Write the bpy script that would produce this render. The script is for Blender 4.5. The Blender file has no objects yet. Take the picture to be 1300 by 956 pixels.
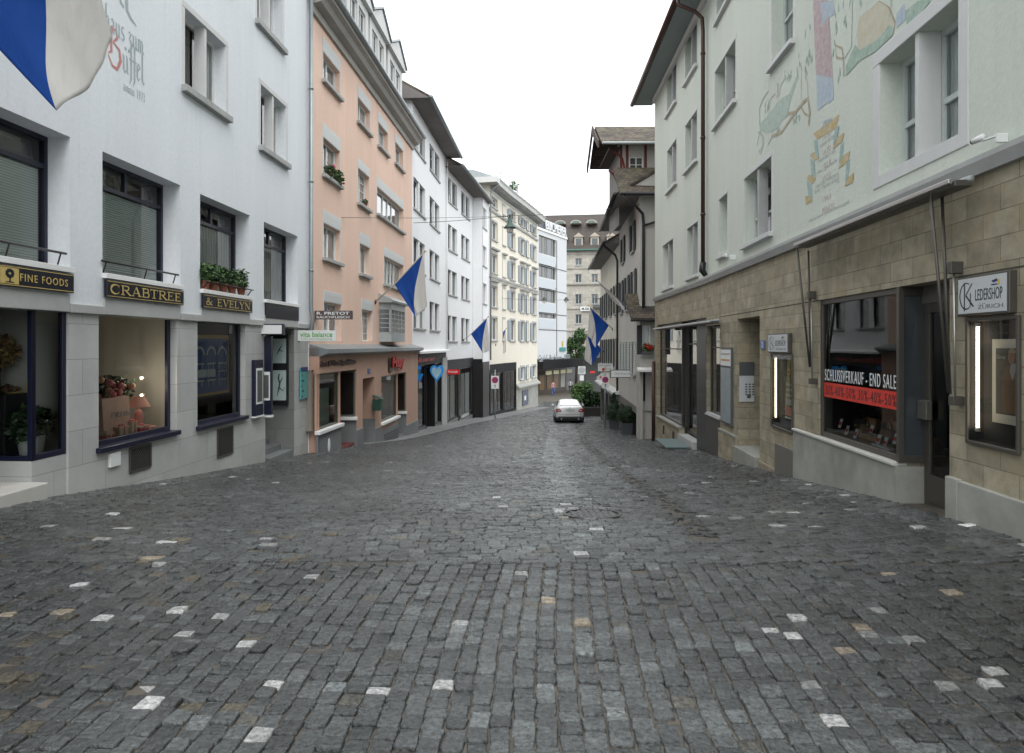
import bpy, math, random
import numpy as np
from mathutils import Vector, Matrix
R = math.radians
rnd = random.Random(7)
scene = bpy.context.scene
COL = scene.collection
F = 900.0; U0 = 650.0; V0 = 438.0; EYE = 1.6

# ------------------------------------------------------------------ ground
GY = [-80, 4.2, 5.2, 6.2, 7.2, 8.6, 11.7, 16, 18.4, 26.4, 31.7, 43, 52.4, 61.5, 68.4, 90, 600]
GZ = [0.0, 0.0, -.012, -.07, -.15, -.26, -.60, -1.00, -1.20, -1.98, -2.36, -3.14, -3.70, -4.06, -4.30, -4.42, -4.42]
def fz(y): return float(np.interp(y, GY, GZ))

# ------------------------------------------------------------------ materials
MATS = {}
def newmat(name):
    m = bpy.data.materials.new(name); m.use_nodes = True
    nt = m.node_tree; nt.nodes.clear()
    out = nt.nodes.new('ShaderNodeOutputMaterial')
    bs = nt.nodes.new('ShaderNodeBsdfPrincipled')
    nt.links.new(bs.outputs[0], out.inputs[0])
    return m, nt, bs, out
def N(nt, t, **kw):
    n = nt.nodes.new(t)
    for k, v in kw.items(): setattr(n, k, v)
    return n
def c4(c): return (c[0], c[1], c[2], 1)
def mat(name, col, rough=.7, metal=0, var=.0, scale=3.0, bump=0.0, bscale=60.0, streak=False, emis=0, spec=.5):
    if name in MATS: return MATS[name]
    m, nt, bs, out = newmat(name)
    bs.inputs['Roughness'].default_value = rough
    bs.inputs['Metallic'].default_value = metal
    bs.inputs['Specular IOR Level'].default_value = spec
    bs.inputs['Base Color'].default_value = c4(col)
    L = nt.links.new
    tc = N(nt, 'ShaderNodeTexCoord')
    if var > 0:
        mp = N(nt, 'ShaderNodeMapping')
        mp.inputs['Scale'].default_value = (1, 1, .18) if streak else (1, 1, 1)
        L(tc.outputs['Object'], mp.inputs[0])
        no = N(nt, 'ShaderNodeTexNoise'); no.inputs['Scale'].default_value = scale
        no.inputs['Detail'].default_value = 6; no.inputs['Roughness'].default_value = .65
        L(mp.outputs[0], no.inputs['Vector'])
        no2 = N(nt, 'ShaderNodeTexNoise'); no2.inputs['Scale'].default_value = scale * .23
        no2.inputs['Detail'].default_value = 3
        L(tc.outputs['Object'], no2.inputs['Vector'])
        ad = N(nt, 'ShaderNodeMath', operation='MULTIPLY_ADD'); ad.inputs[1].default_value = .5
        L(no.outputs['Fac'], ad.inputs[0])
        ml = N(nt, 'ShaderNodeMath', operation='MULTIPLY'); ml.inputs[1].default_value = .5
        L(no2.outputs['Fac'], ml.inputs[0]); L(ml.outputs[0], ad.inputs[2])
        cr = N(nt, 'ShaderNodeValToRGB')
        cr.color_ramp.elements[0].position = .3; cr.color_ramp.elements[1].position = .72
        lo = [max(0, x * (1 - var)) for x in col]; hi = [min(1, x * (1 + var * .55)) for x in col]
        cr.color_ramp.elements[0].color = c4(lo); cr.color_ramp.elements[1].color = c4(hi)
        L(ad.outputs[0], cr.inputs[0]); L(cr.outputs[0], bs.inputs['Base Color'])
        if streak:   # trowel mottling, old patch repairs and thin run-off marks
            nf = N(nt, 'ShaderNodeTexNoise'); nf.inputs['Scale'].default_value = 16; nf.inputs['Detail'].default_value = 8; nf.inputs['Roughness'].default_value = .7; L(tc.outputs['Object'], nf.inputs['Vector'])
            mf = N(nt, 'ShaderNodeMapRange'); mf.inputs[1].default_value = .3; mf.inputs[2].default_value = .7; mf.inputs[3].default_value = .93; mf.inputs[4].default_value = 1.05; L(nf.outputs['Fac'], mf.inputs[0])
            mv = N(nt, 'ShaderNodeMapping'); mv.inputs['Scale'].default_value = (3.2, 3.2, .10); L(tc.outputs['Object'], mv.inputs[0])
            ns = N(nt, 'ShaderNodeTexNoise'); ns.inputs['Scale'].default_value = 2.2; ns.inputs['Detail'].default_value = 7; ns.inputs['Roughness'].default_value = .6; L(mv.outputs[0], ns.inputs['Vector'])
            ms_ = N(nt, 'ShaderNodeMapRange'); ms_.inputs[1].default_value = .56; ms_.inputs[2].default_value = .74; ms_.inputs[3].default_value = 1.0; ms_.inputs[4].default_value = .92; L(ns.outputs['Fac'], ms_.inputs[0])
            mm_ = N(nt, 'ShaderNodeMath', operation='MULTIPLY'); L(mf.outputs[0], mm_.inputs[0]); L(ms_.outputs[0], mm_.inputs[1])
            mq = N(nt, 'ShaderNodeMix', data_type='RGBA', blend_type='MULTIPLY'); mq.inputs[0].default_value = 1; L(cr.outputs[0], mq.inputs[6]); L(mm_.outputs[0], mq.inputs[7]); L(mq.outputs[2], bs.inputs['Base Color'])
    if bump > 0:
        n3 = N(nt, 'ShaderNodeTexNoise'); n3.inputs['Scale'].default_value = bscale; n3.inputs['Detail'].default_value = 4
        L(tc.outputs['Object'], n3.inputs['Vector'])
        bp = N(nt, 'ShaderNodeBump'); bp.inputs['Strength'].default_value = bump; bp.inputs['Distance'].default_value = .01
        L(n3.outputs['Fac'], bp.inputs['Height']); L(bp.outputs[0], bs.inputs['Normal'])
    if emis > 0:
        bs.inputs['Emission Color'].default_value = c4(col); bs.inputs['Emission Strength'].default_value = emis
    MATS[name] = m; return m
def blocks(name, c1, c2, mortar, bw, bh, ms=.006, rough=.75, var=.25, offset=.5, bump=.35, vscale=1.6, squash=1.0, vein=None):
    """coursed stone / tile: Brick texture on metric UVs with cloudy tone inside each block"""
    if name in MATS: return MATS[name]
    m, nt, bs, out = newmat(name); L = nt.links.new
    bs.inputs['Roughness'].default_value = rough
    uv = N(nt, 'ShaderNodeUVMap')
    br = N(nt, 'ShaderNodeTexBrick'); br.offset = offset; br.squash = squash
    br.inputs['Scale'].default_value = 1; br.inputs['Brick Width'].default_value = bw; br.inputs['Row Height'].default_value = bh
    br.inputs['Mortar Size'].default_value = ms; br.inputs['Mortar Smooth'].default_value = .2; br.inputs['Bias'].default_value = 0
    br.inputs['Color1'].default_value = c4(c1); br.inputs['Color2'].default_value = c4(c2); br.inputs['Mortar'].default_value = c4(mortar)
    L(uv.outputs[0], br.inputs['Vector'])
    no = N(nt, 'ShaderNodeTexNoise'); no.inputs['Scale'].default_value = vscale; no.inputs['Detail'].default_value = 7; no.inputs['Roughness'].default_value = .65
    L(uv.outputs[0], no.inputs['Vector'])
    mr = N(nt, 'ShaderNodeMapRange'); mr.inputs[1].default_value = .3; mr.inputs[2].default_value = .7
    mr.inputs[3].default_value = 1 - var; mr.inputs[4].default_value = 1 + var * .5
    L(no.outputs['Fac'], mr.inputs[0])
    mx = N(nt, 'ShaderNodeMix', data_type='RGBA', blend_type='MULTIPLY'); mx.inputs[0].default_value = 1
    L(br.outputs['Color'], mx.inputs[6]); L(mr.outputs[0], mx.inputs[7])
    last = mx.outputs[2]
    if vein:
        n4 = N(nt, 'ShaderNodeTexNoise'); n4.inputs['Scale'].default_value = 2.4; n4.inputs['Detail'].default_value = 5
        mp = N(nt, 'ShaderNodeMapping'); mp.inputs['Location'].default_value = (7, 3, 1); L(uv.outputs[0], mp.inputs[0]); L(mp.outputs[0], n4.inputs['Vector'])
        r4 = N(nt, 'ShaderNodeMapRange'); r4.inputs[1].default_value = .5; r4.inputs[2].default_value = .68; r4.inputs[4].default_value = .55
        L(n4.outputs['Fac'], r4.inputs[0])
        m2 = N(nt, 'ShaderNodeMix', data_type='RGBA'); L(r4.outputs[0], m2.inputs[0]); L(last, m2.inputs[6]); m2.inputs[7].default_value = c4(vein)
        last = m2.outputs[2]
    L(last, bs.inputs['Base Color'])
    n3 = N(nt, 'ShaderNodeTexNoise'); n3.inputs['Scale'].default_value = 45; n3.inputs['Detail'].default_value = 3
    L(uv.outputs[0], n3.inputs['Vector'])
    sb = N(nt, 'ShaderNodeMath', operation='MULTIPLY_ADD'); sb.inputs[1].default_value = -1.4
    L(br.outputs['Fac'], sb.inputs[0]); L(n3.outputs['Fac'], sb.inputs[2])
    bp = N(nt, 'ShaderNodeBump'); bp.inputs['Strength'].default_value = bump; bp.inputs['Distance'].default_value = .006
    L(sb.outputs[0], bp.inputs['Height']); L(bp.outputs[0], bs.inputs['Normal'])
    MATS[name] = m; return m
def glassmat(name, tint=(.9, .95, .93), boost=2.2, rough=.01, base=.02):
    if name in MATS: return MATS[name]
    m, nt, bs, out = newmat(name); nt.nodes.remove(bs); L = nt.links.new
    tr = N(nt, 'ShaderNodeBsdfTransparent'); tr.inputs[0].default_value = c4(tint)
    gl = N(nt, 'ShaderNodeBsdfGlossy'); gl.inputs['Roughness'].default_value = rough
    fr = N(nt, 'ShaderNodeFresnel'); fr.inputs[0].default_value = 1.45
    mu = N(nt, 'ShaderNodeMath', operation='MULTIPLY_ADD'); mu.inputs[1].default_value = boost; mu.inputs[2].default_value = base; mu.use_clamp = True
    L(fr.outputs[0], mu.inputs[0])
    tc = N(nt, 'ShaderNodeTexCoord'); no = N(nt, 'ShaderNodeTexNoise'); no.inputs['Scale'].default_value = .9; L(tc.outputs['Object'], no.inputs['Vector'])
    bp = N(nt, 'ShaderNodeBump'); bp.inputs['Strength'].default_value = .05; bp.inputs['Distance'].default_value = .02
    L(no.outputs['Fac'], bp.inputs['Height']); L(bp.outputs[0], gl.inputs['Normal'])
    mx = N(nt, 'ShaderNodeMixShader'); L(mu.outputs[0], mx.inputs[0]); L(tr.outputs[0], mx.inputs[1]); L(gl.outputs[0], mx.inputs[2])
    L(mx.outputs[0], out.inputs[0])
    MATS[name] = m; return m
def stripes(name, c1, c2, period, rough=.6, axis='Z', frac=.5, warp=0):
    if name in MATS: return MATS[name]
    m, nt, bs, out = newmat(name); L = nt.links.new
    bs.inputs['Roughness'].default_value = rough
    tc = N(nt, 'ShaderNodeTexCoord'); sp = N(nt, 'ShaderNodeSeparateXYZ')
    if warp:
        no = N(nt, 'ShaderNodeTexNoise'); no.inputs['Scale'].default_value = 2.5; L(tc.outputs['Object'], no.inputs['Vector'])
        va = N(nt, 'ShaderNodeVectorMath', operation='SCALE'); va.inputs['Scale'].default_value = warp; L(no.outputs['Color'], va.inputs[0])
        vb = N(nt, 'ShaderNodeVectorMath', operation='ADD'); L(tc.outputs['Object'], vb.inputs[0]); L(va.outputs[0], vb.inputs[1]); L(vb.outputs[0], sp.inputs[0])
    else: L(tc.outputs['Object'], sp.inputs[0])
    mu = N(nt, 'ShaderNodeMath', operation='MULTIPLY'); mu.inputs[1].default_value = 2 * math.pi / period; L(sp.outputs[axis], mu.inputs[0])
    si = N(nt, 'ShaderNodeMath', operation='SINE'); L(mu.outputs[0], si.inputs[0])
    mr = N(nt, 'ShaderNodeMapRange'); mr.inputs[1].default_value = -1 if warp else -.3; mr.inputs[2].default_value = 1 if warp else .3; L(si.outputs[0], mr.inputs[0])
    mx = N(nt, 'ShaderNodeMix', data_type='RGBA'); mx.inputs[6].default_value = c4(c1); mx.inputs[7].default_value = c4(c2)
    L(mr.outputs[0], mx.inputs[0]); L(mx.outputs[2], bs.inputs['Base Color'])
    bp = N(nt, 'ShaderNodeBump'); bp.inputs['Strength'].default_value = .6; bp.inputs['Distance'].default_value = .02
    L(mr.outputs[0], bp.inputs['Height']); L(bp.outputs[0], bs.inputs['Normal'])
    MATS[name] = m; return m

# ------------------------------------------------------------------ frames
class Frame:
    """a vertical wall plane seen from the street: x runs left to right, y goes inward, z is height"""
    def __init__(s, A, B, z=0):
        s.A = Vector((A[0], A[1])); d = Vector((B[0] - A[0], B[1] - A[1])); s.L = d.length; s.d = d / s.L
        s.n = Vector((-s.d.y, s.d.x))
        s.M = Matrix(((s.d.x, s.n.x, 0, s.A.x), (s.d.y, s.n.y, 0, s.A.y), (0, 0, 1, z), (0, 0, 0, 1)))
    def x(s, u, y=0):
        a = s.A + s.n * y; k = (u - U0) / F
        return (k * a.y - a.x) / (s.d.x - k * s.d.y)
    def z(s, u, v, y=0):
        Y = (s.A + s.n * y).y + s.x(u, y) * s.d.y
        return EYE + (V0 - v) / F * Y
    def p(s, u, v, y=0):
        return (s.x(u, y), y, s.z(u, v, y))
    def w(s, x, y, z): return s.M @ Vector((x, y, z))
    def Y(s, x): return s.A.y + x * s.d.y
    def g(s, x, y=0): return fz(s.A.y + x * s.d.y + y * s.n.y)
def P(u, v, Y): return Vector(((u - U0) / F * Y, Y, EYE + (V0 - v) / F * Y))
I4 = Matrix.Identity(4)
WM = {}
def setp(o, M, par, kind=None):
    COL.objects.link(o)
    if par is not None:
        o.parent = par; o.matrix_basis = WM[par.name].inverted() @ M
    else: o.matrix_basis = M
    WM[o.name] = M.copy()
def tag(o, label=None, cat=None, group=None, kind=None):
    if label: o['label'] = label
    if cat: o['category'] = cat
    if group: o['group'] = group
    if kind: o['kind'] = kind
    return o
def thing(name, label, cat, loc=(0, 0, 0), rz=0, group=None, M=None):
    o = bpy.data.objects.new(name, None); o.empty_display_size = .3
    if M is None: M = Matrix.Translation(Vector(loc)) @ Matrix.Rotation(rz, 4, 'Z')
    setp(o, M, None); return tag(o, label, cat, group)
def at_wall(W, x, z=None, y=0):
    z = W.g(x, y) if z is None else z
    return W.M @ Matrix.Translation((x, y, z))

class MB:
    def __init__(s): s.v = []; s.f = []; s.m = []; s.sm = False
    def quad(s, pts, m=0):
        b = len(s.v); s.v += [tuple(p) for p in pts]; s.f.append(tuple(range(b, b + len(pts)))); s.m.append(m); return s
    def box(s, x0, x1, y0, y1, z0, z1, m=0):
        if x1 < x0: x0, x1 = x1, x0
        if y1 < y0: y0, y1 = y1, y0
        if z1 < z0: z0, z1 = z1, z0
        b = len(s.v)
        s.v += [(x0, y0, z0), (x1, y0, z0), (x1, y1, z0), (x0, y1, z0), (x0, y0, z1), (x1, y0, z1), (x1, y1, z1), (x0, y1, z1)]
        for f in ((0, 3, 2, 1), (4, 5, 6, 7), (0, 1, 5, 4), (1, 2, 6, 5), (2, 3, 7, 6), (3, 0, 4, 7)):
            s.f.append(tuple(b + i for i in f)); s.m.append(m)
        return s
    def inbox(s, x0, x1, y0, y1, z0, z1, m=0, mf=None, mb=None, front=False):
        """room: faces look inward, open towards the street"""
        mf = m if mf is None else mf; mb = m if mb is None else mb
        s.quad([(x0, y0, z0), (x1, y0, z0), (x1, y1, z0), (x0, y1, z0)], mf)
        s.quad([(x0, y0, z1), (x0, y1, z1), (x1, y1, z1), (x1, y0, z1)], m)
        s.quad([(x0, y1, z0), (x1, y1, z0), (x1, y1, z1), (x0, y1, z1)], mb)
        s.quad([(x0, y0, z0), (x0, y1, z0), (x0, y1, z1), (x0, y0, z1)], m)
        s.quad([(x1, y0, z0), (x1, y0, z1), (x1, y1, z1), (x1, y1, z0)], m)
        return s
    def prism(s, poly, y0, y1, m=0):
        """poly: list of (x,z), extruded along y"""
        n = len(poly); b = len(s.v)
        s.v += [(p[0], y0, p[1]) for p in poly] + [(p[0], y1, p[1]) for p in poly]
        s.f.append(tuple(b + i for i in range(n))); s.m.append(m)
        s.f.append(tuple(b + n + i for i in reversed(range(n)))); s.m.append(m)
        for i in range(n):
            j = (i + 1) % n; s.f.append((b + j, b + i, b + n + i, b + n + j)); s.m.append(m)
        return s
    def xprism(s, poly, x0, x1, m=0):
        """poly: list of (y,z), extruded along x"""
        n = len(poly); b = len(s.v)
        s.v += [(x0, p[0], p[1]) for p in poly] + [(x1, p[0], p[1]) for p in poly]
        s.f.append(tuple(b + i for i in range(n))); s.m.append(m)
        s.f.append(tuple(b + n + i for i in reversed(range(n)))); s.m.append(m)
        for i in range(n):
            j = (i + 1) % n; s.f.append((b + j, b + i, b + n + i, b + n + j)); s.m.append(m)
        return s
    def stroke(s, pts, w, y0, th=.004, m=0, closed=False):
        """flat ribbon along points (x,z) with mitred joins, front at y0-th"""
        n = len(pts); L = []; Rr = []
        for i in range(n):
            if closed: a = pts[(i - 1) % n]; c = pts[(i + 1) % n]
            else: a = pts[max(0, i - 1)]; c = pts[min(n - 1, i + 1)]
            dx, dz = c[0] - a[0], c[1] - a[1]; l = math.hypot(dx, dz) or 1
            nx, nz = -dz / l, dx / l; ww = w[i] if isinstance(w, (list, tuple)) else w
            L.append((pts[i][0] + nx * ww / 2, pts[i][1] + nz * ww / 2)); Rr.append((pts[i][0] - nx * ww / 2, pts[i][1] - nz * ww / 2))
        k = n if closed else n - 1
        for i in range(k):
            j = (i + 1) % n
            s.quad([(Rr[i][0], y0 - th, Rr[i][1]), (Rr[j][0], y0 - th, Rr[j][1]), (L[j][0], y0 - th, L[j][1]), (L[i][0], y0 - th, L[i][1])], m)
        return s
    def tube(s, pts, r, n=8, m=0, cap=True):
        pts = [Vector(p) for p in pts]; k = len(pts); rings = []
        up = Vector((.123, .456, .88)).normalized()
        for i, p in enumerate(pts):
            t = (pts[min(k - 1, i + 1)] - pts[max(0, i - 1)]).normalized()
            a = t.cross(up); a = a.normalized() if a.length > 1e-4 else Vector((1, 0, 0)); c = t.cross(a)
            rr = r[i] if isinstance(r, (list, tuple)) else r
            b = len(s.v)
            for q in range(n):
                an = 2 * math.pi * q / n; v = p + (a * math.cos(an) + c * math.sin(an)) * rr; s.v.append(tuple(v))
            rings.append(b)
        for i in range(k - 1):
            for q in range(n):
                q2 = (q + 1) % n
                s.f.append((rings[i] + q, rings[i] + q2, rings[i + 1] + q2, rings[i + 1] + q)); s.m.append(m)
        if cap:
            s.f.append(tuple(rings[0] + q for q in reversed(range(n)))); s.m.append(m)
            s.f.append(tuple(rings[-1] + q for q in range(n))); s.m.append(m)
        return s
    def lathe(s, prof, c=(0, 0, 0), n=20, m=0):
        """prof: list of (r,z)"""
        rings = []
        for r_, z in prof:
            b = len(s.v); rings.append(b)
            for q in range(n):
                an = 2 * math.pi * q / n; s.v.append((c[0] + r_ * math.cos(an), c[1] + r_ * math.sin(an), c[2] + z))
        for i in range(len(prof) - 1):
            for q in range(n):
                q2 = (q + 1) % n; s.f.append((rings[i] + q, rings[i] + q2, rings[i + 1] + q2, rings[i + 1] + q)); s.m.append(m)
        return s
    def ball(s, c, r, n=10, m=0, jit=0):
        if not isinstance(r, (tuple, list)): r = (r, r, r)
        b0 = len(s.v); rows = n // 2 + 1
        for i in range(rows + 1):
            th = math.pi * i / rows
            for q in range(n):
                ph = 2 * math.pi * q / n; k = 1 + (rnd.random() - .5) * jit
                s.v.append((c[0] + r[0] * k * math.sin(th) * math.cos(ph), c[1] + r[1] * k * math.sin(th) * math.sin(ph), c[2] + r[2] * k * math.cos(th)))
        for i in range(rows):
            for q in range(n):
                q2 = (q + 1) % n; s.f.append((b0 + i * n + q, b0 + (i + 1) * n + q, b0 + (i + 1) * n + q2, b0 + i * n + q2)); s.m.append(m)
        return s
    def leaves(s, c, r, n, size, m=3, shell=.35, clump=0, asp=1.0):
        """n small leaf quads through an ellipsoid"""
        rr = rnd; cl = []
        for i in range(clump):
            d = Vector((rr.gauss(0, 1), rr.gauss(0, 1), rr.gauss(0, 1))).normalized() * (rr.random() ** .4) * .8
            cl.append(d)
        for i in range(n):
            if clump:
                d = rr.choice(cl) + Vector((rr.gauss(0, 1), rr.gauss(0, 1), rr.gauss(0, 1))) * .17
            else:
                d = Vector((rr.gauss(0, 1), rr.gauss(0, 1), rr.gauss(0, 1))).normalized() * (shell + (1 - shell) * rr.random() ** .5) * (1 + .12 * rr.gauss(0, 1))
            p = Vector((c[0] + d.x * r[0], c[1] + d.y * r[1], c[2] + d.z * r[2]))
            a = Vector((rr.gauss(0, 1), rr.gauss(0, 1), rr.gauss(0, .6))).normalized(); b = a.cross(Vector((rr.gauss(0, 1), rr.gauss(0, 1), rr.gauss(0, 1)))).normalized()
            k = size * (.6 + .8 * rr.random()); a = a * k; b = b * k * .55 * asp
            s.quad([p - a, p - b * .9, p + a, p + b * .9], rr.randrange(m))
        return s
    def wall(s, x0, x1, z0, z1, holes, y=0, m=0, mr=None):
        """sheet at y with rectangular holes (hx0,hx1,hz0,hz1,depth) and reveals"""
        mr = m if mr is None else mr
        xs = sorted(set([x0, x1] + [min(max(h[i], x0), x1) for h in holes for i in (0, 1)]))
        zs = sorted(set([z0, z1] + [min(max(h[i], z0), z1) for h in holes for i in (2, 3)]))
        for i in range(len(xs) - 1):
            for j in range(len(zs) - 1):
                if xs[i + 1] - xs[i] < 1e-5 or zs[j + 1] - zs[j] < 1e-5: continue
                cx = (xs[i] + xs[i + 1]) / 2; cz = (zs[j] + zs[j + 1]) / 2
                if any(h[0] < cx < h[1] and h[2] < cz < h[3] for h in holes): continue
                s.quad([(xs[i], y, zs[j]), (xs[i + 1], y, zs[j]), (xs[i + 1], y, zs[j + 1]), (xs[i], y, zs[j + 1])], m)
        for h in holes:
            a, b, c, d, e = h[:5]; c = max(c, z0); d = min(d, z1)
            s.quad([(a, y, c), (a, y + e, c), (a, y + e, d), (a, y, d)][::-1], mr)
            s.quad([(b, y, c), (b, y + e, c), (b, y + e, d), (b, y, d)], mr)
            s.quad([(a, y, d), (a, y + e, d), (b, y + e, d), (b, y, d)][::-1], mr)
            if c > z0 + .01: s.quad([(a, y, c), (a, y + e, c), (b, y + e, c), (b, y, c)], mr)
        return s
    def build(s, name, mats, par=None, W=I4, smooth=False, bevel=0, uv=True, label=None):
        if isinstance(W, Frame): W = W.M
        if not isinstance(mats, (list, tuple)): mats = [mats]
        me = bpy.data.meshes.new(name); me.from_pydata(s.v, [], s.f)
        for mm in mats: me.materials.append(mm)
        me.polygons.foreach_set('material_index', s.m)
        if uv:
            l = me.uv_layers.new(name='UVMap'); co = np.empty(len(s.v) * 3); me.vertices.foreach_get('co', co); co = co.reshape(-1, 3)
            nl = len(me.loops); vi = np.empty(nl, dtype=np.int32); me.loops.foreach_get('vertex_index', vi)
            npo = len(me.polygons); no = np.empty(npo * 3); me.polygons.foreach_get('normal', no); no = np.abs(no.reshape(-1, 3))
            lt = np.empty(npo, dtype=np.int32); me.polygons.foreach_get('loop_total', lt)
            dom = np.repeat(np.argmax(no * np.array([1, 1.05, .8]), axis=1), lt)
            c = co[vi]; out = np.where((dom == 1)[:, None], c[:, [0, 2]], np.where((dom == 0)[:, None], c[:, [1, 2]], c[:, [0, 1]]))
            l.data.foreach_set('uv', out.ravel().astype(np.float32))
        if smooth: me.polygons.foreach_set('use_smooth', [True] * len(s.f))
        o = bpy.data.objects.new(name, me); setp(o, W, par)
        if bevel:
            b = o.modifiers.new('b', 'BEVEL'); b.width = bevel; b.segments = 2; b.limit_method = 'ANGLE'
        if label: o['label'] = label
        return o

def text(name, body, par, W, x0, x1, z0, z1, y, mt, ext=.004, offset=0, label=None, slant=0, space=1.0):
    cu = bpy.data.curves.new('t', 'FONT'); cu.body = body; cu.size = 1; cu.extrude = .02; cu.offset = offset; cu.resolution_u = 3
    if slant: cu.shear = slant
    cu.space_character = space
    ob = bpy.data.objects.new('t', cu); me = bpy.data.meshes.new_from_object(ob)
    n = len(me.vertices); co = np.empty(n * 3); me.vertices.foreach_get('co', co); co = co.reshape(-1, 3)
    mn = co.min(0); mx = co.max(0); sp = np.maximum(mx - mn, 1e-6)
    o2 = np.empty_like(co)
    o2[:, 0] = x0 + (co[:, 0] - mn[0]) / sp[0] * (x1 - x0)
    o2[:, 2] = z0 + (co[:, 1] - mn[1]) / sp[1] * (z1 - z0)
    o2[:, 1] = y - (co[:, 2] - mn[2]) / sp[2] * ext
    me.vertices.foreach_set('co', o2.ravel()); me.materials.clear(); me.materials.append(mt); me.name = name
    bpy.data.objects.remove(ob); bpy.data.curves.remove(cu)
    o = bpy.data.objects.new(name, me); setp(o, W.M if isinstance(W, Frame) else W, par)
    if label: o['label'] = label
    return o
def arc(cx, cz, rx, rz, a0, a1, n=8):
    return [(cx + rx * math.cos(R(a0 + (a1 - a0) * i / n)), cz + rz * math.sin(R(a0 + (a1 - a0) * i / n))) for i in range(n + 1)]
# serif capitals: strokes (points, width), advance
G = {
 'C': ([(arc(.48, .5, .40, .48, 45, 315, 12), [.05, .06, .09, .13, .16, .17, .17, .17, .16, .13, .09, .06, .05]), ([(.77, .99), (.77, .68)], .05), ([(.77, .02), (.77, .28)], .04)], .95),
 'R': ([([(.18, 0), (.18, 1)], .15), ([(.02, .97), (.5, .97)] + arc(.5, .74, .22, .23, 90, -90, 6) + [(.2, .51)], [.06, .06, .06, .08, .13, .15, .13, .08, .06, .06]), ([(.42, .5), (.82, .03), (.95, .03)], [.12, .14, .05]), ([(.02, .03), (.36, .03)], .06)], .98),
 'A': ([([(.12, .03), (.46, 1)], .06), ([(.44, 1), (.8, .03)], .16), ([(.2, .33), (.68, .33)], .06), ([(0, .03), (.26, .03)], .06), ([(.62, .03), (.96, .03)], .06)], .98),
 'B': ([([(.18, 0), (.18, 1)], .15), ([(.02, .97), (.48, .97)] + arc(.48, .75, .2, .22, 90, -90, 6) + [(.2, .53)], [.06, .06, .06, .08, .12, .14, .12, .08, .06, .06]), ([(.2, .53), (.5, .53)] + arc(.5, .28, .25, .25, 90, -90, 6) + [(.02, .03)], [.06, .06, .06, .08, .13, .15, .13, .08, .06, .06])], .86),
 'T': ([([(.42, 0), (.42, 1)], .15), ([(.02, .97), (.82, .97)], .06), ([(.03, 1), (.03, .75)], .05), ([(.81, 1), (.81, .75)], .05), ([(.24, .03), (.6, .03)], .06)], .88),
 'E': ([([(.18, 0), (.18, 1)], .15), ([(.02, .97), (.68, .97)], .06), ([(.2, .52), (.55, .52)], .06), ([(.02, .03), (.72, .03)], .06), ([(.67, 1), (.67, .76)], .05), ([(.71, 0), (.71, .26)], .05), ([(.55, .64), (.55, .4)], .05)], .84),
 'V': ([([(.14, .98), (.48, 0)], .16), ([(.46, 0), (.82, .98)], .06), ([(0, .97), (.32, .97)], .06), ([(.66, .97), (.96, .97)], .06)], .96),
 'L': ([([(.18, 0), (.18, 1)], .15), ([(.02, .97), (.36, .97)], .06), ([(.02, .03), (.66, .03)], .06), ([(.65, 0), (.65, .28)], .05)], .78),
 'Y': ([([(.12, .98), (.44, .46)], .14), ([(.44, .46), (.78, .98)], .06), ([(.44, .5), (.44, 0)], .15), ([(0, .97), (.28, .97)], .06), ([(.64, .97), (.92, .97)], .06), ([(.26, .03), (.62, .03)], .06)], .92),
 'N': ([([(.16, 0), (.16, 1)], .06), ([(.14, 1), (.82, 0)], .15), ([(.82, 0), (.82, 1)], .06), ([(0, .97), (.2, .97)], .06), ([(.68, .97), (.98, .97)], .06), ([(.02, .03), (.3, .03)], .06)], 1.0),
 '&': ([([(.86, .5), (.66, .18), (.4, .02), (.14, .12), (.12, .34), (.42, .6), (.54, .8), (.4, .97), (.26, .82), (.36, .58), (.84, .03), (.96, .06)], [.05, .06, .08, .12, .14, .09, .06, .06, .1, .12, .12, .05]), ([(.74, .52), (.98, .52)], .05)], 1.08),
 ' ': ([], .5)}
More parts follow.
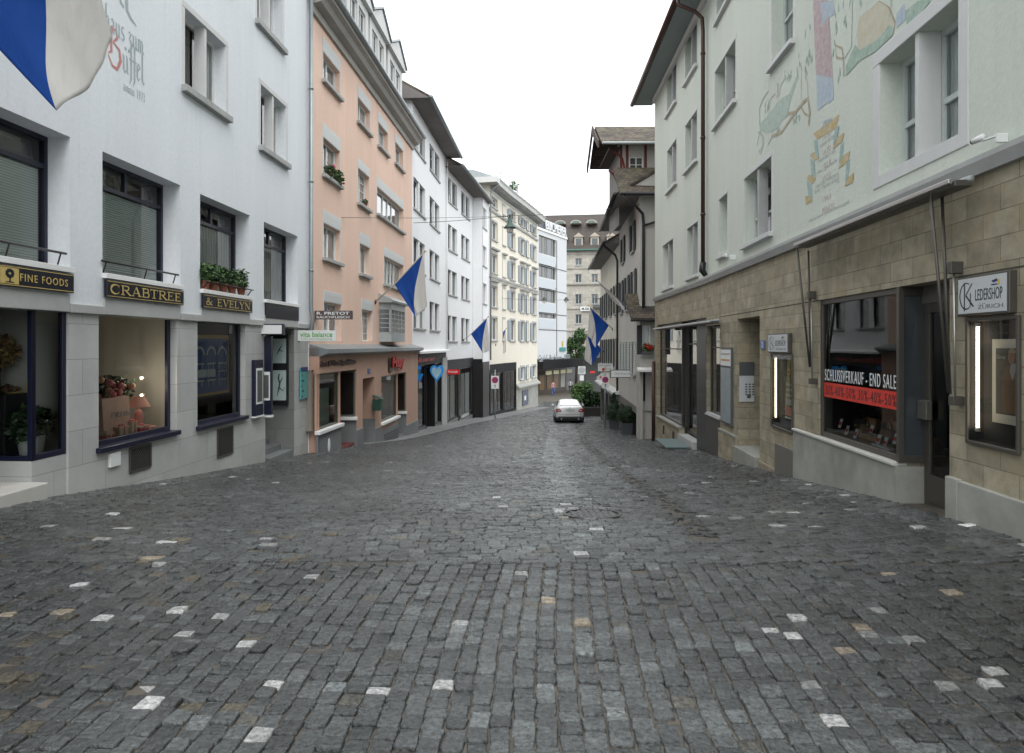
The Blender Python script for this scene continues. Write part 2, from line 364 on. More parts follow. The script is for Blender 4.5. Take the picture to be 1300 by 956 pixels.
# broken (blackletter) strokes, x-height .55
K = {
 'h': ([([(.1, 1.0), (.1, .05)], .1), ([(.1, .42), (.26, .56), (.38, .46), (.38, .1), (.3, -.08)], [.05, .08, .1, .1, .03])], .52),
 'a': ([([(.08, .5), (.24, .56), (.36, .48), (.36, .08), (.46, 0)], [.05, .08, .1, .1, .04]), ([(.34, .32), (.14, .26), (.1, .1), (.2, 0), (.36, .1)], [.04, .08, .1, .08, .04])], .54),
 'u': ([([(.02, .54), (.12, .48), (.12, .08), (.24, 0), (.4, .12)], [.04, .1, .1, .08, .03]), ([(.34, .56), (.42, .48), (.42, .06), (.52, 0)], [.04, .1, .1, .04])], .6),
 's': ([([(.36, .5), (.24, .56), (.1, .46), (.14, .32), (.34, .24), (.38, .1), (.22, 0), (.06, .06)], [.06, .08, .1, .09, .1, .1, .08, .04])], .48),
 'z': ([([(.04, .5), (.16, .56), (.34, .5), (.14, .28), (.34, .2), (.36, .02), (.2, -.16)], [.04, .08, .1, .06, .1, .1, .03])], .48),
 'm': ([([(.02, .5), (.12, .54), (.12, .02)], [.04, .09, .1]), ([(.12, .44), (.28, .56), (.36, .46), (.36, .02)], [.04, .08, .1, .1]), ([(.36, .44), (.52, .56), (.6, .46), (.6, .06), (.7, 0)], [.04, .08, .1, .1, .04])], .78),
 'B': ([([(.3, 1.02), (.18, .86), (.2, .3), (.02, .22)], [.1, .13, .12, .05]), ([(.12, 1.0), (.52, 1.02), (.56, .8), (.3, .62)], [.06, .1, .12, .05]), ([(.3, .62), (.7, .5), (.78, .2), (.56, -.12), (.26, -.1), (.0, .16)], [.05, .11, .15, .12, .09, .04])], .86),
 'f': ([([(.4, 1.0), (.26, 1.04), (.16, .9), (.16, -.1), (.02, -.3)], [.06, .1, .1, .1, .03]), ([(.0, .52), (.36, .52)], .06)], .3),
 'e': ([([(.34, .1), (.2, 0), (.1, .1), (.1, .42), (.22, .56), (.34, .44), (.12, .28)], [.03, .08, .1, .1, .08, .09, .04])], .44),
 'l': ([([(.26, 1.04), (.12, .94), (.12, .1), (.24, -.02), (.34, .06)], [.06, .1, .1, .09, .03])], .38),
 'n': ([([(.02, .5), (.12, .54), (.12, .02)], [.04, .09, .1]), ([(.12, .44), (.28, .56), (.38, .46), (.38, .06), (.48, 0)], [.04, .08, .1, .1, .04])], .56),
 'o': ([([(.1, .1), (.1, .44), (.24, .56), (.38, .44), (.38, .12), (.24, 0), (.1, .1)], [.08, .1, .07, .1, .1, .07, .08])], .5),
 '1': ([([(.06, .7), (.18, .84), (.18, 0)], [.04, .08, .09])], .34), '9': ([([(.38, .5), (.2, .42), (.08, .6), (.2, .82), (.36, .74), (.38, .4), (.2, 0)], .08)], .48),
 '7': ([([(.06, .8), (.4, .8), (.18, 0)], .08)], .44), '3': ([([(.06, .78), (.26, .84), (.36, .66), (.2, .46), (.38, .28), (.26, .02), (.06, .06)], .08)], .46),
 ' ': ([], .34)}
def glyphs(mb, body, table, x0, x1, z0, h, y, th=.006, m=0):
    tot = sum(table[c][1] for c in body); sx = (x1 - x0) / tot; x = x0; k = 0
    for ch in body:
        st, ad = table[ch]
        for pts, w in st:
            # widths live in glyph space: scale by the mean
            ww = [q * (sx + h) / 2 for q in w] if isinstance(w, list) else w * (sx + h) / 2
            mb.stroke([(x + p[0] * sx, z0 + p[1] * h) for p in pts], ww, y - k * .0003, th, m); k = (k + 1) % 6
        x += ad * sx
# ------------------------------------------------------------------ palette
M_BLUEWALL = mat('pale_render', (.71, .745, .775), .85, var=.11, scale=1.2, bump=.25, bscale=38, streak=True)
M_BASESTONE = blocks('pale_base_stone', (.40, .41, .40), (.46, .47, .46), (.22, .22, .21), 1.0, .47, .004, .6, .14, bump=.2)
M_PINK = mat('pink_render', (.76, .545, .435), .88, var=.13, scale=1.1, bump=.2, bscale=40, streak=True)
M_PINKLOW = mat('salmon_render', (.47, .30, .225), .8, var=.12, scale=1.5, bump=.15, bscale=40, streak=True)
M_WHITEWALL = mat('white_render', (.80, .81, .82), .85, var=.06, scale=1.3, bump=.2, bscale=40, streak=True)
M_CREAM = mat('cream_render', (.74, .70, .60), .85, var=.10, scale=1.4, bump=.2, bscale=30, streak=True)
M_GREEN = mat('pale_green_render', (.58, .625, .555), .88, var=.12, scale=1.0, bump=.45, bscale=22, streak=True)
M_SAND = blocks('sandstone_blocks', (.27, .24, .17), (.385, .345, .25), (.15, .13, .095), .52, .235, .005, .72, .38, vscale=3.6, bump=.5, vein=(.33, .27, .16))
M_MARBLE = mat('grey_plinth_stone', (.33, .335, .30), .6, var=.42, scale=3.2, bump=.15, bscale=50)
M_GREYSTONE = mat('grey_window_stone', (.40, .41, .40), .8, var=.16, scale=6, bump=.25, bscale=70)
M_SILL = mat('sill_stone', (.36, .37, .36), .75, var=.2, scale=7, bump=.2, bscale=70)
M_PLASTSUR = mat('pale_grey_surround', (.58, .59, .58), .8, var=.08, scale=5)
M_WHITEPAINT = mat('white_paint', (.74, .75, .74), .5, var=.05, scale=6)
M_GREYPAINT = mat('grey_paint', (.33, .36, .36), .5, var=.08, scale=6)
M_NAVY = mat('navy_paint', (.006, .008, .026), .35, var=.1, scale=5)
M_NAVY2 = mat('navy_board', (.004, .005, .014), .3)
M_GOLD = mat('gold_leaf', (.62, .47, .17), .45, metal=.35)
M_BRONZE = mat('bronze_frame', (.105, .098, .085), .45, metal=.5, var=.15, scale=4)
M_BLACK = mat('black_metal', (.012, .012, .014), .4, var=.1)
M_DARK = mat('dark_void', (.02, .02, .021), .9)
M_DARKGREY = mat('dark_grey_stone', (.085, .088, .09), .55, var=.25, scale=3, bump=.1)
M_GREYPLINTH = mat('grey_plinth', (.17, .18, .185), .7, var=.2, scale=3, bump=.15)
M_ZINC = mat('zinc_sheet', (.30, .33, .34), .45, metal=.55, var=.2, scale=3)
M_COPPER = mat('brown_copper_pipe', (.070, .036, .028), .45, metal=.4, var=.25, scale=4)
M_STEEL = mat('steel', (.42, .42, .41), .35, metal=.8)
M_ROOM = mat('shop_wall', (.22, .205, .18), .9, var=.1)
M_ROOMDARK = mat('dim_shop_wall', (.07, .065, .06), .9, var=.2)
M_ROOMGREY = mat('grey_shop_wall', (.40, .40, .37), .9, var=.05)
M_BOARD = mat('dark_shop_floor', (.10, .075, .05), .5, var=.3)
M_SHEER = stripes('sheer_curtain', (.64, .66, .67), (.88, .89, .90), .11, .9, 'X', warp=.05)
M_CURTB = stripes('grey_curtain', (.36, .38, .39), (.56, .58, .59), .13, .9, 'X', warp=.05)
M_BLIND = stripes('slat_blind', (.56, .64, .65), (.92, .95, .95), .034, .5, 'Z')
M_SHUT = stripes('grey_shutter', (.20, .25, .28), (.36, .42, .46), .075, .7, 'Z')
M_SHUTDK = stripes('dark_shutter', (.018, .022, .026), (.045, .052, .055), .075, .7, 'Z')
M_SHUTWT = stripes('pale_shutter', (.36, .40, .38), (.56, .60, .58), .075, .7, 'Z')
M_GLASS = glassmat('window_glass', (.90, .94, .93), 1.8, .012, .02)
M_SHOPGLASS = glassmat('shop_glass', (.93, .96, .95), 1.05, .005, .0)
M_FARGLASS = mat('dim_glass', (.045, .055, .06), .08, var=.5, scale=.8, spec=.8)
M_TILE = blocks('clay_roof_tiles', (.05, .041, .033), (.125, .098, .072), (.016, .014, .012), .19, .16, .012, .85, .5, vscale=1.2, bump=1.0, vein=(.14, .13, .07))
M_SLATE = blocks('brown_slate_roof', (.040, .032, .027), (.062, .050, .042), (.022, .019, .017), .35, .22, .01, .7, .3, bump=.6)
M_SLATEGREY = blocks('dark_slate_roof', (.045, .05, .05), (.075, .08, .08), (.025, .026, .026), .3, .2, .01, .6, .3, bump=.6)
M_SOFFIT = mat('brown_grey_soffit', (.17, .155, .15), .85, var=.2, scale=3)
M_SOFFITG = mat('grey_green_soffit', (.24, .28, .28), .8, var=.1, scale=3)
M_RED = mat('red_paint', (.55, .02, .02), .5)
M_RUST = mat('oxblood_timber', (.13, .03, .025), .7, var=.2)
M_SIGNGREY = mat('sign_face_grey', (.50, .53, .54), .5)
M_SIGNWHITE = mat('sign_face_white', (.68, .71, .70), .45)
M_TUBE = mat('lit_tube', (1.0, .86, .62), .5, emis=4)
M_SPOT = mat('lit_spot', (1.0, .78, .45), .5, emis=30)
def clothmat(name, col):
    m, nt, bs, out = newmat(name); L = nt.links.new; bs.inputs['Base Color'].default_value = c4(col); bs.inputs['Roughness'].default_value = .85
    tr = N(nt, 'ShaderNodeBsdfTranslucent'); tr.inputs[0].default_value = c4([min(1, x * 1.5) for x in col]); mx = N(nt, 'ShaderNodeMixShader'); mx.inputs[0].default_value = .35
    L(bs.outputs[0], mx.inputs[1]); L(tr.outputs[0], mx.inputs[2]); L(mx.outputs[0], out.inputs[0])
    tc = N(nt, 'ShaderNodeTexCoord'); mp = N(nt, 'ShaderNodeMapping'); mp.inputs['Scale'].default_value = (1, 1, .35); L(tc.outputs['Object'], mp.inputs[0]); n_ = N(nt, 'ShaderNodeTexNoise'); n_.inputs['Scale'].default_value = 5; n_.inputs['Detail'].default_value = 4; L(mp.outputs[0], n_.inputs['Vector'])
    bp = N(nt, 'ShaderNodeBump'); bp.inputs['Strength'].default_value = .7; bp.inputs['Distance'].default_value = .06; L(n_.outputs['Fac'], bp.inputs['Height']); L(bp.outputs[0], bs.inputs['Normal']); L(bp.outputs[0], tr.inputs['Normal'])
    return m
M_FLAGBLUE = clothmat('flag_blue', (.004, .065, .31))
M_FLAGWHITE = clothmat('flag_white', (.60, .59, .57))
M_POLE = mat('weathered_pole', (.35, .33, .29), .6, var=.2)
LEAF = [mat('leaf_deep', (.018, .042, .014), .55), mat('leaf_mid', (.035, .085, .022), .5), mat('leaf_light', (.075, .15, .035), .5)]
LEAFD = [mat('box_deep', (.010, .026, .012), .6), mat('box_mid', (.020, .052, .018), .55), mat('box_light', (.035, .08, .025), .5)]
M_BARK = mat('bark', (.06, .045, .035), .9, var=.3)

# ------------------------------------------------------------------ building helpers
def win(par, W, x0, x1, z0, z1, y, fm, fr=.05, mull=(), trans=(), mw=None, sill=None, sm=None, inner=None, glass=None, ft=.07, post=None, pm=None, back=None, bars=0, barm=None, label=None):
    """window: frame mesh > pane, sill, curtain, stone post. y = depth of the frame plane behind the wall face"""
    mw = mw or fr; b = MB()
    b.box(x0, x0 + fr, y, y + ft, z0, z1); b.box(x1 - fr, x1, y, y + ft, z0, z1)
    b.box(x0 + fr, x1 - fr, y, y + ft, z0, z0 + fr); b.box(x0 + fr, x1 - fr, y, y + ft, z1 - fr, z1)
    for k, q in enumerate(mull):
        c = x0 + (x1 - x0) * q; b.box(c - mw / 2, c + mw / 2, y + .004, y + ft, z0 + fr, z1 - fr)
    for q in trans:
        c = z0 + (z1 - z0) * q; b.box(x0 + fr, x1 - fr, y + .008, y + ft - .004, c - mw / 2, c + mw / 2)
    if bars:
        for k in range(1, bars + 1):
            c = z0 + (z1 - z0) * k / (bars + 1); b.box(x0 + fr, x1 - fr, y + .02, y + ft - .01, c - .012, c + .012)
    o = b.build('window', fm, par, W, label=label)
    gy = y + ft * .55
    g = glass or M_GLASS
    MB().quad([(x0 + fr * .5, gy, z0 + fr * .5), (x1 - fr * .5, gy, z0 + fr * .5), (x1 - fr * .5, gy, z1 - fr * .5), (x0 + fr * .5, gy, z1 - fr * .5)]).build('pane', g, o, W)
    if g in (M_GLASS, M_SHOPGLASS) and back is not False:
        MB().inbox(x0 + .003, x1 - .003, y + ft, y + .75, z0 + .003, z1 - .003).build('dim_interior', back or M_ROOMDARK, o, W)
    if inner:
        im, part = inner
        yy = y + ft + .015
        if part == 'sides':
            c = MB(); w = (x1 - x0)
            for a, d in ((x0 + .03, x0 + w * .30), (x1 - w * .30, x1 - .03)): c.box(a, d, yy, yy + .02, z0 + .03, z1 - .03)
            c.build('curtain', im, o, W)
        elif part == 'full': MB().box(x0 + .03, x1 - .03, yy, yy + .02, z0 + .03, z1 - .03).build('curtain', im, o, W)
        elif part == 'half': MB().box(x0 + .03, x1 - .03, yy, yy + .02, z0 + .03, z0 + (z1 - z0) * .55).build('curtain', im, o, W)
        elif part == 'top': MB().box(x0 + .03, x1 - .03, yy, yy + .02, z0 + (z1 - z0) * .6, z1 - .03).build('blind', im, o, W)
        elif part == 'left': MB().box(x0 + .03, x0 + (x1 - x0) * .45, yy, yy + .02, z0 + .03, z1 - .03).build('curtain', im, o, W)
    if sill:
        oh, h, pr = sill
        MB().box(x0 - oh, x1 + oh, -pr, y + .01, z0 - h, z0 + .008).build('sill', sm or M_SILL, o, W, bevel=.008)
    if post:
        c, w = post; c = x0 + (x1 - x0) * c
        MB().box(c - w / 2, c + w / 2, .02, y - .002, z0 + .006, z1 - .002).build('stone_post', pm or M_GREYSTONE, o, W)
    return o
def surround(par, W, x0, x1, z0, z1, w, proud, m, top=None, y=0, name='surround'):
    b = MB(); t = top or w
    b.box(x0 - w, x0 - .001, y - proud, y + .05, z0 - w * .0, z1); b.box(x1 + .001, x1 + w, y - proud, y + .05, z0, z1)
    b.box(x0 - w, x1 + w, y - proud - .002, y + .05, z1 + .001, z1 + t)
    return b.build(name, m, par, W, bevel=.006)
def shell(par, W, x0, x1, z0, z1, depth, m, top=True, y=.0, name='rear_walls'):
    b = MB()
    b.quad([(x0, y, z0), (x0, depth, z0), (x0, depth, z1), (x0, y, z1)][::-1])
    b.quad([(x1, y, z0), (x1, depth, z0), (x1, depth, z1), (x1, y, z1)])
    b.quad([(x0, depth, z0), (x1, depth, z0), (x1, depth, z1), (x0, depth, z1)][::-1])
    if top: b.quad([(x0, y, z1), (x1, y, z1), (x1, depth, z1), (x0, depth, z1)])
    return b.build(name, m, par, W)
def eaves(par, W, x0, x1, zt, over, back, rise, rm, sm, gm, th=.10, gut=.085):
    """pitched roof sheet with a boarded soffit and a half-round gutter"""
    s = rise / (back + over)
    r = MB().xprism([(-over, zt), (back, zt + rise), (back, zt + rise + th), (-over, zt + th)], x0, x1)
    ro = r.build('roof', rm, par, W)
    MB().xprism([(-over + .02, zt - .03), (0.02, zt - .03), (.02, zt - .004), (-over + .02, zt - .004)], x0 + .01, x1 - .01).build('soffit', sm, ro, W)
    MB().tube([(x0 - .05, -over - gut * .7, zt + .02), (x1 + .05, -over - gut * .7, zt + .02)], gut, 10).build('gutter', gm, ro, W, smooth=True)
    return ro
def room(par, W, x0, x1, y0, y1, z0, z1, m=None, mf=None, mb=None):
    return MB().inbox(x0, x1, y0, y1, z0, z1, 0, 1, 2).build('shop_interior', [m or M_ROOM, mf or M_BOARD, mb or m or M_ROOM], par, W)
def glazing(par, W, x0, x1, z0, z1, y, fm, fr=.07, mull=(), name='shop_window', trans=(), glass=None, ft=.06, sillp=0):
    b = MB()
    b.box(x0, x0 + fr, y, y + ft, z0, z1); b.box(x1 - fr, x1, y, y + ft, z0, z1); b.box(x0 + fr, x1 - fr, y, y + ft, z0, z0 + fr); b.box(x0 + fr, x1 - fr, y, y + ft, z1 - fr, z1)
    for q in mull: c = x0 + (x1 - x0) * q; b.box(c - fr * .3, c + fr * .3, y + .004, y + ft, z0 + fr, z1 - fr)
    for q in trans: c = z0 + (z1 - z0) * q; b.box(x0 + fr, x1 - fr, y + .008, y + ft - .004, c - fr * .3, c + fr * .3)
    o = b.build(name, fm, par, W, bevel=.005)
    gy = y + ft * .5
    MB().quad([(x0 + .02, gy, z0 + .02), (x1 - .02, gy, z0 + .02), (x1 - .02, gy, z1 - .02), (x0 + .02, gy, z1 - .02)]).build('pane', glass or M_SHOPGLASS, o, W)
    return o

# ================================================================== LEFT, pale blue-white house
LA = (-6.386, -4.0); LB = (-5.288, 18.45)
W = Frame(LA, LB); WL = W
b1 = thing('town_house', 'pale blue white plastered house with navy shopfronts, nearest on the left of the street', 'house', M=at_wall(W, 10))
holes = []; uppers = []
def zs(u, v): return W.z(u, v)
ZT = 4.30; ZB = 2.60
bays = []
bays.append((W.x(-96), W.x(89))); bays.append((W.x(130), W.x(229))); bays.append((W.x(254), W.x(317))); bays.append((W.x(335), W.x(378)))
bays.insert(0, (bays[0][0] - 2.8, bays[0][0] - .65))
for a, c in bays: holes.append((a, c, ZB, ZT, .30))
# upper windows
A_ = (W.x(234.7), W.x(286.5)); B_ = (W.x(331), W.x(363)); za = (6.0, 7.37)
ups = [(A_, 6.02, 7.37), (B_, 5.90, 7.25), ((W.x(326.6), W.x(358.5)), 8.54, 9.9), ((W.x(232), W.x(289)), 8.66, 10.0), ((W.x(326.6), W.x(358.5)), 11.2, 12.5), ((W.x(232), W.x(289)), 11.2, 12.5)]
for (a, c), z0, z1 in ups: holes.append((a, c, z0, z1, .26))
ZG = 2.12
low = []
bb = MB().wall(0, W.L, ZG, 13.6, [h for h in holes] , 0)
bb.build('wall', M_BLUEWALL, b1, W)
shell(b1, W, 0, W.L, -2, 13.6, 7, M_BLUEWALL)
eaves(b1, W, -.2, W.L + .1, 13.6, .8, 4, 3, M_TILE, M_SOFFIT, M_ZINC)
# ground floor (stone) with shop openings
x0b, x1b = bays[1]; sh1 = (W.x(127), W.x(226)); sh2 = (W.x(252), W.x(313))
ent = (W.Y and 0, 0)
xs0 = bays[1][0]
bx0 = bays[0][0]; bx0 = bays[1][0]
b0 = bays[1]; 
FF = bays[1] if False else bays[1]
fine = bays[1]
fine = bays[1]; crab = bays[2]; evel = bays[3]; door = bays[4]
dx = (W.x(338), W.x(375))
gh = [(bays[0][0], bays[0][1], .25, 2.1, .14), (fine[0], fine[1], -.6, 2.1, .12), (sh1[0], sh1[1], .17, 2.1, .13), (sh2[0], sh2[1], .15, 2.1, .13), (dx[0], dx[1], -1.6, 2.0, 1.1)]
MB().wall(0, W.L, -2.2, ZG - .10, gh, .02).build('stone_base', M_BASESTONE, b1, W)
c = MB()
edges = [0] + [q for p in bays for q in p] + [W.L]
for i in range(0, len(edges), 2):
    if edges[i + 1] - edges[i] > .05: c.box(edges[i] - .02, edges[i + 1] + .02, -.035, .03, ZG - .10, ZG + .02)
for a, d in bays: c.box(a + .022, d - .022, -.02, .03, ZG - .095, ZG + .13)
c.build('pier_ledges', M_GREYSTONE, b1, W, bevel=.01)
# first floor big windows: navy frames, tilted fanlights, blinds
for i, (a, d) in enumerate(bays):
    o = win(b1, W, a, d, ZB, ZT, .30, M_NAVY, .06, trans=(.77,), mw=.06, back=M_ROOMDARK, inner=None)
    MB().box((a + d) / 2 - .03, (a + d) / 2 + .03, .306, .36, ZB + (ZT - ZB) * .77 + .031, ZT - .061).build('fanlight_post', M_NAVY, o, W)
    if i in (1, 2, 0): MB().box(a + .08, d - .08, .375, .385, ZB + .06, ZB + (ZT - ZB) * .745).build('blind', M_BLIND, o, W)
    else: MB().box(a + .08, a + (d - a) * .93, .375, .385, ZB + .06, ZB + (ZT - ZB) * .745).build('curtain', M_CURTB if i == 4 else M_SHEER, o, W)
    f = MB()
    for q in (.27, .73):   # fanlight sashes tilted inwards
        cx = a + (d - a) * q; w = (d - a) * .21; z0 = ZB + (ZT - ZB) * .80; z1 = ZT - .08
        for (sx0, sx1, t0, t1) in ((cx - w, cx + w, 0, .05), (cx - w, cx + w, z1 - z0 - .05, z1 - z0), (cx - w, cx - w + .05, .05, z1 - z0 - .05), (cx + w - .05, cx + w, .05, z1 - z0 - .05)):
            yy = lambda t: .39 + t * .22
            f.xprism([(yy(t0), z0 + t0), (yy(t0) + .03, z0 + t0), (yy(t1) + .03, z0 + t1), (yy(t1), z0 + t1)], sx0, sx1)
    f.build('fanlight_sash', M_NAVY, o, W)
    MB().box(a - .01, d + .01, -.07, .3, ZB - .07, ZB + .005).build('sill', M_WHITEPAINT, o, W, bevel=.006)
    if i < 3:
        g = MB(); g.tube([(a - .06, -.03, ZB + .17), (d - .12, -.03, ZB + .17)], .016, 8)
        for q in (.02, .5, .9): g.tube([(a + (d - a) * q, .02, ZB + .0), (a + (d - a) * q, -.03, ZB + .17)], .010, 6)
        g.build('guard_rail', M_BLACK, o, W, smooth=True)
for (a, d), z0, z1 in ups:
    win(b1, W, a, d, z0, z1, .21, M_WHITEPAINT, .05, sill=(.12, .11, .10), post=(.5, .085), pm=M_PLASTSUR, inner=(M_SHEER, 'sides'))
    surround(b1, W, a, d, z0, z1, .11, .006, M_BLUEWALL if False else M_PLASTSUR)
# shop windows
def lshop(a, d, z0, n=2.0):
    o = glazing(b1, W, a, d, z0, 2.1, .13, M_NAVY, .075)
    MB().box(a - .06, d + .02, -.05, .13, z0 - .07, z0 + .004).build('sill', M_NAVY, o, W, bevel=.008)
    return o
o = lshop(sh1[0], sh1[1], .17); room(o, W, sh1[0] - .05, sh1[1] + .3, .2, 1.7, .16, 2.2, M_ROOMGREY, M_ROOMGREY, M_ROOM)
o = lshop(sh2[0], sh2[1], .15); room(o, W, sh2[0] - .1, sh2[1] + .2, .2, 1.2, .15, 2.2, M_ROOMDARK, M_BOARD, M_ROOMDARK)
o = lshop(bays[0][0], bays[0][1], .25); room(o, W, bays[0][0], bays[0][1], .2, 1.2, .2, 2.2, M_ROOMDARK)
# corner display of the first bay: front pane plus a return pane facing the entrance
xc = W.x(45.5); zc = .19
o = glazing(b1, W, xc, fine[1], zc, 2.1, .05, M_NAVY, .07, name='corner_shop_window')
WR = Frame((W.w(xc, 1.9, 0).x, W.w(xc, 1.9, 0).y), (W.w(xc, .05, 0).x, W.w(xc, .05, 0).y))
o2 = glazing(b1, WR, 0, WR.L, zc, 2.1, 0, M_NAVY, .06, name='return_shop_window')
MB().box(xc, fine[1] - .002, .055, 1.9, -1.0, zc - .002).build('display_plinth', M_BASESTONE, b1, W)
MB().quad([(fine[1] + .02, .15, zc), (fine[1] + .02, .15, 2.29), (fine[1] + .02, 1.89, 2.29), (fine[1] + .02, 1.89, zc)]).build('shop_interior', M_ROOMGREY, o, W)
t = MB(); xe = fine[0] - .3; t.quad([(xe, 1.9, -.9), (fine[1] + .05, 1.9, -.9), (fine[1] + .05, 1.9, 2.3), (xe, 1.9, 2.3)]); t.quad([(xe, .13, -.9), (xe, 1.9, -.9), (xe, 1.9, 2.3), (xe, .13, 2.3)]); t.quad([(xe, .13, 2.3), (xe, 1.9, 2.3), (fine[1] + .05, 1.9, 2.3), (fine[1] + .05, .13, 2.3)]); t.build('entrance_recess', M_ROOMGREY, b1, W)
MB().box(fine[0] + .02, xc - .002, -.16, 1.8, -.75, -.06 + .0).build('entrance_step', mat('pale_step_stone', (.46, .45, .42), .6, var=.15), b1, W, bevel=.015)
dd = glazing(b1, W, fine[0] + .2, fine[0] + 1.2, -.05, 2.05, 1.7, M_NAVY, .1, name='entrance_door')
MB().tube([(fine[0] + 1.05, 1.63, .85), (fine[0] + 1.05, 1.63, 1.25)], .018).build('handle', M_GOLD, dd, W, smooth=True)
# side doorway recess (last bay)
MB().inbox(dx[0], dx[1], .03, 1.1, -1.6, 2.0).build('doorway_recess', M_BASESTONE, b1, W)
st = MB()
for k in range(3): st.box(dx[0] + .35 - .1 * 0, dx[1] - .003, .05 + k * .3, .35 + k * .3, -1.5, W.g(dx[1]) + .14 * (k + 1) + .02)
st.build('doorstep', M_GREYPLINTH, b1, W, bevel=.01)
d_ = glazing(b1, W, dx[0] + .1, dx[1] - .1, -.9 + .3, 1.9, 1.0, M_NAVY, .09, name='side_door')
MB().box(W.x(336) , W.x(378), -.03, .02, 2.2, 2.52).build('navy_fascia', M_NAVY2, b1, W)
# cellar gratings
def grating(u0, u1, vt, vb, lab):
    a, d = W.x(u0), W.x(u1); z1 = W.z(u0, vt); z0 = W.z(u0, vb)
    z0 = max(z0, W.g(d) + .05)
    t = MB(); t.box(a, d, .012, .016, z0, z1, 1)
    n = 9
    for k in range(-6, n):
        xa = a + (d - a) * k / n; t.stroke([(max(a, xa), z0 + max(0, (a - xa)) / ((d - a) * .7) * (z1 - z0)), (min(d, xa + (d - a) * .7), z0 + min(1, (d - xa) / ((d - a) * .7)) * (z1 - z0))], .012, .010, .004)
    t.box(a - .02, a + .012, .0, .03, z0, z1); t.box(d - .012, d + .02, .0, .03, z0, z1); t.box(a, d, .0, .03, z1 - .012, z1 + .02); t.box(a, d, .0, .03, z0 - .02, z0 + .012)
    t.build('cellar_grating', [M_BRONZE, M_DARK], b1, W, label=lab)
grating(166, 192, 570, 600, 'diamond grating below the pink gift window'); grating(277, 296, 546, 581, 'diamond grating below the blue poster window')
MB().box(W.x(139), W.x(152), -.02, .02, W.z(139, 594), W.z(139, 576)).build('wall_plate', M_SIGNWHITE, b1, W, bevel=.006)
# painted lettering
M_INK = mat('grey_wall_ink', (.36, .42, .44), .9, var=.2, scale=12); M_REDINK = mat('faded_red_ink', (.56, .24, .22), .9, var=.2, scale=12)
t = MB(); zz = W.z(134, 55)
glyphs(t, 'haus zum', K, W.x(133), W.x(182.5), W.z(184, 72), .36, 0, .004)
glyphs(t, 'uffel', K, W.x(155), W.x(184), W.z(184, 108), .46, 0, .004)
for du in (0, .09): t.box(W.x(158) + du, W.x(158) + du + .045, -.004, 0, W.z(184, 108) + .33, W.z(184, 108) + .37)
glyphs(t, 'anno 1973', K, W.x(156), W.x(184), W.z(184, 131), .16, 0, .004)
t.build('painted_lettering', M_INK, b1, W); t = MB()
# hooves and legs of the painted animal above
t.stroke([(W.x(151), W.z(160, -6)), (W.x(153), W.z(160, 8)), (W.x(157), W.z(160, 12))], .05, 0, .004); t.stroke([(W.x(160), W.z(160, -6)), (W.x(161), W.z(160, 12)), (W.x(166), W.z(160, 19)), (W.x(173), W.z(160, 23))], [.09, .07, .05, .02], 0, .004)
t.build('painted_hooves', M_INK, b1, W)
t = MB(); glyphs(t, 'B', K, W.x(137), W.x(154.5), W.z(184, 106) , .48, 0, .004); t.build('painted_initial', M_REDINK, b1, W)
# downpipe beside the pink house
t = MB(); px = W.L - .12
t.tube([(px, -.10, 13.2), (px, -.10, 2.55), (px + .02, -.14, 2.3), (px + .05, -.1, 2.0), (px + .05, -.02, 1.8)], .055, 10); 
for z in (3.5, 5.8, 8.2, 10.6): t.tube([(px, -.10, z), (px, -.10, z + .05)], .068, 10)
t.build('downpipe', M_ZINC, b1, W, smooth=True)

# shop signs on the house
def signboard(lab, x0, x1, z0, z1, fnt=None, group=None, name='shop_sign'):
    s = thing(name, lab, 'sign', M=at_wall(W, x0, z0), group=group)
    MB().box(x0, x1, -.06, -.022, z0, z1).build('board', M_NAVY2, s, W, bevel=.004)
    t = MB(); e = .018
    t.stroke([(x0 + e, z0 + e), (x1 - e, z0 + e), (x1 - e, z1 - e), (x0 + e, z1 - e)], .009, -.06, .003, closed=True)
    t.build('border_line', M_GOLD, s, W)
    return s
zs0, zs1 = 2.27, 2.515
s1 = signboard('navy sign board lettered FINE FOODS in gold over the topiary window', fine[0], fine[1] - .01, zs0, zs1)
text('lettering', 'FINE FOODS', s1, W, W.x(19), W.x(80), zs0 + .075, zs1 - .08, -.062, M_GOLD, space=1.25)
t = MB(); cx = W.x(6.5); t.box(cx - .15, cx + .13, -.064, -.06, zs0 + .03, zs1 - .03); t.build('emblem_panel', M_GOLD, s1, W)
t = MB()
for q in range(9): a = R(q * 40); t.ball((cx - .01 + .045 * math.cos(a), -.066, zs0 + .15 + .035 * math.sin(a)), (.026, .004, .022), 8)
t.box(cx - .018, cx - .002, -.068, -.064, zs0 + .05, zs0 + .12); t.box(cx - .07, cx + .05, -.068, -.064, zs0 + .045, zs0 + .055)
t.build('tree_emblem', M_NAVY2, s1, W)
s2 = signboard('navy sign board lettered CRABTREE in gold serif capitals', crab[0], crab[1], zs0, zs1)
t = MB(); glyphs(t, 'CRABTREE', G, crab[0] + .07, crab[1] - .09, zs0 + .055, zs1 - zs0 - .11, -.061); t.build('lettering', M_GOLD, s2, W)
s3 = signboard('navy sign board lettered & EVELYN below the potted herbs', evel[0], evel[1], zs0, zs1)
t = MB(); glyphs(t, '& EVELYN', G, evel[0] + .07, evel[1] - .12, zs0 + .055, zs1 - zs0 - .11, -.061); t.build('lettering', M_GOLD, s3, W)
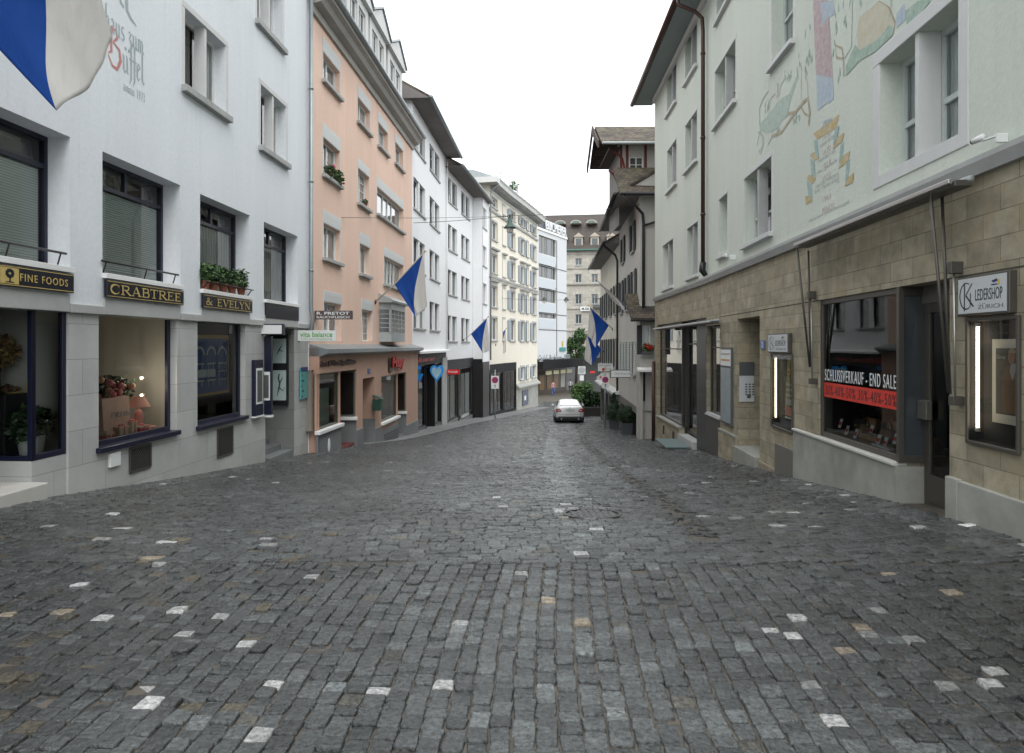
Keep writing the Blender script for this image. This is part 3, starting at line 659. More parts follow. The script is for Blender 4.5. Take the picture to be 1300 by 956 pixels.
# herb pots on the third sill
for i, q in enumerate((.08, .24, .42, .60, .80)):
    x = evel[0] + (evel[1] - evel[0]) * q
    p = thing('potted_herb', ['bushy green herb in a terracotta pot, nearest of the row on the sill', 'green herb in terracotta pot, second nearest on the sill', 'green herb in terracotta pot, middle of the sill row', 'green herb in terracotta pot, second farthest on the sill', 'tall green herb in terracotta pot, farthest of the row on the sill'][i], 'plant', M=at_wall(W, x, ZB + .008, -.01), group='potted herbs on the window sill')
    MB().lathe([(0, 0), (.06, 0), (.085, .13), (.095, .13), (.095, .16), (.075, .16), (.07, .13), (0, .13)], (x, -.005, ZB + .01), 14).build('pot', mat('terracotta', (.24, .08, .045), .8, var=.2), p, W, smooth=False)
    MB().leaves((x, -.005, ZB + .30), (.20, .14, .19 + .03 * (i == 4)), 420, .035).build('foliage', LEAF, p, W)
g = MB(); g.tube([(evel[0] + .05, -.09, ZB + .14), (evel[1] - .02, -.09, ZB + .14)], .012, 8)
for q in (.05, .95): g.tube([(evel[0] + (evel[1] - evel[0]) * q, -.09, ZB + .14), (evel[0] + (evel[1] - evel[0]) * q, .0, ZB + .02)], .010, 6)
g.build('guard_rail', M_BLACK, b1, W, smooth=True)

# showcases and boards at the side doorway
def board(name, lab, cat, Wf, x0, x1, z0, z1, y0, y1, fm, face, fr=.03, parts=None, group=None):
    s = thing(name, lab, cat, M=at_wall(Wf, x0, z0, y0), group=group)
    b = MB().box(x0, x1, y0, y1, z0, z1); b.build('case', fm, s, Wf, bevel=.006)
    if face: MB().box(x0 + fr, x1 - fr, y0 - .006, y0 + .01, z0 + fr, z1 - fr).build('face', face, s, Wf)
    return s
W3 = W
a, d = W.x(320.5), W.x(331); z0, z1 = W.z(320, 529), W.z(320, 457)
s = board('display_case', 'narrow navy wall showcase on the pier left of the side doorway', 'display case', W, a, d, z0, z1, -.06, .02, M_NAVY, None)
MB().box(a + .05, d - .05, -.066, -.058, z0 + .25, z1 - .18).build('white_frame', M_SIGNWHITE, s, W)
MB().box(a + .09, d - .09, -.072, -.064, z0 + .3, z1 - .23).build('dark_inset', M_DARKGREY, s, W)
MB().box(a - .02, d + .02, -.08, .02, z0 - .03, z0 - .002).build('ledge', M_SIGNWHITE, s, W)
WD = Frame((W.w(dx[0] - .01, 0, 0).x - .0, W.w(dx[0], 0, 0).y - .15), (W.w(dx[0], 0, 0).x + .30, W.w(dx[0], 0, 0).y - .15))
# poster case on the jamb of the doorway, facing the street approach
yj = W.w(dx[1], 0, 0); WJ = Frame((yj.x - 1.05, yj.y - .04), (yj.x + .0, yj.y - .04))
s = board('poster_case', 'black framed pair of dancer posters inside the side doorway', 'poster case', WJ, WJ.x(344), WJ.x(366.5), WJ.z(355, 514), WJ.z(355, 425), -.05, .02, M_BLACK, None)
m = (WJ.x(347), WJ.x(364)); p1 = MB().box(m[0], m[1], -.058, -.045, WJ.z(350, 508), WJ.z(350, 470)); p1.build('lower_poster', mat('aqua_poster', (.42, .52, .50), .6, var=.06), s, WJ)
MB().box(m[0], m[1], -.058, -.045, WJ.z(350, 461), WJ.z(350, 430)).build('upper_poster', mat('aqua_poster', (.42, .52, .50)), s, WJ)
t0 = MB(); t = t0; zc_, xx = WJ.z(355, 490), (m[0] + m[1]) / 2
t.stroke([(xx - .05, zc_ - .25), (xx - .01, zc_ - .05), (xx + .02, zc_ + .1), (xx + .09, zc_ + .22)], [.01, .04, .035, .01], -.06, .002); t.stroke([(xx + .01, zc_ + .06), (xx - .02, zc_ + .2), (xx, zc_ + .3)], [.03, .04, .03], -.0605, .002)
t.stroke([(xx - .0, zc_ - .04), (xx + .1, zc_ - .12), (xx + .13, zc_ - .02)], [.03, .02, .01], -.061, .002)
t.build('dancer_figure', mat('poster_green', (.03, .08, .06), .6), s, WJ); t = MB()
zc2 = WJ.z(355, 444)
t.stroke([(xx - .06, zc2 - .12), (xx, zc2), (xx + .07, zc2 + .12)], [.01, .035, .01], -.06, .002); t.stroke([(xx, zc2), (xx + .1, zc2 - .05)], [.03, .01], -.0605, .002)
t.build('dancer_figure', mat('poster_green', (.03, .08, .06), .6), s, WJ)
WB = Frame((W.w(dx[0], 0, 0).x - .42, W.w(dx[0], 0, 0).y - .02), (W.w(dx[0], 0, 0).x + .3, W.w(dx[0], 0, 0).y - .02))
a, d = WB.x(333), WB.x(345.5)
s = thing('display_case', 'tall navy showcase standing in the side doorway beside the dancer posters', 'display case', M=WB.M @ Matrix.Translation((a, 0, WB.g(0))))
MB().box(a, d, -.05, .05, WB.z(340, 526), WB.z(340, 427)).build('case', M_NAVY, s, WB, bevel=.005)
MB().box(a + .03, d - .03, -.058, -.04, WB.z(340, 508), WB.z(340, 472)).build('white_frame', M_SIGNWHITE, s, WB)
MB().box(a + .055, d - .055, -.064, -.05, WB.z(340, 505), WB.z(340, 476)).build('dark_inset', M_DARKGREY, s, WB)
MB().box(a - .01, d + .02, -.07, .05, WB.z(340, 529.5), WB.z(340, 527)).build('ledge', M_SIGNWHITE, s, WB)
s = thing('blank_sign', 'blank white rectangular sign projecting over the side doorway', 'sign', M=WB.M @ Matrix.Translation((WB.x(323), 0, 2)))
MB().box(WB.x(323), WB.x(363), -.2, -.06, WB.z(340, 425.5), WB.z(340, 411.5)).build('case', M_NAVY, s, WB, bevel=.004)
MB().box(WB.x(324), WB.x(361.5), -.212, -.19, WB.z(340, 424), WB.z(340, 413)).build('face', M_SIGNWHITE, s, WB)
# projecting green lettered sign
Wp = Frame((-5.32, 17.55), (-4.25, 17.55))
s = thing('projecting_sign', 'pale sign with green writing vita balance projecting from the pipe corner', 'sign', M=Wp.M @ Matrix.Translation((0, 0, 1.9)))
a, d, z0, z1 = Wp.x(378.5), Wp.x(427), Wp.z(400, 433), Wp.z(400, 419.5)
MB().box(a, d, -.03, .03, z0, z1).build('board', M_SIGNWHITE, s, Wp, bevel=.004)
M_LIME = mat('lime_letters', (.10, .36, .08), .5)
text('lettering', 'vita balance', s, Wp, a + .06, d - .09, z0 + .10, z1 - .035, -.031, M_LIME, offset=.012)
text('small_lettering', 'ruhe und entspannung', s, Wp, a + .1, d - .1, z0 + .03, z0 + .07, -.031, M_LIME)
MB().tube([(a + .02, 0, z0 - .03), (a + .02, 0, z0)], .02).build('bracket', M_BLACK, s, Wp)
# turquoise plate on the corner pier
s = thing('notice_plate', 'turquoise notice plate with blue top on the pier beside the pink house', 'sign', M=at_wall(W, W.x(380), .6))
Wq = Frame((W.w(W.x(378), 0, 0).x - .02, W.w(W.x(378), 0, 0).y), (W.w(W.L, -.18, 0).x, W.w(W.L, -.18, 0).y))
a, d = W.x(380.5), W.x(389); z0, z1 = W.z(380, 507), W.z(380, 467)
MB().box(a, d, -.03, .0, z0, z1).build('plate', mat('turquoise_plate', (.10, .33, .32), .4), s, W)
MB().box(a - .01, d + .01, -.036, -.028, z1 - .1, z1 + .01).build('blue_header', mat('blue_header', (.02, .04, .16), .4), s, W)
t = MB()
for k in range(5): t.box(a + .05, a + .12 + .1 * (k % 2), -.034, -.028, z1 - .22 - k * .13, z1 - .18 - k * .13)
t.build('printed_lines', M_NAVY, s, W)

# ---- window displays on the left
x = W.x(14, .6) + .25
s = thing('topiary_tree', 'dried gold brown topiary ball tree on the black chest in the window', 'decoration', M=at_wall(W, xc + .55, .95, .55))
X0 = xc + .36; Yd = .75
MB().leaves((X0, Yd, 1.52), (.22, .22, .21), 700, .030, 3, .6).build('crown', [mat('dried_a', (.20, .12, .04), .8), mat('dried_b', (.11, .06, .03), .8), mat('dried_c', (.30, .20, .08), .8)], s, W)
MB().tube([(X0, Yd, 1.02), (X0, Yd, 1.4)], .022).build('trunk', M_BARK, s, W)
MB().leaves((X0, Yd, 1.03), (.26, .2, .07), 260, .03, 3).build('moss_base', [mat('dried_b', (.11, .06, .03)), mat('dried_a', (.2, .12, .04)), M_BARK], s, W)
s = thing('display_chest', 'black chest with brass corner under the topiary in the window', 'chest', M=at_wall(W, X0, .2, Yd))
MB().box(X0 - .22, X0 + .26, Yd - .25, Yd + .5, .62, .98).build('chest', M_BLACK, s, W, bevel=.01)
MB().box(X0 - .16, X0 + .20, Yd - .2, Yd + .4, .20, .62).build('base', M_BLACK, s, W, bevel=.01)
MB().box(X0 + .19, X0 + .27, Yd - .26, Yd - .20, .985, 1.12).build('brass_corner', M_GOLD, s, W)
t = MB()
t.lathe([(.02, 0), (.09, .005), (.10, .02)], (X0 + .05, Yd - .15, .985), 16); t.build('brass_dish', M_GOLD, s, W)
s = thing('window_plant', 'bushy dark green plant in the corner of the FINE FOODS window', 'plant', M=at_wall(W, xc + .4, .2, .3))
MB().leaves((xc + .36, .33, .60), (.27, .22, .22), 800, .05, 3).build('foliage', LEAFD, s, W)
MB().lathe([(0, 0), (.12, 0), (.16, .26), (.14, .26), (0, .25)], (xc + .36, .33, .2), 16).build('pot', M_GREYSTONE, s, W)
s = thing('fruit_basket', 'low basket of yellow and orange fruit in front of the black chest', 'basket', M=at_wall(W, xc + .1, .2, .7))
MB().lathe([(0, 0), (.14, 0), (.19, .1), (.17, .1), (0, .04)], (xc + .22, 1.0, .2), 16).build('basket', mat('wicker', (.18, .10, .04), .8, var=.3), s, W)
t = MB()
for k in range(14): t.ball((xc + .22 + rnd.uniform(-.13, .13), 1.0 + rnd.uniform(-.12, .12), .31 + rnd.uniform(0, .06)), .045, 8, rnd.randrange(3))
t.build('fruit', [mat('fruit_orange', (.55, .16, .02), .5), mat('fruit_yellow', (.55, .38, .04), .5), mat('fruit_red', (.35, .03, .02), .5)], s, W, smooth=True)
# pink gift window
a0 = W.x(128, .40) - .08; MP = mat('pink_paper', (.62, .28, .26), .7, var=.1, scale=8); MP2 = mat('blush_paper', (.70, .48, .42), .7, var=.06); MP3 = mat('rose_petal', (.62, .17, .20), .7); MCR = mat('cream_card', (.62, .56, .46), .7)
s = thing('gift_bag', 'large blush paper gift bag with grey lettering at the left of the window', 'gift bag', M=at_wall(W, a0 + .5, .18, .4))
MB().xprism([(.36, .20), (.58, .20), (.54, .80), (.40, .80)], a0 + .10, a0 + .78).build('bag', MP2, s, W)
text('lettering', 'EVELYN', s, W, a0 + .28, a0 + .74, .50, .58, .36, M_INK)
t = MB(); t.tube([(a0 + .3, .40, .80)] + [(a0 + .44 + .14 * math.cos(R(q)), .40, .80 + .13 * math.sin(R(q))) for q in range(150, 20, -20)] + [(a0 + .58, .40, .80)], .008, 6); t.build('bag_handle', MP, s, W)
s = thing('rose_bouquet', 'bunch of pink roses with dark leaves above the gift bag', 'flowers', M=at_wall(W, a0 + .6, .8, .6))
MB().leaves((a0 + .75, .72, .92), (.50, .25, .20), 700, .05, 3).build('foliage', LEAFD, s, W)
t = MB()
for k in range(16): t.ball((a0 + .2 + rnd.random() * .75, .42 + rnd.random() * .2, .80 + rnd.random() * .28), .055, 8, k % 2, .25)
t.build('blossoms', [MP3, mat('peach_petal', (.66, .34, .24), .7)], s, W, smooth=True)
s = thing('table_lamp', 'small pink table lamp with pleated shade in the gift window', 'lamp', M=at_wall(W, a0 + 1.05, .18, .5))
MB().lathe([(.09, 0), (.09, .02), (.05, .04), (.08, .14), (.05, .24), (.012, .26), (.012, .36)], (a0 + 1.08, .42, .30), 18).build('base', MP, s, W, smooth=True)
MB().lathe([(.18, .0), (.085, .17)], (a0 + 1.08, .42, .60), 24).build('lamp_shade', mat('shade_pink', (.68, .38, .32), .8), s, W)
for i, (x, y, w, h, m, lab) in enumerate(((.16, .30, .20, .12, MP3, 'small crimson gift box at the left corner of the gift window'), (.45, .27, .24, .18, MCR, 'cream striped gift box in front of the blush bag'), (.78, .30, .14, .22, MCR, 'upright cream tin beside the bright pink box'), (.98, .26, .26, .13, mat('hot_pink', (.60, .05, .14), .6), 'bright pink gift box below the table lamp'), (1.35, .35, .30, .07, MP, 'flat pink gift box at the right of the window'))):
    s = thing('gift_box', lab, 'gift box', M=at_wall(W, a0 + x, .17, y), group='gift boxes in the pink window display')
    MB().box(a0 + x - w / 2, a0 + x + w / 2, y, y + w * .7, .172, .172 + h).build('box', m, s, W, bevel=.008)
    MB().box(a0 + x - w / 2 - .006, a0 + x + w / 2 + .006, y - .006, y + w * .7 + .006, .172 + h - .03, .180 + h).build('lid', MP2 if m != MP2 else MP, s, W, bevel=.004)
    t = MB(); t.box(a0 + x - .012, a0 + x + .012, y - .009, y + w * .7 + .009, .172, .184 + h); t.ball((a0 + x - .03, y + .05, .195 + h), (.035, .02, .02), 8); t.ball((a0 + x + .03, y + .05, .195 + h), (.035, .02, .02), 8); t.build('ribbon', MP3 if m != MP3 else MCR, s, W)
for k, vv in enumerate((480, 502)):
    s = thing('display_spotlight', ['lit spotlight, upper of the two in the gift window', 'lit spotlight, lower of the two in the gift window'][k], 'spotlight', M=at_wall(W, sh1[1] - .25, 1, .35), group='spotlights in the gift window')
    xx = sh1[1] - .20; zz = EYE + (V0 - vv) / F * (W.Y(xx))
    MB().tube([(xx + .1, .55, zz), (xx - .02, .5, zz)], .035, 10).build('housing', M_STEEL, s, W); MB().ball((xx - .03, .495, zz), .013, 8).build('bulb', M_SPOT, s, W, smooth=True)
for k in (0, 1):
    ld = bpy.data.lights.new('spot_glow', 'POINT'); ld.energy = 2.2; ld.color = (1, .85, .65); ld.shadow_soft_size = .05; lo = bpy.data.objects.new('spot_glow', ld); setp(lo, Matrix.Translation(W.w(sh1[1] - .32, .44, 1.15 - k * .25)), None)
# blue poster with arches in the third window
a, d = sh2[0] + .0, sh2[1] - .12
s = thing('window_poster', 'large blue poster with pale arches and yellow edges in the shop window', 'poster', M=at_wall(W, a, .8, .32))
z0, z1 = W.z(252, 507), W.z(252, 424)
MB().box(a, d, .32, .34, z0, z1).build('sheet', mat('poster_blue', (.02, .07, .26), .5, var=.3, scale=2), s, W)
t = MB(); t.box(a, d, .312, .32, z1 - .07, z1); t.box(a, d, .312, .32, z0, z0 + .05); t.box(d - .05, d, .312, .32, z0, z1); t.build('yellow_edge', mat('poster_ochre', (.42, .27, .06), .6), s, W)
t = MB()
for k in range(4):
    cx = a + .22 + k * .46; zc_ = z1 - .55
    t.stroke(arc(cx, zc_ + .16, .17, .15, 0, 180, 8), .05, .32, .004)
    for zz in (-.02, -.18, -.34): t.box(cx - .17, cx + .17, .314, .32, zc_ + zz, zc_ + zz + .03); t.box(cx - .14, cx - .12, .314, .32, zc_ + zz - .1, zc_ + zz); t.box(cx + .08, cx + .1, .314, .32, zc_ + zz - .09, zc_ + zz)
t.box(a + .6, a + 1.3, .312, .32, z0 + .35, z0 + .5)
t.build('white_arches', mat('poster_pale', (.42, .50, .52), .6), s, W)
# flag bracket
# ================================================================== GROUND
def ground_mat():
    m, nt, bs, out = newmat('street_bed'); L = nt.links.new
    tc = N(nt, 'ShaderNodeTexCoord')
    br = N(nt, 'ShaderNodeTexBrick'); br.inputs['Scale'].default_value = 1; br.inputs['Brick Width'].default_value = .13; br.inputs['Row Height'].default_value = .12
    br.inputs['Mortar Size'].default_value = .012; br.inputs['Color1'].default_value = (.075, .064, .05, 1); br.inputs['Color2'].default_value = (.095, .082, .064, 1); br.inputs['Mortar'].default_value = (.06, .052, .042, 1)
    L(tc.outputs['Object'], br.inputs['Vector'])
    no = N(nt, 'ShaderNodeTexNoise'); no.inputs['Scale'].default_value = 9; no.inputs['Detail'].default_value = 6; L(tc.outputs['Object'], no.inputs['Vector'])
    mr = N(nt, 'ShaderNodeMapRange'); mr.inputs[3].default_value = .6; mr.inputs[4].default_value = 1.4; L(no.outputs['Fac'], mr.inputs[0])
    mx = N(nt, 'ShaderNodeMix', data_type='RGBA', blend_type='MULTIPLY'); mx.inputs[0].default_value = 1; L(br.outputs['Color'], mx.inputs[6]); L(mr.outputs[0], mx.inputs[7])
    L(mx.outputs[2], bs.inputs['Base Color']); bs.inputs['Roughness'].default_value = .6
    sb = N(nt, 'ShaderNodeMath', operation='MULTIPLY_ADD'); sb.inputs[1].default_value = -1.5; L(br.outputs['Fac'], sb.inputs[0]); L(no.outputs['Fac'], sb.inputs[2])
    bp = N(nt, 'ShaderNodeBump'); bp.inputs['Strength'].default_value = .8; bp.inputs['Distance'].default_value = .012; L(sb.outputs[0], bp.inputs['Height']); L(bp.outputs[0], bs.inputs['Normal'])
    return m
def cobble_mat():
    m, nt, bs, out = newmat('setts'); L = nt.links.new
    at = N(nt, 'ShaderNodeAttribute'); at.attribute_name = 'stone'
    tc = N(nt, 'ShaderNodeTexCoord')
    no = N(nt, 'ShaderNodeTexNoise'); no.inputs['Scale'].default_value = 38; no.inputs['Detail'].default_value = 9; no.inputs['Roughness'].default_value = .7; L(tc.outputs['Object'], no.inputs['Vector'])
    mr = N(nt, 'ShaderNodeMapRange'); mr.inputs[1].default_value = .3; mr.inputs[2].default_value = .7; mr.inputs[3].default_value = .25; mr.inputs[4].default_value = 2.1; L(no.outputs['Fac'], mr.inputs[0])
    mx = N(nt, 'ShaderNodeMix', data_type='RGBA', blend_type='MULTIPLY'); mx.inputs[0].default_value = 1; L(at.outputs['Color'], mx.inputs[6]); L(mr.outputs[0], mx.inputs[7])
    n2 = N(nt, 'ShaderNodeTexNoise'); n2.inputs['Scale'].default_value = .42; n2.inputs['Detail'].default_value = 5; n2.inputs['Roughness'].default_value = .6; L(tc.outputs['Object'], n2.inputs['Vector'])
    m2 = N(nt, 'ShaderNodeMapRange'); m2.inputs[1].default_value = .32; m2.inputs[2].default_value = .68; m2.inputs[3].default_value = .52; m2.inputs[4].default_value = 1.45; L(n2.outputs['Fac'], m2.inputs[0])
    m3 = N(nt, 'ShaderNodeMix', data_type='RGBA', blend_type='MULTIPLY'); m3.inputs[0].default_value = 1; L(mx.outputs[2], m3.inputs[6]); L(m2.outputs[0], m3.inputs[7])
    L(m3.outputs[2], bs.inputs['Base Color'])
    n3 = N(nt, 'ShaderNodeTexNoise'); n3.inputs['Scale'].default_value = 14; n3.inputs['Detail'].default_value = 4; L(tc.outputs['Object'], n3.inputs['Vector'])
    r3 = N(nt, 'ShaderNodeMapRange'); r3.inputs[1].default_value = .35; r3.inputs[2].default_value = .65; bs.inputs['Specular IOR Level'].default_value = .75; r3.inputs[3].default_value = .13; r3.inputs[4].default_value = .38; L(n3.outputs['Fac'], r3.inputs[0]); L(r3.outputs[0], bs.inputs['Roughness'])
    n4 = N(nt, 'ShaderNodeTexNoise'); n4.inputs['Scale'].default_value = 28; n4.inputs['Detail'].default_value = 5; n4.inputs['Roughness'].default_value = .65; L(tc.outputs['Object'], n4.inputs['Vector'])
    bp = N(nt, 'ShaderNodeBump'); bp.inputs['Strength'].default_value = 1.0; bp.inputs['Distance'].default_value = .022; L(n4.outputs['Fac'], bp.inputs['Height']); L(bp.outputs[0], bs.inputs['Normal'])
    return m
ys = np.array(sorted(set([-80, -40, -20, -10] + list(np.arange(-4, 95, .5)) + [120, 160, 220, 300, 600])))
xs = [-300, -60, -20, -8, -4, 0, 4, 8, 20, 60, 300]
v = []; f = []
for y in ys:
    for x in xs: v.append((x, float(y), fz(y) - .0125))
nx_ = len(xs)
for i in range(len(ys) - 1):
    for j in range(nx_ - 1): f.append((i * nx_ + j, i * nx_ + j + 1, (i + 1) * nx_ + j + 1, (i + 1) * nx_ + j))
me = bpy.data.meshes.new('ground'); me.from_pydata(v, [], f); me.materials.append(ground_mat()); me.polygons.foreach_set('use_smooth', [True] * len(f))
go = bpy.data.objects.new('ground', me); setp(go, I4, None); tag(go, 'sloping bed of the street under the setts', None, kind='structure')
if 'category' in go: del go['category']

LWX = [(-4, -6.386), (18.45, -5.288), (31.7, -4.47), (41.4, -3.87), (49.7, -2.2), (52.4, -1.72), (58.6, -.2), (68.4, 2.43)]
RWX = [(-4, 3.82), (18.6, 5.10), (26.4, 5.32), (28, 5.07), (49, 6.12), (70, 7.2)]
def lx(y): return float(np.interp(y, [p[0] for p in LWX], [p[1] for p in LWX]))
def rx(y): return float(np.interp(y, [p[0] for p in RWX], [p[1] for p in RWX]))
def gut(y): return float(np.interp(y, [5.2, 6.2, 8.4, 21.5, 43, 60], [1.6, 1.67, 1.80, 2.35, 3.95, 5.2]))
nr = np.random.RandomState(5)
cells = []   # cx, cy, hw, hl, angle, kind
y = 2.2
# near field: columns run away from the camera
xcol = -6.6
ang = 0.045
while xcol < 5.2:
    w = .095 + nr.rand() * .015; yy = 1.9 + nr.rand() * .08
    while yy < 5.24:
        l = .072 + nr.rand() * .05
        if yy + l > 5.25: l = max(.04, 5.25 - yy)
        cy = yy + l / 2; cx = xcol + w / 2 + (cy - 3.5) * ang + .03 * math.sin(cy * 1.3 + xcol)
        if lx(cy) + .05 < cx < rx(cy) - .05: cells.append((cx, cy, w - .0085, l - .0045, ang * -1, 0))
        yy += l
    xcol += w
# far field: courses run across, gently bowed; stones grow with distance so the count stays sane
yy = 3.9
while yy < 74:
    l = (.098 + nr.rand() * .014) if yy < 30 else .15 if yy < 50 else .26
    cy0 = yy + l / 2; k = 1 if yy < 30 else 1.45 if yy < 50 else 2.4
    x = lx(cy0) + .02 + nr.rand() * .1
    while x < rx(cy0) - .05:
        w = (.105 + nr.rand() * .065) * k
        cx = x + w / 2; t = (cx - lx(cy0)) / (rx(cy0) - lx(cy0))
        gx = gut(cy0)
        if cx > gx: bow = .25 * (cx - gx) + .06 * math.sin(cx * 2.2)
        else: bow = .05 * math.sin(cx * .9 + yy * .15) + .05 * math.sin(yy * .7)
        cy = cy0 + bow
        d_m = math.hypot(cx - .84, cy - 7.43)
        if abs(cx - gx) < .07 * k and yy > 6: pass
        elif d_m < .34: pass
        elif cy < 5.30: pass
        else: cells.append((cx, cy, w - .004 * k, l - .009 * k, (.22 if cx > gx else 0), 1 if k == 1 else 2))
        x += w
    yy += l
for k in range(0, 400):   # gutter line: a single file of dark setts laid lengthwise
    yk = 6.3 + k * .14
    if yk > 46: break
    gx = gut(yk)
    cells.append((gx, yk, .10, .125, -.05, 3))
C_ = np.array(cells); n = len(C_)
ca = np.cos(C_[:, 4]); sa = np.sin(C_[:, 4])
GYa, GZa = np.array(GY), np.array(GZ)
def gza(y): return np.interp(y, GYa, GZa)
k3 = C_[:, 5] == 3
hj = nr.randn(n) * .0034 + .001; hj[C_[:, 5] == 0] *= 1.5; hj[k3] -= .011
tx = nr.randn(n) * .03; ty = nr.randn(n) * .055
V = []
prof = [(-.0055, 0.0), (-.0018, -.0026), (0.0, -.012), (.001, -.05)]
cs = [(-1, -1), (1, -1), (1, 1), (-1, 1)]
jit = nr.randn(n, 4, 2) * .0038
for ins, dz in prof:
    for ci, (sx, sy) in enumerate(cs):
        for half in (0, 1):      # two points per corner: clipped corners
            hx = C_[:, 2] / 2 + ins; hy = C_[:, 3] / 2 + ins
            cut = .007
            px = sx * (hx - (cut if (half == 0) == (ci % 2 == 1) else 0)); py = sy * (hy - (cut if (half == 0) != (ci % 2 == 1) else 0))
            px = px + jit[:, ci, 0]; py = py + jit[:, ci, 1]
            X = C_[:, 0] + px * ca - py * sa; Y = C_[:, 1] + px * sa + py * ca
            Z = gza(Y) + hj + (tx * px + ty * py) + dz
            V.append(np.stack([X, Y, Z], 1))
V = np.stack(V, 1)     # n, 32, 3
NV = 32
base = (np.arange(n) * NV)[:, None]
top = base + np.arange(8)[None, :]
sides = []
for r_ in range(3):
    for q in range(8):
        q2 = (q + 1) % 8
        sides.append(np.stack([base[:, 0] + r_ * 8 + q, base[:, 0] + (r_ + 1) * 8 + q, base[:, 0] + (r_ + 1) * 8 + q2, base[:, 0] + r_ * 8 + q2], 1))
S = np.stack(sides, 1)  # n,24,4
loops = np.concatenate([top, S.reshape(n, 96)], 1)   # per stone: 8 + 96
lt = np.tile(np.array([8] + [4] * 24), n)
me = bpy.data.meshes.new('cobblestones')
me.vertices.add(n * NV); me.vertices.foreach_set('co', V.reshape(-1).astype(np.float32))
me.loops.add(loops.size); me.loops.foreach_set('vertex_index', loops.reshape(-1).astype(np.int32))
me.polygons.add(len(lt)); ls = np.concatenate([[0], np.cumsum(lt)[:-1]]); me.polygons.foreach_set('loop_start', ls.astype(np.int32)); me.polygons.foreach_set('loop_total', lt.astype(np.int32))
sm = np.tile(np.array([False] + [True] * 16 + [False] * 8), n); me.polygons.foreach_set('use_smooth', sm)
me.update(calc_edges=True)
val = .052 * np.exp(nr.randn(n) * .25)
centre_sheen = np.exp(-((C_[:, 0] - .3) / 2.3) ** 2)
val = val * (.50 + .72 * centre_sheen) * np.where(C_[:, 1] > 5.3, 1.22, 1.0)  # sky sheen painted into stone colour: centre and distance paler, sides darker
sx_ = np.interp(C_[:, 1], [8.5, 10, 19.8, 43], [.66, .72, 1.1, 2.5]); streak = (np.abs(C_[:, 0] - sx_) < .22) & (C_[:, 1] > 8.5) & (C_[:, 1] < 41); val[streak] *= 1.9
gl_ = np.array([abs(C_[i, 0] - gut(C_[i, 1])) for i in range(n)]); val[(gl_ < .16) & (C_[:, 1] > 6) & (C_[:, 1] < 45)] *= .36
br_ = (C_[:, 0] < -1.2) & (C_[:, 1] < 6.5) & (nr.rand(n) < .05)
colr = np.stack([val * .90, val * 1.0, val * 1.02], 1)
colr[br_] *= np.array([1.5, 1.15, .75]); warm = nr.rand(n) < .02; colr[warm] *= np.array([1.15, 1.0, .82])
pale = nr.rand(n) < .03; colr[pale] *= 1.55
yw = C_[:, 1]; wp = (nr.rand(n) < np.where(yw < 9, .017, .007)) & (C_[:, 5] < 2); colr[wp] = np.array([.33, .335, .33]) * (.5 + .8 * nr.rand(int(wp.sum()), 1))
wp2 = (nr.rand(n) < .0035) & (yw < 6); colr[wp2] = np.array([.21, .175, .13])
colr[k3] = np.array([.013, .013, .013])
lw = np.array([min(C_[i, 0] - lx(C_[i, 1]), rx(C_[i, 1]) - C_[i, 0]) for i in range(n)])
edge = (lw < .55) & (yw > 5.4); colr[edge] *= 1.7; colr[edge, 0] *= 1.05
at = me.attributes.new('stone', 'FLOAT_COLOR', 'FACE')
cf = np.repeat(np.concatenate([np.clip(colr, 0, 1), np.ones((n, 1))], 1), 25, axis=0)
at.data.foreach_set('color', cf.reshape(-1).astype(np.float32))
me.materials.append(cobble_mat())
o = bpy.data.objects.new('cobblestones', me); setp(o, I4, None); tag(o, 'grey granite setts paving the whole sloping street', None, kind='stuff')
print('stones', n)
# pavement strips of pale slabs: foot of the left houses further down
M_SLAB = blocks('pavement_slabs', (.15, .155, .155), (.20, .205, .205), (.09, .09, .09), .9, .45, .008, .6, .3, bump=.3)
t = MB()
yy = 20.0
while yy < 66:
    y2 = yy + 1.0; wd_ = float(np.interp(yy, [20, 28, 40, 66], [.05, .9, 1.5, 1.7]));  w2 = float(np.interp(y2, [20, 28, 40, 66], [.05, .9, 1.5, 1.7]))
    t.quad([(lx(yy) - .3, yy, fz(yy) + .05), (lx(yy) + wd_, yy, fz(yy) + .05), (lx(y2) + w2, y2, fz(y2) + .05), (lx(y2) - .3, y2, fz(y2) + .05)])
    t.quad([(lx(yy) + wd_, yy, fz(yy) + .05), (lx(yy) + wd_, yy, fz(yy) - .06), (lx(y2) + w2, y2, fz(y2) - .06), (lx(y2) + w2, y2, fz(y2) + .05)])
    yy = y2
o = t.build('pavement', M_SLAB); tag(o, 'low pale pavement along the left shopfronts', None, kind='structure')
# manhole
s = thing('manhole_cover', 'round sett filled manhole cover in the middle of the street', 'manhole cover', loc=(.84, 7.43, fz(7.43)))
Mm = Matrix.Translation((.84, 7.43, fz(7.43))) @ Matrix.Rotation(math.atan(-.075), 4, 'X')
MB().lathe([(.275, .0), (.275, .006), (.31, .006), (.31, -.03)], (0, 0, 0), 40).build('rim', mat('cast_iron', (.07, .07, .07), .5, metal=.3, var=.3), s, Mm)
t = MB()
for i in range(-4, 5):
    for j in range(-4, 5):
        x, y = i * .066 + (j % 2) * .02, j * .060
        if math.hypot(x, y) < .25: t.box(x - .028, x + .028, y - .026, y + .026, -.02, .002 + rnd.random() * .003)
t.build('sett_infill', mat('infill_setts', (.095, .097, .097), .55, var=.5, scale=20), s, Mm, bevel=.005)
MB().lathe([(0, -.008), (.276, -.008)], (0, 0, 0), 30).build('cover_plate', mat('cast_iron', (.05, .05, .052)), s, Mm)
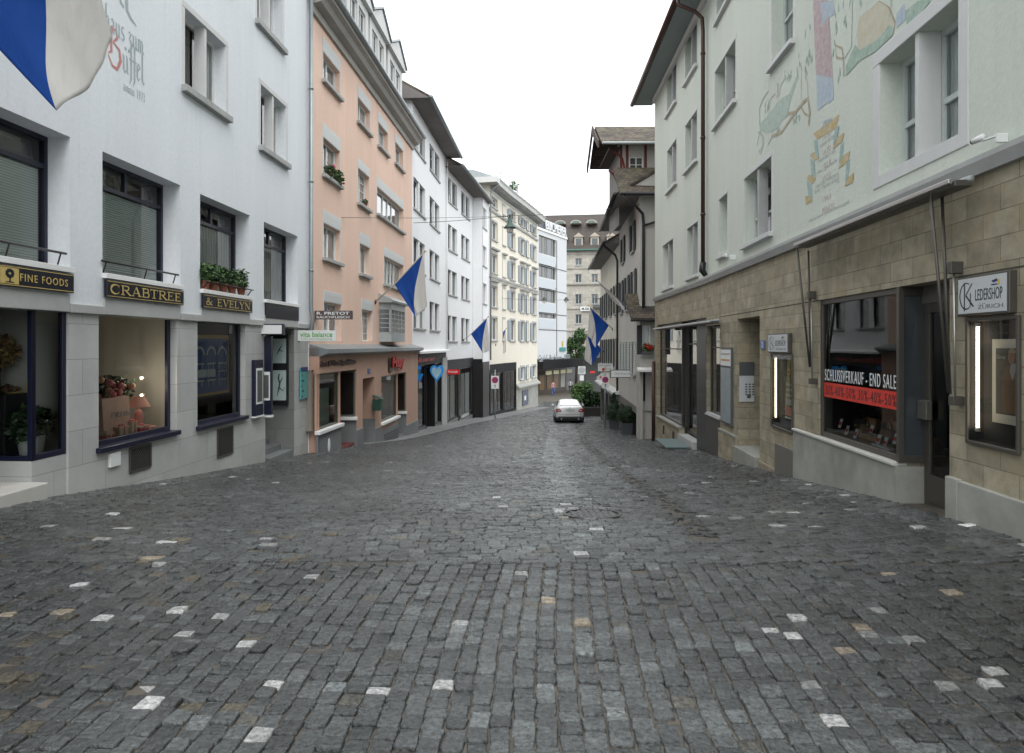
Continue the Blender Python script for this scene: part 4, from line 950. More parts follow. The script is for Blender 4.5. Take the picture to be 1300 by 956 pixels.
# small drain gratings
def drain(x, y, lab, rz=0):
    s = thing('street_drain', lab, 'drain', loc=(x, y, fz(y)), group=None)
    Mm = Matrix.Translation((x, y, fz(y) + .004)) @ Matrix.Rotation(math.atan(-.08), 4, 'X')
    t = MB()
    for k in range(6): t.box(-.2, .2, -.18 + k * .07, -.15 + k * .07, -.01, .008)
    t.box(-.23, -.2, -.2, .24, -.01, .01); t.box(.2, .23, -.2, .24, -.01, .01); t.build('grate', mat('cast_iron', (.05, .05, .052)), s, Mm)
drain(gut(24) - .1, 24, 'small iron drain in the gutter line below the car')

# ================================================================== PINK HOUSE
W = Frame((-5.288 - .0 + .012, 18.47), (-4.47, 31.7)); WP_ = W
b2 = thing('town_house', 'salmon pink plastered house with grey cornice and dormers, second on the left', 'house', M=at_wall(W, 6))
H = 10.62
rows = [
 (410, 431, 65.6, 101, 49.8), (454, 469.5, 123, 153.6, 110), (480, 492, 155, 184, 143.5), (501.5, 511.5, 180, 206.5, 170),
 (410, 431, 174, 221, 158), (454.3, 468.5, 213, 257, 203), (478.5, 512, 237, 271, 226),
 (410.5, 431.5, 283, 327, 268.5), (456.5, 469, 309, 347, 296), (487.5, 512, 325, 360, 315),
 (411, 433, 383, 433, 371), (459, 472.5, 393, 433, 381.5), (489.5, 495.5, 398, 434, 393.8)]
hs_ = []
for (ul, ur, vt, vb, vs) in rows: hs_.append((W.x(ul), W.x(ur), W.z(ul, vb), W.z(ul, vt), .2))
ZL = 1.52
MB().wall(0, W.L, ZL, H, hs_).build('wall', M_PINK, b2, W)
shell(b2, W, 0, W.L, -3, H, 9, M_PINK)
for i, (ul, ur, vt, vb, vs) in enumerate(rows):
    h = hs_[i]; w = h[1] - h[0]
    mull = (.5,) if w < 1.6 else (.25, .5, .75)
    if i in (6, 9): mull = (.33, .5, .66)
    o = win(b2, W, h[0], h[1], h[2], h[3], .14, M_WHITEPAINT, .045, mull=mull, bars=(3 if i in (5, 11) else 0), inner=((M_SHEER, 'sides') if i % 3 else (M_CURTB, 'full')), sill=((.10, .09, .12) if i < 10 else None))
    zt = W.z(ul, vs)
    s_ = MB(); pr = .012; sw = .07
    s_.box(h[0] - sw, h[0] - .001, -pr, .02, h[2], h[3]); s_.box(h[1] + .001, h[1] + sw, -pr, .02, h[2], h[3]); s_.box(h[0] - sw, h[1] + sw, -pr - .002, .02, h[3] + .001, zt + .06)
    s_.build('surround', M_PLASTSUR, o, W, bevel=.005)
    # roller shutter box with a shallow joint
    MB().box(h[0] + .01, h[1] - .01, -.02, .02, h[3] + .02, zt - .03).build('shutter_box', mat('shutter_box_grey', (.52, .54, .53), .6), o, W, bevel=.004)
# geraniums on the sill of the second floor window
x = (hs_[4][0] + hs_[4][1]) / 2; z = hs_[4][2]
for i, (dx_, lab) in enumerate(((-.42, 'trailing geranium with pink bloom on the pink house sill, nearer pot'), (.38, 'green trailing plant on the pink house sill, farther pot'))):
    s = thing('window_plant', lab, 'plant', M=at_wall(W, x + dx_, z), group='potted plants on the pink house sill')
    MB().leaves((x + dx_, -.08, z + .16), (.24, .15, .2), 220, .05).build('foliage', LEAF, s, W)
    MB().lathe([(0, 0), (.07, 0), (.09, .12), (0, .12)], (x + dx_, -.06, z + .01), 12).build('pot', mat('terracotta', (.24, .08, .045)), s, W)
    if i == 0: MB().leaves((x + dx_ + .1, -.14, z + .3), (.1, .06, .08), 30, .04, 1).build('blossoms', mat('geranium_pink', (.6, .08, .2)), s, W)
s = thing('window_plant', 'small potted plant with orange bloom behind the middle pink window', 'plant', M=at_wall(W, (hs_[5][0] + hs_[5][1]) / 2, hs_[5][2]))
MB().leaves(((hs_[5][0] + hs_[5][1]) / 2, -.05, hs_[5][2] + .14), (.15, .1, .13), 90, .045).build('foliage', LEAF, s, W); MB().lathe([(0, 0), (.06, 0), (.08, .1), (0, .1)], ((hs_[5][0] + hs_[5][1]) / 2, -.05, hs_[5][2] + .01), 12).build('pot', mat('terracotta', (.24, .08, .045)), s, W)
# cornice
t = MB(); t.xprism([(.1, H - .30), (-.08, H - .30), (-.10, H - .12), (-.30, H - .06), (-.38, H + .06), (-.50, H + .12), (-.52, H + .26), (.1, H + .26)], -.0, W.L + .05)
t.build('cornice', mat('cornice_stone', (.36, .35, .325), .8, var=.2, scale=3), b2, W)
MB().tube([(-.02, -.56, H + .28), (W.L + .1, -.56, H + .28)], .08, 10).build('gutter', M_ZINC, b2, W, smooth=True)
# mansard and dormers
t = MB(); t.xprism([(-.40, H + .27), (.95, H + 2.9), (4.5, H + 4.1), (8.9, H + 1), (8.9, H + .27)], 0.02, W.L)
ro = t.build('roof', M_SLATEGREY, b2, W)
for i, (ul, ur) in enumerate(((395, 433), (439, 466.5), (468.5, 489), (491.5, 509.5))):
    a, d = W.x(ul, -.15), W.x(ur, -.15)
    if i == 0: a = d - 2.4
    d0 = MB(); zt = H + 2.05; ym = -.18
    d0.wall(a, d, H + .27, zt, [(a + (d - a) * .14, a + (d - a) * .47, H + .62, zt - .28, .1), (a + (d - a) * .53, a + (d - a) * .86, H + .62, zt - .28, .1)], ym)
    d0.quad([(a, ym, H + .27), (a, 1.6, H + .27), (a, 1.6, zt), (a, ym, zt)][::-1]); d0.quad([(d, ym, H + .27), (d, 1.6, H + .27), (d, 1.6, zt), (d, ym, zt)])
    dm = d0.build('dormer', M_PLASTSUR, b2, W)
    for q in (0, 1):
        x0 = a + (d - a) * (.14 + .39 * q); x1 = x0 + (d - a) * .33
        fr_ = MB(); fr_.box(x0, x0 + .05, ym + .06, ym + .1, H + .62, zt - .28); fr_.box(x1 - .05, x1, ym + .06, ym + .1, H + .62, zt - .28); fr_.box(x0 + .05, x1 - .05, ym + .06, ym + .1, H + .62, H + .67); fr_.box(x0 + .05, x1 - .05, ym + .06, ym + .1, zt - .33, zt - .28)
        fr_.box((x0 + x1) / 2 - .02, (x0 + x1) / 2 + .02, ym + .065, ym + .1, H + .67, zt - .33)
        fr_.build('window_frame', M_WHITEPAINT, dm, W)
        MB().quad([(x0, ym + .085, H + .62), (x1, ym + .085, H + .62), (x1, ym + .085, zt - .28), (x0, ym + .085, zt - .28)]).build('pane', M_FARGLASS, dm, W)
    cx = (a + d) / 2
    MB().prism([(a - .12, zt + .002), (d + .12, zt + .002), (d + .12, zt + .1), (cx, zt + .72), (a - .12, zt + .1)], ym - .14, 2.0).build('dormer_gable', M_PLASTSUR, dm, W)
    MB().prism([(a - .16, zt + .12), (cx, zt + .76), (d + .16, zt + .12), (d + .16, zt + .18), (cx, zt + .84), (a - .16, zt + .18)], ym - .2, 2.2).build('dormer_roof', M_ZINC, dm, W)
# ledge roof over the shopfront, and the shopfront itself
a = W.x(391, -.5); a = .0
t = MB(); t.xprism([(0.0, ZL + .10), (-.46, ZL - .03), (-.50, ZL - .03), (-.50, ZL - .14), (-.28, ZL - .22), (0, ZL - .22)], a, W.L + .15)
t.build('shopfront_roof', M_ZINC, b2, W)
YS = -.26
def px(u, v): return W.p(u, v, YS)
s1a, s1b = W.x(402.5, YS), W.x(432, YS); s1c = W.x(452.5, YS)
d1a, d1b = W.x(460.5, YS), W.x(475.5, YS); s2a, s2c, s2b = W.x(484, YS), W.x(505, YS), W.x(516, YS)
zt1 = W.z(402, 475, YS); zsill = W.z(402, 548, YS); zt2 = W.z(484, 478, YS); zsl2 = W.z(484, 537, YS)
hl = [(s1a, s1b, zsill, zt1, .12), (s1b + .001, s1c, -6, zt1, .8), (d1a, d1b, -6, W.z(460, 481, YS), .75), (s2a, s2c, zsl2, zt2, .12), (s2c + .001, s2b, -6, zt2, .7)]
MB().wall(0, W.L, -3.2, ZL - .1, hl, YS).build('shopfront_wall', M_PINKLOW, b2, W)
MB().quad([(0, YS, -3), (0, .1, -3), (0, .1, ZL), (0, YS, ZL)][::-1]).build('shopfront_return', M_PINKLOW, b2, W)
MB().quad([(W.L, YS, -3), (W.L, .1, -3), (W.L, .1, ZL), (W.L, YS, ZL)]).build('shopfront_return', M_PINKLOW, b2, W)
M_SHFR = mat('olive_grey_frame', (.10, .11, .085), .5, var=.1)
o = glazing(b2, W, s1a, s1b, zsill, zt1, YS + .06, M_SHFR, .05)
room(o, W, s1a, s1b - .03, YS + .14, 1.5, zsill, zt1 + .1, M_ROOM)
MB().box(s1a + .1, s1b - .1, YS + .3, YS + .32, zsill + .02, zt1 - .45).build('blind', mat('pale_blind', (.42, .50, .44), .8), o, W)
MB().box(s1a - .05, s1b + .08, YS - .10, YS + .05, zsill - .09, zsill + .004).build('sill', M_WHITEPAINT, o, W, bevel=.01)
o = glazing(b2, W, s2a, s2c, zsl2, zt2, YS + .06, M_SHFR, .05)
room(o, W, s2a, s2c, YS + .14, 1.3, zsl2, zt2 + .1, M_ROOMDARK)
MB().box(s2a - .05, s2c + .08, YS - .10, YS + .05, zsl2 - .09, zsl2 + .004).build('sill', M_WHITEPAINT, o, W, bevel=.01)
MB().box(s2a + .5, s2a + .75, YS + .135, YS + .139, zt2 - .55, zt2 - .25).build('red_sticker', M_RED, o, W)
for (xa, xb, zs_, zt_, dp, lab) in ((s1b, s1c, zsill, zt1, .62, 1), (s2c, s2b, zsl2, zt2, .55, 2)):
    # cranked display facing up the street inside the recess
    pw = W.w(xb, YS + .0, 0); Wj = Frame((W.w(xb, YS + dp, 0).x, pw.y - .02), (pw.x, pw.y - .02))
    if Wj.L > .1:
        oo = glazing(b2, Wj, .03, Wj.L - .03, zs_ + .03, zt_ - .05, -.04, M_SHFR, .05, name='return_window', glass=M_GLASS)
        MB().box(-.02, Wj.L + .04, -.14, .02, zs_ - .08, zs_ + .02).build('sill', M_WHITEPAINT, oo, Wj, bevel=.008)
        MB().box(0, Wj.L, -.035, .02, -4, zs_ - .082).build('plinth', M_GREYPLINTH, oo, Wj)
        MB().box(.08, Wj.L - .08, .006, .012, zs_ + .06, zt_ - .1).build('dim_interior', M_DARK, oo, Wj)
    MB().quad([(xa, YS + .8, -4), (xb, YS + .8, -4), (xb, YS + .8, zt_), (xa, YS + .8, zt_)]).build('recess_back', M_ROOMDARK, b2, W)
    MB().box(xa + .05, xb - .0, YS + .05, YS + .75, -4, W.g(xb) + .14).build('doorstep', M_RUST if lab == 1 else M_GREYPLINTH, b2, W)
MB().quad([(d1a, YS + .74, -4), (d1b, YS + .74, -4), (d1b, YS + .74, 1), (d1a, YS + .74, 1)]).build('house_door', mat('dark_oak', (.06, .04, .03), .5, var=.2), b2, W)
MB().box(d1b - .012, d1b + .02, YS - .02, YS + .74, W.g(d1b) - .4, W.g(d1b) + .85).build('jamb_plinth', M_GREYPLINTH, b2, W)
# plinth
t = MB()
for (a, d, zz) in ((0, s1a - .02, -1.02 + .0), (s1a - .02, s1b, zsill - .10), (s1c, d1a, -.98), (d1b, s2a - .02, -1.0), (s2a - .02, s2c, zsl2 - .1), (s2b, W.L, -1.15)):
    zz2 = min(zz, zsill - .1)
    MB().box(a + .002, d - .002, YS - .035, YS + .02, -3.4, {0: W.z(395, 559, YS)}.get(a, zz2 if zz > -.9 else W.g((a + d) / 2) + .55)).build('plinth', M_GREYPLINTH, b2, W, bevel=.01)
t = MB()
for k in range(5): t.box(s2a + .3, s2c - .1, YS - .045, YS - .036, zsl2 - .5 - k * .1, zsl2 - .46 - k * .1)
t.build('vent_louvre', M_BLACK, b2, W)
MB().ball((s1a + .85, YS - .04, zsill - .48), (.10, .02, .20), 12).build('oval_plate', M_SIGNWHITE, b2, W, smooth=True)
# oriel
ua, ub = 496, 515.5
a, d = W.x(496, -.42), W.x(515, -.42); zb, zt = ZL + .2, W.z(496, 384, -.42)
t = MB()
O_ = [(a, 0), (a + .12, -.42), (d - .12, -.42), (d, 0)]
def poly_wall(pts, z0, z1):
    for i in range(len(pts) - 1): t.quad([(pts[i][0], pts[i][1], z0), (pts[i + 1][0], pts[i + 1][1], z0), (pts[i + 1][0], pts[i + 1][1], z1), (pts[i][0], pts[i][1], z1)])
poly_wall(O_, zb, zb + .35); poly_wall(O_, zt - .25, zt)
t.quad([(p[0], p[1], zb) for p in O_][::-1]); 
for p in O_[1:3]: t.box(p[0] - .05, p[0] + .05, p[1] + .002, p[1] + .08, zb + .35, zt - .25)
n_ = 4
for k in range(1, n_): xk = a + .12 + (d - a - .24) * k / n_; t.box(xk - .02, xk + .02, -.415, -.39, zb + .35, zt - .25)
for k in range(1, 5): zk = zb + .35 + (zt - zb - .6) * k / 5; t.box(a + .12, d - .12, -.417, -.39, zk - .015, zk + .015); t.quad([(a, .0, zk - .015), (a + .12, -.42, zk - .015), (a + .12, -.42, zk + .015), (a, 0, zk + .015)])
t.xprism([(.02, zt + .001), (-.5, zt + .001), (-.52, zt + .08), (-.42, zt + .16), (.02, zt + .34)], a - .08, d + .08)
orl = t.build('oriel', M_GREYPAINT, b2, W)
t = MB(); t.quad([(a + .02, -.03, zb + .3), (a + .13, -.40, zb + .3), (a + .13, -.40, zt - .2), (a + .02, -.03, zt - .2)]); t.quad([(a + .13, -.40, zb + .3), (d - .13, -.40, zb + .3), (d - .13, -.40, zt - .2), (a + .13, -.40, zt - .2)]); t.quad([(d - .13, -.40, zb + .3), (d - .02, -.03, zb + .3), (d - .02, -.03, zt - .2), (d - .13, -.40, zt - .2)])
t.build('pane', M_FARGLASS, orl, W)
# signs on the pink house
Wq = Frame((-5.25, 18.9), (-3.9, 18.9))
s = thing('projecting_sign', 'brown projecting sign reading R. PRETOT RAUCHFLEISCH on the pink house', 'sign', M=Wq.M @ Matrix.Translation((0, 0, 2.2)))
a, d, z0, z1 = Wq.x(400.5), Wq.x(447.5), Wq.z(420, 405.5), Wq.z(420, 394.5)
MB().box(a, d, -.06, .06, z0, z1).build('board', mat('sign_brown', (.085, .055, .055), .5), s, Wq, bevel=.004)
text('lettering', 'R. PRETOT', s, Wq, a + .05, d - .07, (z0 + z1) / 2 + .005, z1 - .03, -.062, M_SIGNWHITE, offset=.02)
text('lower_lettering', 'RAUCHFLEISCH', s, Wq, a + .05, d - .07, z0 + .025, (z0 + z1) / 2 - .025, -.062, M_SIGNWHITE, offset=.01)
MB().box(a - .3, a - .001, -.02, .02, z0 + .05, z0 + .09).build('bracket', M_BLACK, s, Wq)
a, d = W.x(406, YS), W.x(450, YS); z0 = W.z(406, 463, YS); z1 = W.z(406, 456.5, YS)
s = thing('facade_lettering', 'dark brown letters over the first shop window of the pink house', 'lettering', M=at_wall(W, a, z0, YS))
text('letters', 'Ross & Wurst-Spezialit\u00e4ten', s, W, a, d, z0 - .09, z1 - .04, YS - .01, mat('letter_brown', (.05, .02, .018), .5), ext=.03, offset=.03)
a, d = W.x(494, YS), W.x(510.5, YS); z0 = W.z(494, 471, YS); z1 = W.z(494, 453, YS)
s = thing('neon_sign', 'red script letters on black backing over the second window of the pink house', 'sign', M=at_wall(W, a, z0, YS))
MB().box(a - .2, a + .35, YS - .06, YS - .03, z0 - .02, z1 - .03).build('backing', M_BLACK, s, W, bevel=.02)
text('letters', 'Hasy', s, W, a + .05, d - .1, z0, z1, YS - .08, mat('dull_red2', (.40, .012, .012), .5), ext=.05, offset=.03, slant=.15)
s = thing('house_number_plate', 'small blue house number plate beside the pink doorway', 'sign', M=at_wall(W, W.x(467, YS), .5, YS))
MB().box(W.x(466.5, YS), W.x(469.5, YS), YS - .02, YS, W.z(467, 474.5, YS), W.z(467, 468, YS)).build('plate', mat('enamel_blue', (.03, .06, .22), .35), s, W)
s = thing('mailbox', 'dark green mailbox with pitched lid hanging between pink doorway and window', 'mailbox', M=at_wall(W, W.x(478, YS), -1, YS))
a, z0, z1 = W.x(480, YS - .2), W.z(478, 521, YS), W.z(478, 506, YS)
MB().box(a, a + .34, YS - .28, YS - .001, z0 + .04, z1).build('box', mat('mailbox_green', (.015, .055, .04), .4), s, W, bevel=.01)
MB().xprism([(YS, z1 + .12), (YS - .31, z1 + .0), (YS - .31, z1 + .03), (YS, z1 + .16)], a - .03, a + .37).build('lid', mat('mailbox_green', (.015, .055, .04)), s, W)

# ================================================================== WHITE HOUSE with deep eaves
def facade(lab, A, B, H, zb, wm, cols, rows_, depth=.18, rear=8, low=None, name='town_house', shellm=None, y=0):
    Wf = Frame(A, B); b = thing(name, lab, 'house', M=at_wall(Wf, Wf.L / 2))
    return Wf, b
W = Frame((-4.47, 31.72), (-3.87, 41.4)); 
b3 = thing('town_house', 'white plastered house with deep brown eaves above the red lettered shopfront', 'house', M=at_wall(W, 5))
H3 = 12.55; cols = [(524.6, 539.6), (545.2, 557.8)]
rws = [(W.z(524.6, 147.5), W.z(524.6, 185)), (W.z(524.6, 223), W.z(524.6, 263)), (W.z(524.6, 300), W.z(524.6, 341)), (W.z(524.6, 375), W.z(524.6, 416))]
hs3 = [(W.x(a) + .05, W.x(d), z0, z1, .16) for a, d in cols for z1, z0 in rws]
Z3 = 1.30
MB().wall(0, W.L, Z3, H3, hs3).build('wall', M_WHITEWALL, b3, W); shell(b3, W, 0, W.L, -4, H3, 9, M_WHITEWALL)
for i, h in enumerate(hs3):
    win(b3, W, h[0], h[1], h[2], h[3], .14, M_GREYPAINT, .035, sill=(.06, .08, .07), post=(.5, .26), pm=M_WHITEWALL, inner=[(M_CURTB, 'left'), None, (M_CURTB, 'sides'), None][i % 4])
eaves(b3, W, -.35, W.L + .1, H3, .86, 4.5, 3.0, M_TILE, M_SOFFIT, M_ZINC)
MB().xprism([(-.86, H3 - .02), (4.5, H3 + 2.98), (4.5, H3 - .0), (0, H3 - .02)], -.36, -.30).build('gable_board', M_SOFFIT, b3, W)
MB().xprism([(0, Z3 + .06), (-.34, Z3 + .0), (-.34, Z3 - .1), (0, Z3 - .1)], -.02, W.L - .05).build('white_canopy', M_WHITEPAINT, b3, W)
sh = [(W.x(525), W.x(541), -6, .62, .1), (W.x(541.2), W.x(551.5), -6, .62, 1.2), (W.x(552), W.x(560), -6, .62, .1)]
MB().wall(0, W.L, -4.5, Z3 - .101, sh, -.02).build('shopfront_fascia', mat('black_fascia', (.009, .009, .011), .6, spec=.25), b3, W)
for (a, d) in ((sh[0][0], sh[0][1]), (sh[2][0], sh[2][1])):
    o = glazing(b3, W, a, d, W.g(d) + .22, .62, .06, M_BLACK, .05); room(o, W, a, d, .13, 1.4, W.g(d) + .25, .7, M_ROOMDARK, M_ROOMGREY, M_ROOM)
    MB().box(a, d, 0, .06, -4.4, W.g(d) + .215).build('base', M_DARKGREY, o, W)
    if a > 2: MB().box(a + .1, d - .1, .2, .22, W.g(d) + .25, .2).build('display_panel', mat('pale_blind', (.42, .50, .44), .8), o, W)
MB().quad([(sh[1][0], 1.18, -4), (sh[1][1], 1.18, -4), (sh[1][1], 1.18, 1), (sh[1][0], 1.18, 1)]).build('shop_door', M_DARK, b3, W)
MB().box(W.x(560.3), W.L - .02, -.10, -.022, -4.4, .9).build('grey_pier', M_GREYSTONE, b3, W)
s = thing('shop_lettering', 'dark red raised letters on the black fascia of the shop left of the heart sign', 'sign', M=at_wall(W, 1, .9))
text('letters', 'Bl\u00e4sener', s, W, W.x(526, -.03), W.x(551, -.03), W.z(526, 461, -.03), W.z(526, 454, -.03), -.03, mat('dull_red', (.42, .012, .012), .5), ext=.04, offset=.03)
# heart sign facing up the street
def heart(cx, cz, w, h):
    pts = []
    for k in range(36):
        q = 2 * math.pi * k / 36; x = 16 * math.sin(q) ** 3; z = 13 * math.cos(q) - 5 * math.cos(2 * q) - 2 * math.cos(3 * q) - math.cos(4 * q)
        pts.append((cx + x / 32 * w, cz + (z + 2.5) / 29 * h))
    return pts
Wh = Frame((-4.2, 35.6), (-2.8, 35.6)); a, d, z0, z1 = Wh.x(546), Wh.x(563.5), Wh.z(550, 486), Wh.z(550, 463.5)
s = thing('heart_sign', 'bright blue heart shaped sign projecting over the shop door', 'sign', M=Wh.M @ Matrix.Translation((a, 0, z0)))
MB().prism(heart((a + d) / 2, (z0 + z1) / 2, d - a, z1 - z0), -.06, .06).build('heart', mat('heart_blue', (.01, .26, .72), .4), s, Wh)
MB().prism(heart((a + d) / 2 - .02, (z0 + z1) / 2 + .02, (d - a) * .72, (z1 - z0) * .72), -.072, -.0601).build('heart_face', mat('heart_pale', (.30, .50, .60), .5, var=.3, scale=14), s, Wh)
MB().box(a - .5, a + .1, -.02, .02, z1 - .12, z1 - .08).build('bracket', M_BLACK, s, Wh)
for i, (u, v, sz, lab) in enumerate(((532.5, 479, .42, 'small blue pennant hanging inside the shop window left of the heart sign'),)):
    Wk = Frame((-4.6, 33.1), (-3.6, 33.1)); x, z = Wk.x(u), Wk.z(u, v)
    s = thing('hanging_decoration', lab, 'decoration', M=Wk.M @ Matrix.Translation((x, 0, z)))
    MB().prism([(x - .18, z + .16), (x, z - .26), (x + .18, z + .16)], -.02, .02).build('pennant', mat('heart_blue', (.01, .26, .72)), s, Wk)
    MB().tube([(x, 0, z + .16), (x, 0, z + .6)], .006, 5).build('cord', M_BLACK, s, Wk)
Wk = Frame((-4.45, 31.9), (-3.4, 31.9))
s = thing('shop_sign', 'blue and white small sign under the dark red letters', 'sign', M=Wk.M @ Matrix.Translation((Wk.x(522), 0, .5)))
MB().box(Wk.x(523.5), Wk.x(534), -.03, .03, Wk.z(525, 469), Wk.z(525, 464.5)).build('board', mat('heart_blue', (.01, .26, .72)), s, Wk); MB().box(Wk.x(524), Wk.x(529), -.035, -.028, Wk.z(525, 468.6), Wk.z(525, 466.5)).build('white_band', M_SIGNWHITE, s, Wk)
t = MB(); t.tube([(W.L - .05, -.1, H3 - .1), (W.L - .05, -.1, Z3 - .1)], .05, 8); t.build('downpipe', M_WHITEPAINT, b3, W, smooth=True)

# ================================================================== second WHITE HOUSE with a projecting wing
W = Frame((-3.87, 41.42), (-2.76, 49.7))
b4 = thing('town_house', 'white plastered house with a projecting pale wing and small red shop sign', 'house', M=at_wall(W, 4))
H4 = 12.0; cols = [(567, 580.2), (585.6, 596)]
rws = [(W.z(566.5, 221.8), W.z(566.5, 253)), (W.z(566.5, 282), W.z(566.5, 314.7)), (W.z(567.6, 341), W.z(567.6, 372.8)), (W.z(567.6, 400), W.z(567.6, 433))]
hs4 = [(W.x(a), W.x(d), z0, z1, .16) for a, d in cols for z1, z0 in rws]; Z4 = .72
MB().wall(0, W.L, Z4, H4, hs4).build('wall', M_WHITEWALL, b4, W); shell(b4, W, 0, W.L + 3, -5, H4, 9, M_WHITEWALL)
for i, h in enumerate(hs4): win(b4, W, h[0], h[1], h[2], h[3], .14, M_GREYPAINT, .035, sill=(.06, .08, .07), post=(.5, .26), pm=M_WHITEWALL, inner=[None, (M_CURTB, 'half'), None, (M_CURTB, 'sides')][i % 4])
eaves(b4, W, -.2, W.L + 2.6, H4, 1.0, 4.5, 3.0, M_TILE, M_SOFFIT, M_ZINC)
Wb = Frame((-3.0, 49.72), (-2.08, 49.72)); MB().box(0, Wb.L, 0, 2.9, -5, H4 - .04).build('wing', M_WHITEWALL, b4, Wb)
Ww = Frame((-2.08 + .01, 49.72), (-1.72 + .01, 52.4))
wr = [(262, 288), (311, 336.8), (358.9, 385), (405, 430)]
hw = [(Ww.x(612.9), Ww.x(617.6), Ww.z(612.9, b), Ww.z(612.9, a), .14) for a, b in wr]
MB().wall(0, Ww.L, .4, H4 - .05, hw, -.01).build('wing_wall', M_WHITEWALL, b4, Ww)
for h in hw: win(b4, Ww, h[0], h[1], h[2], h[3], .1, M_WHITEPAINT, .05, mull=(.5,), sill=(.06, .08, .07), inner=(M_CURTB, 'sides'))
MB().box(0, Wb.L, -.03, .0, -5, Z4 - .1).build('dark_pilaster', mat('polished_dark_stone', (.014, .012, .012), .35, var=.3, spec=.3), b4, Wb)
MB().box(0, Ww.L, -.04, -.012, -5, .39).build('dark_pilaster', mat('polished_dark_stone', (.03, .027, .026)), b4, Ww)
sh = [(.35, W.x(581), -6, .1, .1), (W.x(582), W.L - .12, -6, .1, .1)]
MB().wall(0, W.L, -5, Z4 - .002, sh, -.05).build('shopfront_fascia', mat('black_fascia', (.022, .022, .026)), b4, W)
for i, (a, d) in enumerate(((sh[0][0], sh[0][1]), (sh[1][0], sh[1][1]))):
    o = glazing(b4, W, a, d, W.g(a) + .3 if i else W.g(d) + .35, .1, .03, M_BRONZE, .05, mull=(.33,) if i == 0 else (.5,)); room(o, W, a, d, .11, 1.5, W.g(d) + .3, .2, M_ROOM, M_ROOMGREY, M_ROOMGREY if i == 0 else M_ROOM)
    MB().box(a, d, -.02, .03, -5, W.g(d) + .295).build('base', M_GREYPLINTH, o, W)
    MB().box(a + (d - a) * .38, d - .15, .2, .22, W.g(d) + .3, -.3).build('display_panel', M_SHEER, o, W)
Wk = Frame((-3.85, 41.2), (-3.0, 41.2))
s = thing('projecting_sign', 'small bright red sign with white letters beside the heart sign', 'sign', M=Wk.M @ Matrix.Translation((Wk.x(567), 0, 0)))
a, d, z0, z1 = Wk.x(567.3), Wk.x(583.2), Wk.z(570, 475.2), Wk.z(570, 469.2)
MB().box(a, d, -.04, .04, z0, z1).build('board', mat('bright_red', (.62, .006, .008), .4), s, Wk, bevel=.004); text('lettering', 'Triumph', s, Wk, a + .06, d - .1, z0 + .07, z1 - .07, -.042, M_SIGNWHITE, offset=.02)

# ================================================================== CREAM HOUSE, curved front
CP = [(-1.72, 52.42), (-.75, 56.5), (.30, 60.3), (1.38, 64.3), (2.43, 68.4)]
W = Frame(CP[0], CP[1]); W5 = W
b5 = thing('corner_house', 'tall cream house with grey shutters, bracketed cornice and roof railing on the bend', 'house', M=at_wall(W, 2))
H5 = 13.8
def rz5(Wf, u, v): return Wf.z(u, v)
zr = [(W.z(623.5, 249) , W.z(623.5, 261)), (W.z(623.5, 279.5), W.z(623.5, 302.5)), (W.z(623.5, 321), W.z(623.5, 345.5)), (W.z(623.5, 362), W.z(623.5, 389)), (W.z(624, 403), W.z(624, 432))]
zr = [(a, b) for a, b in zr]
colsets = [[(623.5, 631, 0), (638, 643, 2)], [(647.5, 655, 1)], [(660.5, 665.5, 1), (668, 672.5, 1)], [(675.5, 680.5, 1)]]
seg = []
